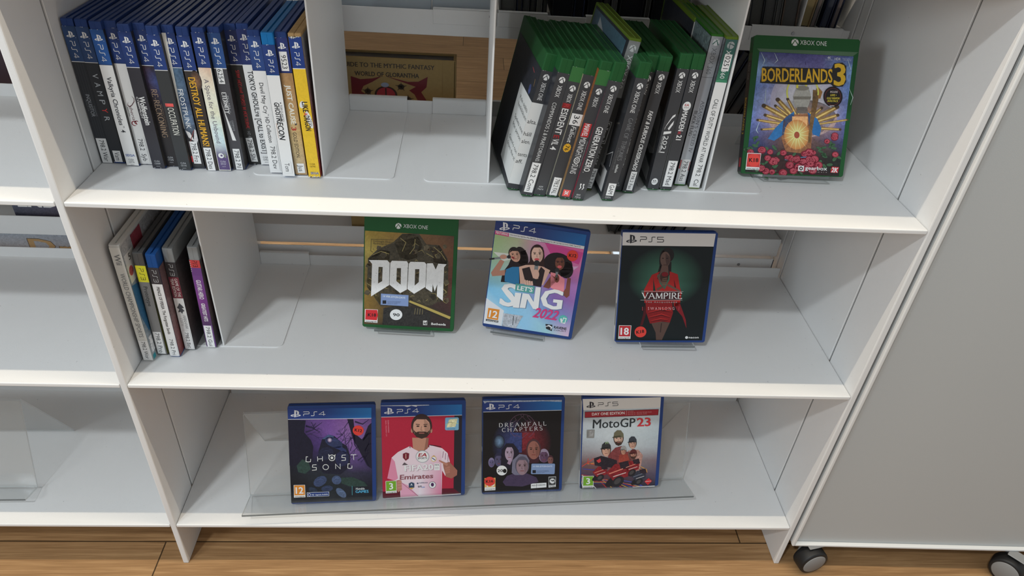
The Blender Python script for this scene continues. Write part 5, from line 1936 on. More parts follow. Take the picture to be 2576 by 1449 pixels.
# 4 -- green case, stormy sky and roses (top shelf)
C_B = [(20, 1360), (975, 1395), (1160, 92), (135, 48)]
BORD = ((0.8029, 0.1183, ZT + 0.0088), -1.78, 24.31, -0.75)
e, s, F, tf = facing(*BORD, 'green case with blue stormy sky and roses on its cover, top shelf right', GREEN, C_B)
s.k = 0.62
s.poly([(160, 175), (1145, 210), (1090, 250), (185, 205)], (70, 96, 74), 0)
s.grid([(183, 207), (1097, 252), (942, 1388), (60, 1350)], [[(56, 62, 110), (60, 60, 112), (70, 66, 112), (60, 72, 120)], [(120, 150, 190), (110, 110, 150), (96, 92, 140), (110, 140, 184)], [(86, 110, 168), (140, 140, 176), (150, 146, 180), (90, 120, 176)],
                                                              [(110, 130, 180), (170, 166, 190), (176, 168, 190), (96, 110, 160)], [(96, 110, 164), (150, 130, 140), (150, 124, 130), (84, 92, 140)], [(60, 70, 116), (90, 70, 70), (90, 70, 70), (56, 62, 100)],
                                                              [(30, 40, 36), (50, 36, 34), (46, 34, 34), (30, 36, 34)], [(32, 36, 32), (52, 32, 34), (50, 32, 34), (34, 32, 32)]], 0, .62)
for q in ([(200, 215), (235, 290), (215, 340)], [(330, 220), (360, 290), (330, 320)], [(1050, 560), (1085, 650), (1060, 720)], [(190, 880), (160, 960), (180, 990)], [(250, 560), (240, 700)], [(1040, 280), (1070, 380)]):
    s.line(q, [2, 6, 2], (176, 200, 224), 2)
s.glow(620, 690, 330, 330, (214, 206, 206), (160, 156, 180), 1, 30, .85)
s.glow(600, 850, 330, 180, (196, 130, 60), (150, 130, 130), 1, 30, .6)
# burst of golden tubes
for a, ln, w_ in ((200, 330, 30), (212, 380, 40), (222, 300, 26), (232, 330, 40), (246, 290, 28), (258, 240, 24), (-20, 330, 30), (-32, 360, 40), (-10, 400, 18), (-46, 250, 26), (190, 380, 24), (176, 340, 20), (4, 330, 24), (-58, 230, 20)):
    t = math.radians(a)
    p0 = (590 + 120 * math.cos(t), 930 + 120 * math.sin(t))
    p1 = (590 + ln * 1.12 * math.cos(t), 930 + ln * math.sin(t))
    s.line([p0, p1], [w_ * 1.2, w_], (128, 100, 60), 2, .6)
    s.line([p0, p1], [w_ * .4, w_ * .3], (196, 166, 100), 3, .8)
    s.ell(p1[0], p1[1], w_ * .55, w_ * .5, (70, 56, 44), 4, 10)
# blue drape around a plain pale urn
s.poly([(520, 780), (440, 840), (340, 940), (270, 1040), (330, 1060), (480, 960), (520, 860)], (44, 96, 146), 5, .8)
s.poly([(650, 790), (740, 850), (780, 940), (760, 1020), (700, 1000), (660, 900)], (40, 92, 144), 5, .8)
s.poly([(420, 850), (470, 810), (660, 810), (700, 860), (680, 1130), (620, 1180), (440, 1160), (400, 1040)], (126, 84, 58), 5, .5)
s.poly([(500, 830), (650, 830), (640, 1000), (500, 1000)], (196, 146, 100), 6, .7)
s.poly([(440, 1215), (520, 1225), (620, 1205), (650, 1185), (640, 1225), (520, 1245), (430, 1238)], (60, 120, 150), 7)
s.glow(545, 1000, 120, 140, (236, 222, 120), (170, 110, 64), 7, 28)
for k in range(16):
    t = k * math.pi / 8 + .1
    s.line([(545, 1000), (545 + 135 * math.cos(t), 1000 + 150 * math.sin(t))], [8, 1], (238, 224, 140), 8)
s.ell(545, 1005, 26, 32, (140, 70, 50), 9, 16)
s.poly([(540, 560), (660, 560), (682, 640), (660, 720), (630, 780), (560, 780), (520, 720), (508, 640)], (150, 148, 142), 9, .75)
s.ell(600, 560, 62, 24, (120, 116, 108), 10, 22)
s.poly([(510, 640), (682, 640), (676, 668), (514, 668)], (112, 108, 100), 10, .8)
s.poly([(548, 740), (640, 740), (650, 800), (540, 800)], (96, 90, 86), 10, .8)
s.line([(735, 580), (720, 700), (690, 860), (660, 1080)], [70, 50, 40, 22], (100, 76, 50), 9, .5)
s.line([(740, 560), (770, 600), (760, 660)], [30, 40, 20], (140, 100, 56), 10, .6)
s.line(arc(600, 600, 150, 158, -200, 10, 26), 14, (206, 200, 90), 12)
s.line([(548, 560), (552, 440), (640, 540)], [20, 26, 16], (196, 186, 70), 12)
# roses
for _ in range(64):
    fx = rnd.random()
    fy = rnd.random() ** .8
    x = 90 + fx * 840
    edge = 980 + 210 * (1 - abs(fx - .5) * 2) ** .8
    y = edge + fy * (1370 - edge)
    s.ell(x + rnd.uniform(-40, 40), y + rnd.uniform(-30, 30), rnd.uniform(18, 34), rnd.uniform(9, 16), (54, 82, 58), 11, 8, rnd.uniform(-60, 60), .7)
for _ in range(46):
    fx = rnd.random()
    fy = rnd.random() ** .9
    x = 95 + fx * 830
    edge = 990 + 210 * (1 - abs(fx - .5) * 2) ** .8
    y = edge + fy * (1360 - edge)
    r = rnd.uniform(24, 46)
    s.ell(x, y, r, r * .86, (110, 30, 44), 12, 12, 0, .7)
    for q in range(3):
        s.line(arc(x, y, r * (.75 - q * .22), r * (.6 - q * .18), rnd.uniform(0, 360), rnd.uniform(380, 560), 7), r * .12, (170, 76, 88), 13)
# title
TB = (36, 34, 34)
s.poly([(215, 352), (880, 372), (905, 320), (985, 312), (1022, 345), (1018, 500), (985, 545), (900, 548), (868, 520), (600, 530), (520, 526), (190, 510)], TB, 14)
s.text('BORDERLANDS', (205, 498), (886, 508), 132, (196, 152, 40), 15, bold=.025)
s.text('3', (902, 534), (1008, 538), 212, (200, 156, 42), 15, bold=.04)
s.text('4K', (842, 276), (876, 278), 24, (190, 196, 214), 3)
s.text('ULTRA HD', (820, 288), (892, 292), 8, (170, 176, 200), 3)
s.text('HDR', (912, 288), (970, 291), 25, (190, 196, 214), 3)
s.text('XBOX ONE X', (990, 278), (1078, 282), 10, (160, 166, 190), 3)
s.text('ENHANCED', (1000, 292), (1074, 296), 10, (160, 166, 190), 3)
s.line([(632, 300), (630, 332)], [4, 14], (60, 56, 100), 3)
s.poly([(560, 1290), (612, 1292), (608, 1342), (556, 1340)], (206, 206, 206), 14)
s.ell(584, 1316, 18, 18, (60, 44, 46), 15, 12)
s.ell(584, 1316, 8, 8, (206, 206, 206), 16, 10)
s.text('gearbox', (622, 1328), (830, 1336), 34, (210, 208, 208), 15, bold=.02)
s.text('s o f t w a r e', (655, 1350), (828, 1356), 10, (150, 140, 140), 15)
s.poly([(875, 1300), (942, 1304), (930, 1358), (860, 1354)], (168, 40, 50), 14)
s.text('2K', (868, 1350), (928, 1354), 44, (220, 214, 212), 15, bold=.05, shear=.2)
s.sphere(528, 115, 35, (196, 200, 200), (38, 84, 46), 3)
s.text('XBOX ONE', (576, 136), (836, 150), 44, (190, 196, 194), 3)
spine_plain(s, F, 151, 142, (44, 66, 48), (38, 38, 40), [(8, 20, 4, 10, (140, 40, 46))])
s.face(F[1])
st(s, 'BORDERLANDS 3', 96, 50, 3.6, 6.0, (176, 140, 44), 4, bold=.03)
st(s, 'XBOX ONE', 140, 118, 4.4, 5.0, (110, 112, 112), 4)
s.build('cover_sleeve', e)


def f(s):
    s.k = .62
    s.ell(890, 642, 92, 98, (22, 20, 22), 18, 32)
    s.ell(890, 642, 80, 86, (74, 36, 38), 19, 32)
    s.ell(890, 642, 70, 76, (28, 24, 26), 20, 32)
    s.text('INCLUDES', (862, 604), (934, 606), 18, (190, 180, 180), 21, bold=.02, shear=.2)
    s.text('GAME +', (862, 636), (922, 638), 20, (206, 176, 60), 21, bold=.03, shear=.2)
    s.text('GOLD WEAPON', (828, 666), (950, 668), 20, (206, 176, 60), 21, bold=.03, shear=.2)
    s.text('SKINS PACK', (834, 692), (938, 694), 20, (206, 176, 60), 21, bold=.03, shear=.2)
    s.rect(858, 726, 902, 733, (190, 190, 190), 21)


tag(sticker(e, F, tf, 'round_black_sticker', f), 'round black sticker')


def f(s):
    s.k = .62
    s.poly([(75, 1172), (207, 1176), (190, 1332), (60, 1326)], (200, 198, 196), 18)
    s.poly([(82, 1178), (202, 1182), (192, 1306), (68, 1300)], (168, 54, 54), 19)
    s.ell(138, 1240, 58, 60, (206, 62, 56), 20, 28)
    s.text('K18', (92, 1256), (180, 1258), 36, (44, 24, 24), 21, bold=.05)
    s.text('www.pegi.info', (68, 1322), (186, 1328), 13, (50, 50, 52), 20, bold=.02)


sticker(e, F, tf, 'age_rating_sticker', f)
easel(pose(*BORD), 0.068, 0.088, 'clear acrylic stand under the stormy sky and roses cover on the top shelf', ZT)

# 5-8 -- four blue cases on the long stand, bottom shelf
LS_Y = 3.38
LS = pose((0.1062, 0.0375, ZB + 0.0128), LS_Y, 20.0, 0.0)


def hdr4(s, q, logo, word, split=None, sheen=True):
    tl, tr, br, bl = q
    s.poly(q, (38, 58, 118), 0)
    tm = Vector(tl).lerp(Vector(tr), .45)
    bm_ = Vector(bl).lerp(Vector(br), .45)
    s.grid([tm, tr, br, bm_], [[(38, 58, 118), (40, 108, 168)], [(38, 60, 120), (36, 106, 170)]], 1)
    s.line([bl, br], 6, (206, 208, 214), 2)
    s.pslogo(*logo, (206, 208, 214))
    s.psword('PS4', word[0], word[1], word[2], (212, 214, 218), wd=.135)


C_G = [(158, 1383), (1236, 1322), (1218, 110), (97, 165)]
GHO = ((0.1738, 0.0345, ZB + 0.0088), 5.6, 21.25, 2.0)
e, s, F, tf = facing(*GHO, 'blue case with purple forest cover, leftmost on the long bottom stand', BLUE, C_G)
hdr4(s, [(100, 190), (1172, 150), (1172, 282), (104, 325)], (136, 296, 132, 90), ((300, 276), (585, 264), 52))
s.grid([(104, 326), (1172, 284), (1192, 1312), (156, 1366)], [[(30, 30, 48), (84, 62, 116), (104, 70, 136), (120, 84, 140), (96, 70, 120)], [(30, 30, 50), (70, 50, 100), (112, 78, 146), (130, 96, 150), (100, 74, 130)], [(28, 30, 48), (58, 44, 88), (80, 60, 120), (120, 88, 146), (90, 70, 126)],
                                                                  [(26, 28, 42), (34, 36, 54), (44, 44, 72), (90, 70, 120), (64, 54, 96)], [(28, 30, 38), (36, 42, 50), (40, 46, 54), (48, 48, 66), (40, 40, 60)], [(26, 28, 32), (30, 34, 40), (34, 40, 44), (34, 38, 46), (28, 30, 38)], [(44, 46, 50), (36, 38, 42), (40, 44, 50), (32, 34, 40), (26, 28, 34)]], 0, .8)
TRK = (30, 30, 46)
s.poly([(104, 330), (330, 330), (310, 480), (400, 580), (430, 660), (410, 900), (130, 900)], TRK, 2, .8)
s.poly([(860, 300), (940, 300), (960, 480), (1060, 560), (1130, 380), (1172, 340), (1180, 920), (1120, 880), (1020, 700), (940, 560)], TRK, 2)
for q, w_ in (([(330, 400), (430, 430), (540, 350)], [26, 14, 5]), ([(330, 480), (440, 440), (520, 470)], [22, 10, 4]), ([(400, 350), (450, 440)], [8, 4]), ([(950, 500), (960, 620), (1010, 700)], [24, 16, 8]), ([(1060, 560), (1130, 480), (1172, 470)], [30, 20, 14]), ([(960, 330), (1060, 360), (1140, 300)], [24, 14, 6]),
              ([(1090, 700), (1130, 620), (1172, 600)], [14, 10, 6]), ([(720, 560), (800, 500), (860, 420)], [10, 8, 4]), ([(800, 500), (740, 440)], [6, 3]), ([(840, 640), (900, 560), (930, 460)], [10, 7, 3]), ([(1000, 820), (1080, 760), (1150, 900)], [14, 10, 8])):
    s.line(q, w_, (44, 38, 66), 2)
r3 = random.Random(5)


def branch(x, y, a, ln, w_, n):
    x2 = x + ln * math.cos(a)
    y2 = y + ln * math.sin(a)
    if not (110 < x2 < 1165 and 335 < y2 < 900):
        return
    s.line([(x, y), ((x + x2) / 2 + r3.uniform(-6, 6), (y + y2) / 2 + r3.uniform(-6, 6)), (x2, y2)], [w_, w_ * .8, w_ * .6], (50, 42, 74), 2)
    if n:
        for k in range(2):
            branch(x2, y2, a + r3.uniform(-.8, .8), ln * r3.uniform(.6, .85), w_ * .6, n - 1)


for bx, by, ba in ((330, 400, .1), (320, 520, -.3), (420, 420, -1.0), (880, 330, 2.2), (960, 520, 2.6), (1010, 640, 2.4), (1000, 760, 2.9), (760, 640, -1.0), (840, 620, -1.6), (1080, 520, -.6), (1120, 640, -1.2), (1040, 840, -.8), (900, 700, -1.2)):
    branch(bx, by, ba, 74, 11, 4)
# a boulder and mossy stones take the middle
s.poly([(500, 700), (540, 560), (620, 500), (700, 520), (790, 600), (860, 640), (900, 760), (900, 900), (780, 1000), (560, 990), (480, 860)], (30, 32, 48), 3, .7)
s.poly([(540, 560), (620, 500), (690, 520), (680, 560), (600, 560)], (66, 82, 118), 4, .8)
s.poly([(690, 660), (780, 640), (850, 690), (860, 740), (760, 690)], (48, 56, 96), 4, .8)
for x, y, rx, ry, rt, cc in ((520, 1090, 92, 60, -30, (56, 68, 98)), (730, 1070, 62, 56, 10, (66, 80, 110)), (790, 1230, 80, 44, 40, (78, 92, 118)), (610, 1180, 76, 40, -8, (46, 56, 80)), (430, 1200, 60, 34, 20, (40, 50, 66)), (690, 600, 120, 60, 20, (46, 54, 86)), (590, 740, 100, 80, -20, (36, 40, 62)), (800, 800, 90, 100, 10, (38, 42, 70))):
    s.ell(x, y, rx, ry, cc, 4, 12, rt, .6)
    s.line([(x - rx * .5, y - ry * .2), (x, y - ry * .5), (x + rx * .5, y - ry * .3)], [2, 7, 2], tuple(int(v * 1.35) for v in cc), 4.5)
s.poly([(220, 900), (290, 820), (370, 850), (400, 940), (330, 1000), (240, 980)], (46, 66, 62), 3, .6)
s.poly([(790, 1040), (940, 1030), (1090, 1090), (1130, 1140), (900, 1150), (790, 1110)], (44, 62, 58), 3, .6)
s.glow(638, 570, 30, 30, (216, 200, 216), (84, 66, 108), 6, 18)
WG = (206, 208, 206)
for q in ([(362, 786), (340, 786), (338, 846), (366, 850), (396, 846), (398, 812)], [(484, 780), (488, 840)], [(546, 776), (548, 836)], [(486, 812), (547, 806)], [(846, 752), (800, 756), (794, 784), (842, 788), (842, 818), (790, 824)], [(910, 750), (980, 744)], [(946, 748), (948, 812)],
          [(472, 882), (424, 886), (420, 914), (470, 918), (470, 948), (416, 954)], [(718, 930), (714, 870), (776, 928), (774, 864)], [(898, 862), (874, 864), (872, 916), (896, 922), (926, 916), (926, 884)]):
    s.line(q, 8, WG, 7)
s.line(arc(668, 792, 38, 36, 0, 360, 18), 9, WG, 7)
s.ell(668, 792, 18, 17, WG, 7, 14)
for sg in (-1, 1):
    s.poly([(668 + sg * 24, 764), (668 + sg * 46, 744), (668 + sg * 42, 776)], WG, 7)
s.line(arc(590, 910, 36, 32, 0, 360, 16), 8, WG, 7)
pegi(s, [(184, 1143), (328, 1138), (335, 1292), (190, 1300)], '12', (206, 130, 50))
s.poly([(352, 1234), (636, 1218), (638, 1272), (356, 1288)], (206, 210, 220), 5)
s.poly([(356, 1238), (632, 1222), (634, 1268), (360, 1284)], (36, 56, 112), 6)
s.ell(384, 1260, 18, 18, (206, 210, 220), 7, 16)
s.ell(384, 1260, 13, 13, (36, 56, 112), 8, 16)
s.text('PS5  Upgrade Available', (414, 1270), (624, 1256), 16, (200, 206, 216), 7, bold=.02)
s.line([(930, 1142), (932, 1256)], 5, (80, 160, 170), 5)
s.text('Humble', (976, 1188), (1090, 1184), 26, (200, 204, 206), 5, bold=.02, shear=.2)
s.text('GAMES', (976, 1228), (1142, 1222), 34, (84, 168, 206), 5, bold=.05)
spine_plain(s, F, 163, 128, (38, 58, 118), (30, 30, 40))
s.build('cover_sleeve', e)
sticker(e, F, tf, 'age_rating_sticker', lambda s: kround(s, 1003, 440, 71, 64, 'K12', -6))

C_F = [(108, 1362), (1145, 1320), (1158, 130), (85, 170)]
FIF = ((0.3199, 0.0473, ZB + 0.0085), 4.4, 20.54, 0.7)
e, s, F, tf = facing(*FIF, 'blue case with crimson cover and a bearded footballer in white shirt', BLUE, C_F)
hdr4(s, [(85, 205), (1115, 178), (1115, 312), (92, 345)], (126, 312, 126, 84), ((290, 300), (570, 286), 52))
s.poly([(85, 205), (110, 206), (380, 204), (420, 216), (470, 200), (540, 214), (540, 200), (700, 192), (690, 186), (85, 202)], (190, 194, 200), 3, .7)
s.poly([(92, 348), (1018, 318), (1006, 1236), (640, 1262), (108, 1352)], (166, 38, 60), 0, .96)
s.poly([(1018, 318), (1115, 314), (1103, 1308), (1006, 1236)], (40, 36, 42), 0)
s.poly([(108, 1276), (850, 1240), (1006, 1236), (1103, 1308), (108, 1358)], (86, 24, 38), 1)
# footballer: plain figure
s.poly([(480, 600), (690, 600), (680, 720), (600, 780), (490, 740)], (176, 128, 108), 2)
s.poly([(660, 600), (690, 600), (680, 720), (630, 770)], (140, 96, 82), 3)
s.poly([(450, 705), (500, 740), (590, 782), (670, 740), (700, 690), (860, 730), (930, 790), (960, 900), (900, 1080), (860, 1010), (855, 1330), (330, 1345), (320, 1130), (260, 1140), (165, 1110), (220, 850), (300, 780)], (216, 196, 204), 3)
s.grid([(600, 800), (850, 760), (855, 1330), (560, 1340)], [[(222, 206, 212), (214, 190, 200)], [(220, 200, 208), (206, 150, 172)], [(222, 206, 212), (196, 110, 140)]], 4)
s.poly([(220, 850), (260, 900), (300, 1110), (260, 1140), (165, 1110)], (206, 130, 156), 4)
s.poly([(330, 1345), (340, 1160), (430, 1200), (560, 1335)], (208, 150, 172), 4)
s.line([(345, 1165), (560, 1335)], 6, (150, 90, 110), 5)
s.line([(450, 705), (455, 730)], 8, (60, 40, 46), 5)
s.line([(695, 685), (690, 720)], 8, (60, 40, 46), 5)
s.line([(705, 690), (850, 712)], 9, (44, 34, 40), 5)
for k in range(3):
    s.line([(876 + k * 30, 770 + k * 22), (866 + k * 34, 850 + k * 24)], 8, (150, 110, 130), 5)
s.poly([(950, 900), (1000, 950), (1055, 1010), (1050, 1070), (980, 1112), (910, 1090), (900, 1050), (880, 980), (870, 930)], (150, 98, 84), 5)
s.line([(820, 884), (930, 940)], [16, 34], (170, 118, 100), 6)
for k in range(3):
    s.line([(900, 985 + k * 28), (960, 965 + k * 30)], 24, (166, 112, 96), 6)
s.poly([(285, 1140), (340, 1130), (350, 1250), (300, 1285), (280, 1230)], (170, 116, 102), 6)
for k in range(3):
    s.line([(296, 1160 + k * 34), (346, 1150 + k * 36)], 20, (182, 128, 112), 7)
head(s, 600, 468, 118, 140, (190, 144, 124), (56, 42, 42), 7, beard=True, hairtop=.62)
for sg in (-1, 1):
    s.ell(600 + sg * 122, 508, 14, 30, (176, 128, 110), 7, 12)
s.ell(610, 835, 86, 78, (160, 160, 166), 10, 30)
s.ell(610, 835, 77, 69, (220, 216, 218), 11, 30)
s.text('EA', (556, 838), (664, 834), 44, (150, 34, 52), 12, bold=.05, shear=.3)
s.text('SPORTS', (550, 870), (670, 864), 24, (80, 60, 66), 12, bold=.02)
s.poly([(362, 800), (402, 784), (442, 796), (436, 860), (398, 888), (362, 850)], (110, 36, 50), 10)
s.line([(400, 800), (400, 860)], 8, (200, 170, 150), 11)
s.poly([(352, 944), (380, 908), (426, 940)], (90, 80, 86), 10)
s.ell(752, 864, 36, 36, (206, 180, 120), 10, 20)
s.ell(752, 864, 28, 28, (216, 212, 214), 11, 20)
s.line([(730, 850), (774, 880)], 10, (60, 60, 110), 12)
s.poly([(730, 836), (752, 818), (776, 834)], (190, 150, 80), 11)
s.text('FIFA20', (392, 1026), (754, 1006), 74, (176, 150, 162), 11, bold=.05)
s.text('FIFA20', (386, 1020), (748, 1000), 74, (232, 230, 232), 12, bold=.05)
s.rect(758, 922, 830, 1006, (224, 222, 224), 11)
s.text('FIFA', (766, 948), (822, 946), 15, (70, 60, 70), 12, bold=.04)
for k in range(3):
    s.line([(768, 970 + k * 10), (816, 968 + k * 10)], 4, (170, 160, 166), 12)
s.text('Emirates', (322, 1126), (744, 1106), 60, (130, 76, 84), 12, bold=.03, shear=.12)
s.text('EDEN HAZARD', (172, 384), (178, 540), 14, (210, 130, 146), 4, bold=.02)
s.text('REAL MADRID C.F.', (142, 388), (150, 588), 14, (210, 130, 146), 4, bold=.02)
pegi(s, [(143, 1144), (280, 1136), (284, 1290), (146, 1298)], '3', (110, 156, 48))
s.poly([(436, 1172), (470, 1156), (506, 1170), (506, 1224), (436, 1226)], (50, 66, 90), 10)
s.poly([(436, 1228), (506, 1226), (470, 1246)], (190, 150, 60), 10)
s.text('A', (458, 1200), (484, 1199), 26, (210, 214, 218), 11, bold=.04)
s.text('SUPERLIGA', (570, 1174), (678, 1170), 14, (90, 90, 110), 10, bold=.02)
s.ell(548, 1172, 12, 10, (90, 90, 110), 10, 10)
s.text('ELITE', (554, 1224), (600, 1222), 22, (70, 60, 80), 10, bold=.04)
s.text('LIGA', (600, 1228), (640, 1226), 14, (70, 130, 190), 10, bold=.03)
s.ell(736, 1192, 45, 43, (60, 50, 70), 10, 24)
s.ell(736, 1192, 41, 39, (220, 216, 222), 11, 24)
s.ell(736, 1188, 20, 24, (70, 40, 80), 12, 14)
s.poly([(108, 1362), (400, 1340), (700, 1322), (1100, 1300), (1100, 1312), (700, 1338), (130, 1366)], (206, 206, 206), 8)
spine_plain(s, F, 160, 126, (38, 58, 118), (204, 204, 204))
s.build('cover_sleeve', e)


def f(s):
    s.poly([(900, 350), (915, 343), (1060, 338), (1074, 350), (1072, 490), (1062, 500), (910, 503), (898, 492)], (112, 160, 190), 9)
    s.poly([(950, 366), (1058, 356), (1030, 458), (915, 468)], (206, 200, 160), 10, .6)
    s.line([(905, 440), (950, 400), (1068, 420)], 5, (180, 200, 120), 10)
    s.text('EA Licensed', (930, 492), (1026, 488), 12, (50, 70, 100), 11, shear=.2)


tag(sticker(e, F, tf, 'hologram_sticker', f), 'shiny hologram sticker')

C_R = [(120, 1360), (1145, 1318), (1190, 95), (125, 135)]
DRE = ((0.4844, 0.0575, ZB + 0.0082), 3.5, 21.3, -0.2)
e, s, F, tf = facing(*DRE, 'blue case with black cover and spaced white serif capitals over dim heads', BLUE, C_R)
hdr4(s, [(130, 150), (1155, 132), (1150, 266), (132, 295)], (166, 268, 126, 84), ((332, 256), (608, 246), 52))
s.poly([(130, 150), (1155, 132), (1153, 156), (900, 150), (700, 158), (180, 168), (150, 186)], (150, 160, 176), 3, .5)
s.poly([(132, 298), (1150, 268), (1115, 1300), (122, 1338)], (26, 24, 26), 0)
s.glow(520, 720, 280, 340, (58, 66, 110), (26, 24, 26), 1, 28, .7)
s.glow(760, 680, 260, 300, (104, 36, 44), (28, 24, 28), 2, 28, .7)
s.poly([(480, 560), (632, 560), (632, 820), (480, 820)], (52, 62, 106), 3, .5)
s.poly([(638, 560), (800, 560), (800, 700), (638, 800)], (112, 38, 46), 3, .5)
EM = (96, 70, 90)
s.line(arc(638, 480, 168, 160, 120, 420, 26), 6, EM, 4)
for q in ([(638, 350), (520, 470), (560, 560)], [(638, 350), (740, 460), (700, 400)], [(500, 440), (560, 400), (540, 360)], [(760, 420), (700, 350), (740, 340)], [(560, 520), (700, 560)], [(540, 590), (640, 630), (720, 560)]):
    s.line(q, 5, EM, 4)
s.line(arc(638, 335, 18, 18, 0, 360, 12), 5, EM, 4)
s.ell(626, 628, 14, 14, (60, 60, 110), 5, 12)
# plain dim busts in place of the characters
for x, y, rx, ry, sk, hr in ((240, 955, 36, 58, (96, 90, 124), (124, 116, 146)), (335, 920, 56, 84, (78, 74, 102), (44, 44, 66)), (920, 870, 60, 84, (92, 66, 90), (140, 126, 146)), (1004, 920, 36, 56, (124, 84, 80), (70, 44, 50))):
    head(s, x, y, rx, ry, sk, hr, 5, hairtop=.6)
s.poly([(360, 1000), (370, 780), (430, 700), (520, 700), (590, 790), (610, 1000), (480, 1010)], (34, 32, 44), 8)
head(s, 470, 830, 62, 98, (160, 140, 158), (34, 32, 44), 9, hairtop=.72)
s.poly([(470, 900), (520, 890), (480, 980), (440, 960)], (150, 128, 150), 9)
head(s, 785, 788, 86, 122, (140, 92, 82), (76, 50, 54), 8, hairtop=0)
s.poly([(690, 880), (860, 880), (850, 950), (700, 960)], (60, 34, 44), 8)
s.poly([(384, 1200), (440, 1120), (560, 1080), (700, 1090), (820, 1140), (850, 1200), (640, 1260), (420, 1250)], (66, 54, 78), 10, .8)
s.poly([(500, 1080), (510, 920), (600, 836), (690, 850), (730, 920), (715, 1040), (640, 1110), (540, 1110)], (110, 108, 126), 11, .9)
head(s, 636, 1000, 82, 112, (140, 116, 124), (84, 80, 94), 12, hairtop=.66)
s.glow(340, 680, 70, 90, (104, 130, 160), (30, 30, 38), 4.5, 20, .6)
s.strokes('DREAMFALL', (334, 488), (950, 462), 50, (200, 200, 202), 15, thick=.14, thin=.06, gap=.34)
s.strokes('CHAPTERS', (374, 550), (902, 526), 48, (200, 200, 202), 15, thick=.14, thin=.06, gap=.34)
s.poly([(750, 1224), (952, 1212), (952, 1272), (750, 1286)], (214, 214, 214), 6)
s.text('RED|THREAD', (764, 1258), (940, 1246), 16, (50, 50, 52), 7, bold=.02)
s.line([(822, 1224), (824, 1282)], 3, (40, 40, 42), 7)
s.poly([(980, 1136), (1076, 1132), (1074, 1266), (980, 1276)], (206, 206, 206), 6)
s.poly([(984, 1142), (1072, 1138), (1070, 1236), (984, 1242)], (50, 50, 52), 7)
s.ell(1030, 1190, 36, 34, (206, 206, 206), 8, 18)
s.line([(1006, 1176), (1030, 1190), (1050, 1180), (1056, 1210)], [6, 14, 12, 4], (50, 50, 52), 9)
s.text('DEEP', (990, 1252), (1066, 1248), 12, (40, 40, 42), 7, bold=.03)
s.text('SILVER', (988, 1268), (1068, 1264), 11, (40, 40, 42), 7, bold=.03)
s.poly([(150, 1150), (292, 1146), (290, 1304), (152, 1312)], (210, 160, 90), 5)
s.poly([(152, 1270), (291, 1264), (290, 1306), (152, 1313)], (216, 214, 210), 6)
s.text('16', (180, 1262), (280, 1256), 76, (222, 216, 208), 7, bold=.04)
s.text('www.pegi.info', (160, 1300), (284, 1294), 13, (70, 66, 62), 7, bold=.02)
spine_plain(s, F, 160, 128, (38, 70, 128), (32, 32, 34), [(78, 86, 6, 13.4, (206, 206, 206))])
s.build('cover_sleeve', e)


def f(s):
    s.poly([(756, 970), (766, 962), (1054, 962), (1064, 972), (1058, 1090), (1048, 1100), (758, 1098), (750, 1088)], (120, 140, 176), 16)
    s.text('14 VRK-DYGN-DAYS', (776, 1008), (1026, 1006), 20, (186, 196, 214), 17, bold=.04)
    s.rect(770, 1046, 814, 1086, (32, 34, 42), 17)
    s.text('HELSINGIN KAUPUNGINKIRJASTO', (824, 1060), (980, 1058), 8, (64, 76, 104), 17)
    s.text('HELSINGFORS STADSBIBLIOTEK', (824, 1074), (990, 1066), 8, (64, 76, 104), 17)
    s.text('HELSINKI CITY LIBRARY', (824, 1086), (930, 1082), 8, (64, 76, 104), 17)


tag(sticker(e, F, tf, 'loan_period_sticker', f), 'blue sticker about fourteen days')
sticker(e, F, tf, 'number_sticker', lambda s: (s.ell(373, 1050, 68, 64, (216, 216, 214), 16, 30), s.text('20', (318, 1072), (388, 1068), 36, (36, 36, 38), 17, bold=.04), s.ell(410, 1056, 24, 28, (24, 24, 26), 18, 14)))
sticker(e, F, tf, 'age_rating_sticker', lambda s: kround(s, 216, 1191, 70, 60, 'K16', 4, 16))

C_M = [(92, 1250), (1075, 1230), (1147, 95), (132, 115)]
MOT = ((0.6516, 0.0695, ZB + 0.0098), 0.4, 18.02, -2.7)
e, s, F, tf = facing(*MOT, 'blue case with white header and pale motorcycle racing cover, rightmost on the long stand', BLUE, C_M)
s.poly([(135, 128), (1112, 117), (1104, 246), (143, 266)], (202, 199, 195), 0)
s.pslogo(180, 243, 114, 82, (40, 40, 46))
s.psword('PS5', (326, 222), (578, 214), 46, (44, 44, 48), wd=.13)
s.grid([(143, 266), (1104, 246), (1040, 1228), (100, 1250)], [[(150, 154, 160), (176, 182, 186), (184, 192, 196), (176, 186, 192)], [(176, 184, 190), (188, 196, 200), (190, 200, 204), (178, 190, 196)], [(172, 182, 188), (190, 198, 202), (186, 196, 200), (172, 184, 190)],
                                                                [(150, 150, 154), (170, 172, 176), (176, 182, 186), (164, 172, 178)], [(110, 84, 84), (130, 100, 100), (130, 120, 120), (120, 104, 110)], [(70, 60, 84), (90, 60, 66), (84, 66, 76), (90, 80, 96)], [(40, 38, 44), (60, 44, 50), (50, 44, 60), (48, 46, 60)]], 0, .92)
for k in range(9):
    s.line([(110, 1070 + k * 14), (300 + k * 44, 1110 + k * 10), (430 + k * 66, 1246)], [4, 5, 7], ((190, 44, 50), (206, 160, 70), (60, 70, 150))[k % 3], 2)
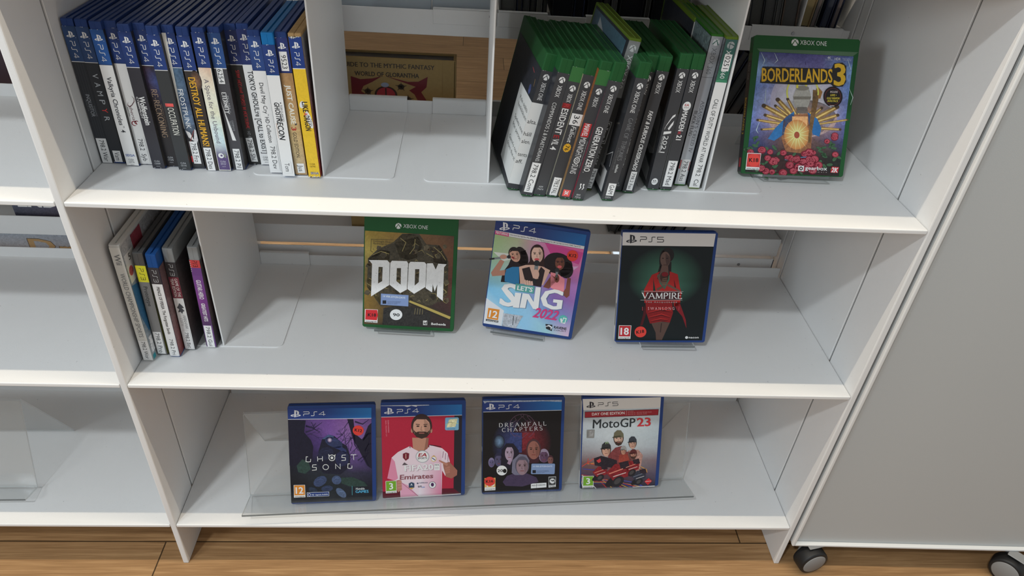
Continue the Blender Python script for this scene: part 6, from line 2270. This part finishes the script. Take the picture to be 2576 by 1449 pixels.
for q, c in (([(120, 970), (230, 900), (270, 870)], (200, 70, 60)), ([(130, 1000), (300, 1020), (360, 990)], (60, 66, 150)), ([(190, 940), (280, 930), (330, 960)], (206, 140, 70)), ([(850, 980), (930, 1020), (940, 1060)], (206, 150, 70)), ([(840, 1000), (900, 1050)], (200, 120, 60)), ([(600, 1150), (800, 1190), (900, 1240)], (70, 84, 170)), ([(200, 870), (190, 930), (280, 950)], (196, 70, 60))):
    s.line(q, 8, c, 2)
# riders: plain people in caps and race jackets
s.poly([(540, 740), (620, 720), (660, 790), (780, 800), (800, 960), (440, 960), (450, 830)], (120, 60, 62), 3, .6)
s.poly([(700, 780), (830, 770), (886, 840), (860, 980), (820, 1060), (700, 1000)], (170, 130, 120), 3, .5)
s.poly([(270, 870), (360, 840), (470, 870), (560, 900), (560, 1000), (400, 980), (280, 960)], (40, 36, 44), 4, .6)
s.poly([(300, 900), (350, 870), (360, 910), (330, 930)], (190, 60, 64), 5)
s.poly([(590, 830), (690, 820), (720, 900), (580, 930)], (150, 66, 56), 5, .6)
head(s, 580, 630, 58, 86, (200, 164, 146), (60, 46, 44), 4, cap=(104, 100, 80), beard=True)
head(s, 756, 690, 46, 70, (186, 146, 128), (50, 42, 42), 5, cap=(56, 60, 68))
head(s, 424, 770, 54, 80, (196, 152, 132), (60, 44, 44), 6, cap=(50, 52, 54))
s.text('M', (418, 694), (450, 690), 30, (150, 176, 130), 12, bold=.02)
head(s, 640, 780, 34, 50, (176, 130, 110), (48, 40, 40), 7, cap=(150, 148, 146))
head(s, 766, 830, 40, 54, (170, 120, 104), (46, 38, 40), 7, cap=(90, 44, 46), beard=True)
# motorcycles as masses of fairing and tyre
for cx, cy, sc_ in ((560, 1080, 1.25), (340, 1060, .8), (740, 1000, .85), (830, 1120, .8)):
    s.ell(cx - 30 * sc_, cy + 60 * sc_, 100 * sc_, 40 * sc_, (34, 32, 36), 8, 18, -30)
    s.poly([(cx - 110 * sc_, cy - 20 * sc_), (cx - 20 * sc_, cy - 110 * sc_), (cx + 120 * sc_, cy - 90 * sc_), (cx + 110 * sc_, cy + 20 * sc_), (cx - 40 * sc_, cy + 60 * sc_)], (126, 36, 42) if cx < 800 else (50, 52, 64), 9, .45)
    s.poly([(cx + 20 * sc_, cy - 120 * sc_), (cx + 110 * sc_, cy - 140 * sc_), (cx + 130 * sc_, cy - 70 * sc_), (cx + 40 * sc_, cy - 50 * sc_)], (44, 36, 44), 10, .5)
    s.line([(cx - 80 * sc_, cy - 10 * sc_), (cx + 60 * sc_, cy - 60 * sc_)], 10 * sc_, (206, 130, 110) if cx < 800 else (110, 116, 130), 11)
    s.line([(cx - 40 * sc_, cy + 20 * sc_), (cx + 90 * sc_, cy - 20 * sc_)], 7 * sc_, (206, 196, 190), 11)
    s.ell(cx + 10 * sc_, cy + 70 * sc_, 66 * sc_, 46 * sc_, (40, 38, 42), 10, 18, -40)
    s.ell(cx + 4 * sc_, cy + 66 * sc_, 40 * sc_, 24 * sc_, (70, 66, 66), 11, 16, -40)
s.poly([(160, 285), (1084, 264), (1078, 340), (158, 362)], (60, 50, 56), 6)
s.poly([(164, 290), (1080, 268), (1074, 336), (162, 357)], (146, 40, 50), 7)
s.text('DAY ONE EDITION', (250, 334), (656, 322), 34, (214, 208, 206), 8, bold=.03)
s.line([(680, 274), (676, 334)], 3, (206, 190, 190), 8)
s.text('Includes:', (696, 290), (770, 288), 10, (200, 150, 152), 8)
s.text('MotoGP 23 - VIP MULTIPLIER PACK', (696, 310), (996, 304), 11, (200, 150, 152), 8)
s.text('MotoGP 23 - SPECIAL SUITS', (696, 330), (936, 326), 11, (200, 150, 152), 8)
s.text('MotoGP', (258, 494), (786, 480), 108, (46, 52, 56), 8, bold=.028, shear=.08)
s.text('TM', (790, 382), (814, 381), 10, (60, 60, 64), 8)
s.text('23', (814, 478), (984, 474), 106, (190, 56, 62), 8, bold=.045)
pegi(s, [(134, 1092), (266, 1090), (262, 1238), (126, 1240)], '3', (110, 156, 48))
s.line([(130, 1076), (118, 1180), (130, 1245)], 8, (206, 206, 206), 4)
s.line([(262, 1215), (296, 1252)], 8, (206, 206, 206), 6)
s.poly([(905, 1172), (958, 1130), (1002, 1168), (948, 1218)], (186, 44, 50), 12)
s.text('milestone', (918, 1178), (990, 1172), 12, (214, 190, 188), 13, bold=.03)
s.poly([(750, 1236), (1036, 1226), (1036, 1236), (760, 1244)], (206, 206, 206), 12)
spine_plain(s, F, 164, 130, (200, 198, 195), (200, 198, 195), [(30, 100, 2, 7, (90, 90, 94)), (110, 130, 2, 3, (90, 90, 94))])
s.build('cover_sleeve', e)


def f(s):
    s.poly([(186, 510), (276, 506), (281, 512), (275, 608), (268, 614), (182, 614), (180, 606), (182, 516)], (130, 130, 128), 9)
    s.poly([(220, 524), (270, 520), (262, 590), (214, 596)], (150, 150, 150), 10, .6)
    s.text('MILESTONE', (196, 596), (200, 530), 9, (60, 60, 60), 10)


tag(sticker(e, F, tf, 'hologram_sticker', f), 'small grey security sticker')

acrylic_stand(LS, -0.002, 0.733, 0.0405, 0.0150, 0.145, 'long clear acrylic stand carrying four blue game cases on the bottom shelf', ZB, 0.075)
# the left bay's stand, cut by the photo's edge
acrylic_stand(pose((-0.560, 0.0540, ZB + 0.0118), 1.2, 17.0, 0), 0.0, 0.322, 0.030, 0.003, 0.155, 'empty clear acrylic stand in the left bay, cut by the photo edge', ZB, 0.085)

# ------------------------------------------------------------------ things behind, on the opposite bookcase
def book(name, x0, x1, y0, y1, z0, h, cov, label, group, pages=(0.5, 0.47, 0.4), lean=0.0, cat='book', hard=0.002, front=None):
    """upright book standing with its fore edge or cover to us; z0 = shelf"""
    wdt = x1 - x0
    mw = Matrix.Translation((x0 if lean >= 0 else x1, y0, z0 + 0.0003)) @ Matrix.Rotation(lean, 4, 'Y')
    e = empty(name, mw, label, cat, group)
    o = 0.0 if lean >= 0 else -wdt
    if lean > 0:
        o = -wdt
        e.matrix_world = Matrix.Translation((x1, y0, z0 + 0.0003)) @ Matrix.Rotation(lean, 4, 'Y')
    if lean < 0:
        o = 0.0
        e.matrix_world = Matrix.Translation((x0, y0, z0 + 0.0003)) @ Matrix.Rotation(lean, 4, 'Y')
    D = y1 - y0
    bm = bmesh.new()
    b = min(hard, wdt * .16)
    box(bm, o, o + b, 0, D, 0, h, 0.0004, 1)
    box(bm, o + wdt - b, o + wdt, 0, D, 0, h, 0.0004, 1)
    box(bm, o, o + wdt, D - 0.0025, D, 0, h, 0.0008, 1)
    link('cover', bm, cov, e)
    bm = bmesh.new()
    box(bm, o + b + 0.0001, o + wdt - b - 0.0001, 0.003, D - 0.0027, 0.002, h - 0.003)
    link('page_block', bm, mat('page_edges_%02d' % int(pages[0] * 60), pages, 0.9, 0.05, noise=0.1, nscale=300), e)
    return e


def cm(nm, rgb):
    return mat(nm, rgb, 0.45, 0.35)


BK = cm('black_cover', (0.012, 0.013, 0.017))
NV = cm('navy_cover', (0.012, 0.018, 0.045))
CH = cm('charcoal_cover', (0.05, 0.052, 0.052))
GY = cm('grey_cover', (0.13, 0.135, 0.13))
BR = cm('brown_cover', (0.10, 0.07, 0.055))
TN = cm('tan_cover', (0.26, 0.19, 0.10))
PB = cm('pale_blue_board', (0.36, 0.41, 0.46))
ZO = 0.8175
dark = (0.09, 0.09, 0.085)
G1 = 'dark books on the opposite shelf above the green row'
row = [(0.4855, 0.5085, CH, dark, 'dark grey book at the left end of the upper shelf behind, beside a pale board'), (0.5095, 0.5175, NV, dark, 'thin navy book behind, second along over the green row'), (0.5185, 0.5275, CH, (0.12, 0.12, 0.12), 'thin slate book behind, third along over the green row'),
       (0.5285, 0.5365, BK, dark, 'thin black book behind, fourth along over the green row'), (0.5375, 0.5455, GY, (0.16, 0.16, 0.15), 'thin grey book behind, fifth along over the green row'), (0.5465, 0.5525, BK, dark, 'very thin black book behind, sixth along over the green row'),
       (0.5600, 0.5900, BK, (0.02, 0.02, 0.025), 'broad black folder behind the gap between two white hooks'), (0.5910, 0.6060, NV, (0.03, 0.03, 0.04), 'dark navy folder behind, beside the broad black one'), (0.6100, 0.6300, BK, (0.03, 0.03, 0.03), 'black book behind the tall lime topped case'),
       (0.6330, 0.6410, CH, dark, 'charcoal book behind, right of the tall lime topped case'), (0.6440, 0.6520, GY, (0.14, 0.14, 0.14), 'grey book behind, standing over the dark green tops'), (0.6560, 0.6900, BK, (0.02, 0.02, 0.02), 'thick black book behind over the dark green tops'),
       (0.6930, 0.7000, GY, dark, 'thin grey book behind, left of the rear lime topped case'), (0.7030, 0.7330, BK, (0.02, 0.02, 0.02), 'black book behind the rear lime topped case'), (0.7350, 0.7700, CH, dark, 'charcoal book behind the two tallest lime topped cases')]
for x0, x1, c, pg, lb in row:
    book('book', x0, x1, 0.336, 0.52, ZO, 0.24, c, lb, G1, pg)
G2 = 'books on the opposite shelf above the sky and roses cover'
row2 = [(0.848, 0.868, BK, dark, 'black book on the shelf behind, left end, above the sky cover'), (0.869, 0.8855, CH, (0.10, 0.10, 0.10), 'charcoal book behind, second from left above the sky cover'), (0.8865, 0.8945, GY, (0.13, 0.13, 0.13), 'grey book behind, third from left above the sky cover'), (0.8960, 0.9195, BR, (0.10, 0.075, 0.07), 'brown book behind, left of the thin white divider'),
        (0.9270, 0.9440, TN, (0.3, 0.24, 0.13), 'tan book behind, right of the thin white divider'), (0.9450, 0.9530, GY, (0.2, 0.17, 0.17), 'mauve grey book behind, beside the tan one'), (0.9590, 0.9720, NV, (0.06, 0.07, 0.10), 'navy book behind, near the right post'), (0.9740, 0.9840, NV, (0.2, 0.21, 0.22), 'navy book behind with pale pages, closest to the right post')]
for x0, x1, c, pg, lb in row2:
    book('book', x0, x1, 0.337 + (0.012 if x0 > .925 else 0), 0.50, ZO, 0.23, c, lb, G2, pg, lean=-0.10 if x0 < .925 else 0.05)
# dividers on that shelf
for x, lb in ((0.9220, 'thin white divider between books on the shelf behind, above the sky cover'),):
    e = empty('bookend', Matrix.Translation((x, 0, ZO)), lb, 'bookend')
    bm = bmesh.new()
    box(bm, 0, 0.0018, 0.333, 0.53, 0.0014, 0.235, 0.0005, 1)
    link('upright_plate', bm, PAINT, e)
    bm = bmesh.new()
    box(bm, -0.072, 0.064, 0.331, 0.53, 0.0001, 0.0013)
    link('base_plate', bm, PAINT, e)
    bm = bmesh.new()
    box(bm, -0.072, 0.064, 0.3262, 0.3276, -0.015, 0.0065, 0.0005, 1)
    box(bm, -0.072, 0.064, 0.3262, 0.331, 0.0055, 0.0067, 0.0004, 1)
    link('back_hook', bm, PAINT, e)
    cmx = bmesh.new()
    bmesh.ops.create_cone(cmx, cap_ends=True, segments=16, radius1=0.0028, radius2=0.0024, depth=0.0012)
    bm = bmesh.new()
    merge(bm, cmx, 0, Matrix.Translation((-0.0095, 0.3258, -0.0025)) @ Matrix.Rotation(math.pi / 2, 4, 'X'))
    link('screw', bm, SCREW, e)
for x0, x1, lb, sx in ((0.392, 0.4815, 'white bookend hook on the shelf behind, over the tan book', 0.4735), (0.4840, 0.5535, 'white bookend hook behind the first green cases', None), (0.6080, 0.70, 'white bookend hook behind the tall lime topped case', None)):
    e = empty('bookend', Matrix.Translation((x0, 0, ZO)), lb, 'bookend')
    wv = x1 - x0
    bm = bmesh.new()
    box(bm, 0, wv, 0.3262, 0.3276, -0.014, 0.0072, 0.0005, 1)
    box(bm, 0, wv, 0.3262, 0.334, 0.0060, 0.0074, 0.0004, 1)
    link('back_hook', bm, PAINT, e)
    bm = bmesh.new()
    box(bm, 0, wv, 0.3315, 0.52, 0.00005, 0.0002)
    link('base_plate', bm, PAINT, e)
    if sx:
        cmx = bmesh.new()
        bmesh.ops.create_cone(cmx, cap_ends=True, segments=16, radius1=0.0028, radius2=0.0024, depth=0.0012)
        bm = bmesh.new()
        merge(bm, cmx, 0, Matrix.Translation((sx - x0, 0.3258, -0.0005)) @ Matrix.Rotation(math.pi / 2, 4, 'X'))
        link('screw', bm, SCREW, e)
# two pale boards above the tan book
for x0, x1, lb in ((0.2450, 0.3890, 'pale blue grey board on the shelf behind, over the tan book, left half'), (0.3905, 0.4760, 'pale blue grey board on the shelf behind, over the tan book, right half')):
    e = empty('display_board', Matrix.Translation((x0, 0.338, ZO + 0.0003)) @ Matrix.Rotation(math.radians(-14), 4, 'X'), lb, 'board', 'pale boards on the opposite shelf')
    bm = bmesh.new()
    box(bm, 0, x1 - x0, 0, 0.005, 0.0008, 0.22, 0.001, 1)
    link('panel', bm, PB, e)
    bm = bmesh.new()
    box(bm, 0.03, x1 - x0 - 0.03, 0.0052, 0.0072, 0.004, 0.16)
    link('backing_strip', bm, GY, e)

# the large tan hardback facing us
GW, GH, GT = 0.172, 0.2875, 0.034
mw = Matrix.Translation((0.4250 - GW, 0.3345, 0.4603)) @ Matrix.Rotation(math.radians(-1.0), 4, 'X')
e = empty('hardback_book', mw, 'large tan hardback facing out through the gap, crimson and black figures on its cover', 'book')
TANC = mat('tan_cloth_cover', (0.34, 0.235, 0.10), 0.7, 0.15, noise=0.12, nscale=180)
bm = bmesh.new()
box(bm, 0, GW, 0, 0.003, 0, GH, 0.0006, 1)
box(bm, 0, GW, GT - 0.003, GT, 0, GH, 0.0006, 1)
box(bm, GW - 0.004, GW, 0, GT, 0, GH, 0.0012, 2)
link('cover', bm, TANC, e)
bm = bmesh.new()
box(bm, 0.003, GW - 0.0045, 0.0032, GT - 0.0032, 0.004, GH - 0.003)
link('page_block', bm, mat('dark_gilt_pages', (0.03, 0.035, 0.04), 0.5, 0.4, noise=.2, nscale=400), e)
s = Sheet(k=0.34)
s.face(lambda u, v, L: (u - 0.050, -EPS - L * DL, v))
BKK = (34, 30, 28)
s.text('GUIDE TO THE MYTHIC FANTASY', (51, 272.6), (190, 272.6), 6.6, BKK, 2, bold=.03)
s.text('WORLD OF GLORANTHA', (72, 259.4), (167, 259.4), 6.6, BKK, 2, bold=.03)
RD = (64, 20, 25)
s.poly([(66, 258), (80, 254), (98, 256), (112, 260), (98, 251), (84, 244), (80, 236), (88, 230), (92, 236), (90, 222), (66, 222)], RD, 1)
s.poly([(118, 260), (150, 253), (166, 254), (180, 262), (178, 246), (170, 238), (180, 222), (166, 222), (160, 234), (152, 240), (162, 246)], RD, 1)
s.ell(117, 232, 17, 13, (36, 26, 26), 2, 22)
s.ell(117, 232, 14, 11, (98, 30, 38), 3, 22)
s.line([(117, 242), (117, 230)], 2.2, (30, 24, 26), 4)
s.ell(116, 247, 6, 3.6, (90, 96, 110), 3, 14)
for cx, cy in ((90, 236), (140, 245), (150, 226)):
    s.ell(cx, cy, 5, 4.4, (40, 34, 30), 2, 10)
    for a in range(5):
        t = a * 1.25 + .3
        s.line([(cx, cy), (cx + 9 * math.cos(t), cy + 7 * math.sin(t))], [2.4, .5], (40, 34, 30), 2)
s.line([(202, 2), (202, GH * 1000 - 2)], .8, (90, 72, 44), 1)
s.line([(70, 262), (118, 261), (160, 256)], .5, (120, 84, 40), 1)
s.build('cover_print', e)

# slanting dark books seen past the right bookend
G3 = 'slanting dark books on the opposite middle shelf'
for k, (xb_, wd_, c, lb) in enumerate(((0.690, 0.014, CH, 'charcoal book slanting far behind, leftmost of the leaning group by the right bookend'), (0.7075, 0.018, BK, 'thick black book slanting behind, second of the leaning group'), (0.729, 0.013, NV, 'navy book slanting behind, third of the leaning group'),
                                       (0.7455, 0.016, CH, 'charcoal book slanting behind, fourth of the leaning group'), (0.765, 0.018, BK, 'black book slanting behind, fifth of the leaning group'), (0.7865, 0.012, NV, 'navy book slanting behind, sixth of the leaning group'), (0.802, 0.018, BK, 'black book slanting behind, last of the leaning group, beside the sky cover'))):
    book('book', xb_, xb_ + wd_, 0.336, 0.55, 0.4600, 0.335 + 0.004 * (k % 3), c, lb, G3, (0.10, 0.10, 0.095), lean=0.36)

# left bay, behind: two covers facing us and a dark folder
e = empty('picture_book', Matrix.Translation((-0.318, 0.3345, 0.4603)), 'dark maroon book standing behind the left bay with rough white capitals', 'book')
bm = bmesh.new()
box(bm, 0.026, 0.26, 0, 0.0025, 0, 0.29, 0.0005, 1)
box(bm, 0.026, 0.26, 0.0165, 0.019, 0, 0.29, 0.0005, 1)
link('cover', bm, cm('maroon_cover', (0.045, 0.022, 0.03)), e)
bm = bmesh.new()
box(bm, 0.029, 0.257, 0.0027, 0.0163, 0.003, 0.287)
link('page_block', bm, mat('page_edges_cream', (0.5, 0.46, 0.38), 0.9, 0.05), e)
s = Sheet(k=0.4)
s.face(lambda u, v, L: (u + 0.026, -EPS - L * DL, v))
s.grid([(0, 60), (234, 60), (234, 0), (0, 0)], [[(60, 74, 96), (70, 54, 62), (60, 42, 50)], [(56, 60, 76), (64, 50, 58), (52, 38, 44)], [(34, 34, 40), (44, 34, 38), (30, 26, 30)]], 0, .6)
s.text('ENDAR', (10, 18), (112, 18), 20, (176, 172, 178), 2, bold=.07)
s.build('cover_print', e)
e = empty('picture_book', Matrix.Translation((-0.345, 0.3345, 0.1048)), 'grey cloud patterned book standing behind the left bay, gold lettering peeking over the lip', 'book')
bm = bmesh.new()
box(bm, 0, 0.30, 0, 0.0025, 0, 0.335, 0.0005, 1)
box(bm, 0, 0.30, 0.0165, 0.019, 0, 0.335, 0.0005, 1)
link('cover', bm, cm('cloud_grey_cover', (0.15, 0.16, 0.17)), e)
bm = bmesh.new()
box(bm, 0.003, 0.297, 0.0027, 0.0163, 0.003, 0.332)
link('page_block', bm, mat('page_edges_cream', (0.5, 0.46, 0.38), 0.9, 0.05), e)
s = Sheet(k=0.4)
s.face(lambda u, v, L: (u, -EPS - L * DL, v))
s.grid([(0, 335), (300, 335), (300, 230), (0, 230)], [[(110, 116, 124), (104, 108, 116), (96, 106, 116)], [(106, 108, 114), (100, 102, 108), (92, 100, 110)], [(104, 106, 112), (98, 100, 106), (90, 96, 104)]], 0, .75)
for dx, L, c in ((0, 2, (40, 34, 30)), (.9, 3, (118, 98, 70))):
    s.text('D', (56 + dx, 284 + dx), (98 - dx, 284 + dx), 29 - 2 * dx, c, L, bold=.05)
    s.text('ragon', (104 + dx, 284 + dx), (186 - dx, 284 + dx), 22 - 2 * dx, c, L, bold=.04)
s.build('cover_print', e)
e = empty('ring_folder', Matrix.Translation((-0.36, 0.336, 0.4603 + 0.0)), 'blue grey and black folder behind the left bay at the photo edge', 'folder')
e.matrix_world = Matrix.Translation((-0.46, 0.372, 0.4603))
bm = bmesh.new()
box(bm, 0, 0.26, 0, 0.05, 0, 0.235, 0.001, 1)
link('cover', bm, BK, e)
bm = bmesh.new()
box(bm, 0.004, 0.256, 0.004, 0.046, 0.2352, 0.2620, 0.001, 1)
link('label_block', bm, cm('steel_blue_card', (0.06, 0.10, 0.14)), e)

# low pale box added on the floor behind to make the gap sliver bright
e = empty('added_sliver_box', Matrix.Translation((0.86, 0.66, 0.0)), 'low pale box added on the floor behind the shelves to give a bright sliver', 'box')
bm = bmesh.new()
box(bm, 0, 0.62, 0, 0.75, 0.0005, 0.02, 0.002, 1)
link('box_base', bm, mat('pale_blue_plastic', (0.72, 0.82, 0.9), 0.5, 0.3), e)
bm = bmesh.new()
box(bm, -0.004, 0.624, -0.004, 0.754, 0.0202, 0.030, 0.002, 1)
link('lid', bm, mat('pale_blue_plastic', (0.72, 0.82, 0.9), 0.5, 0.3), e)
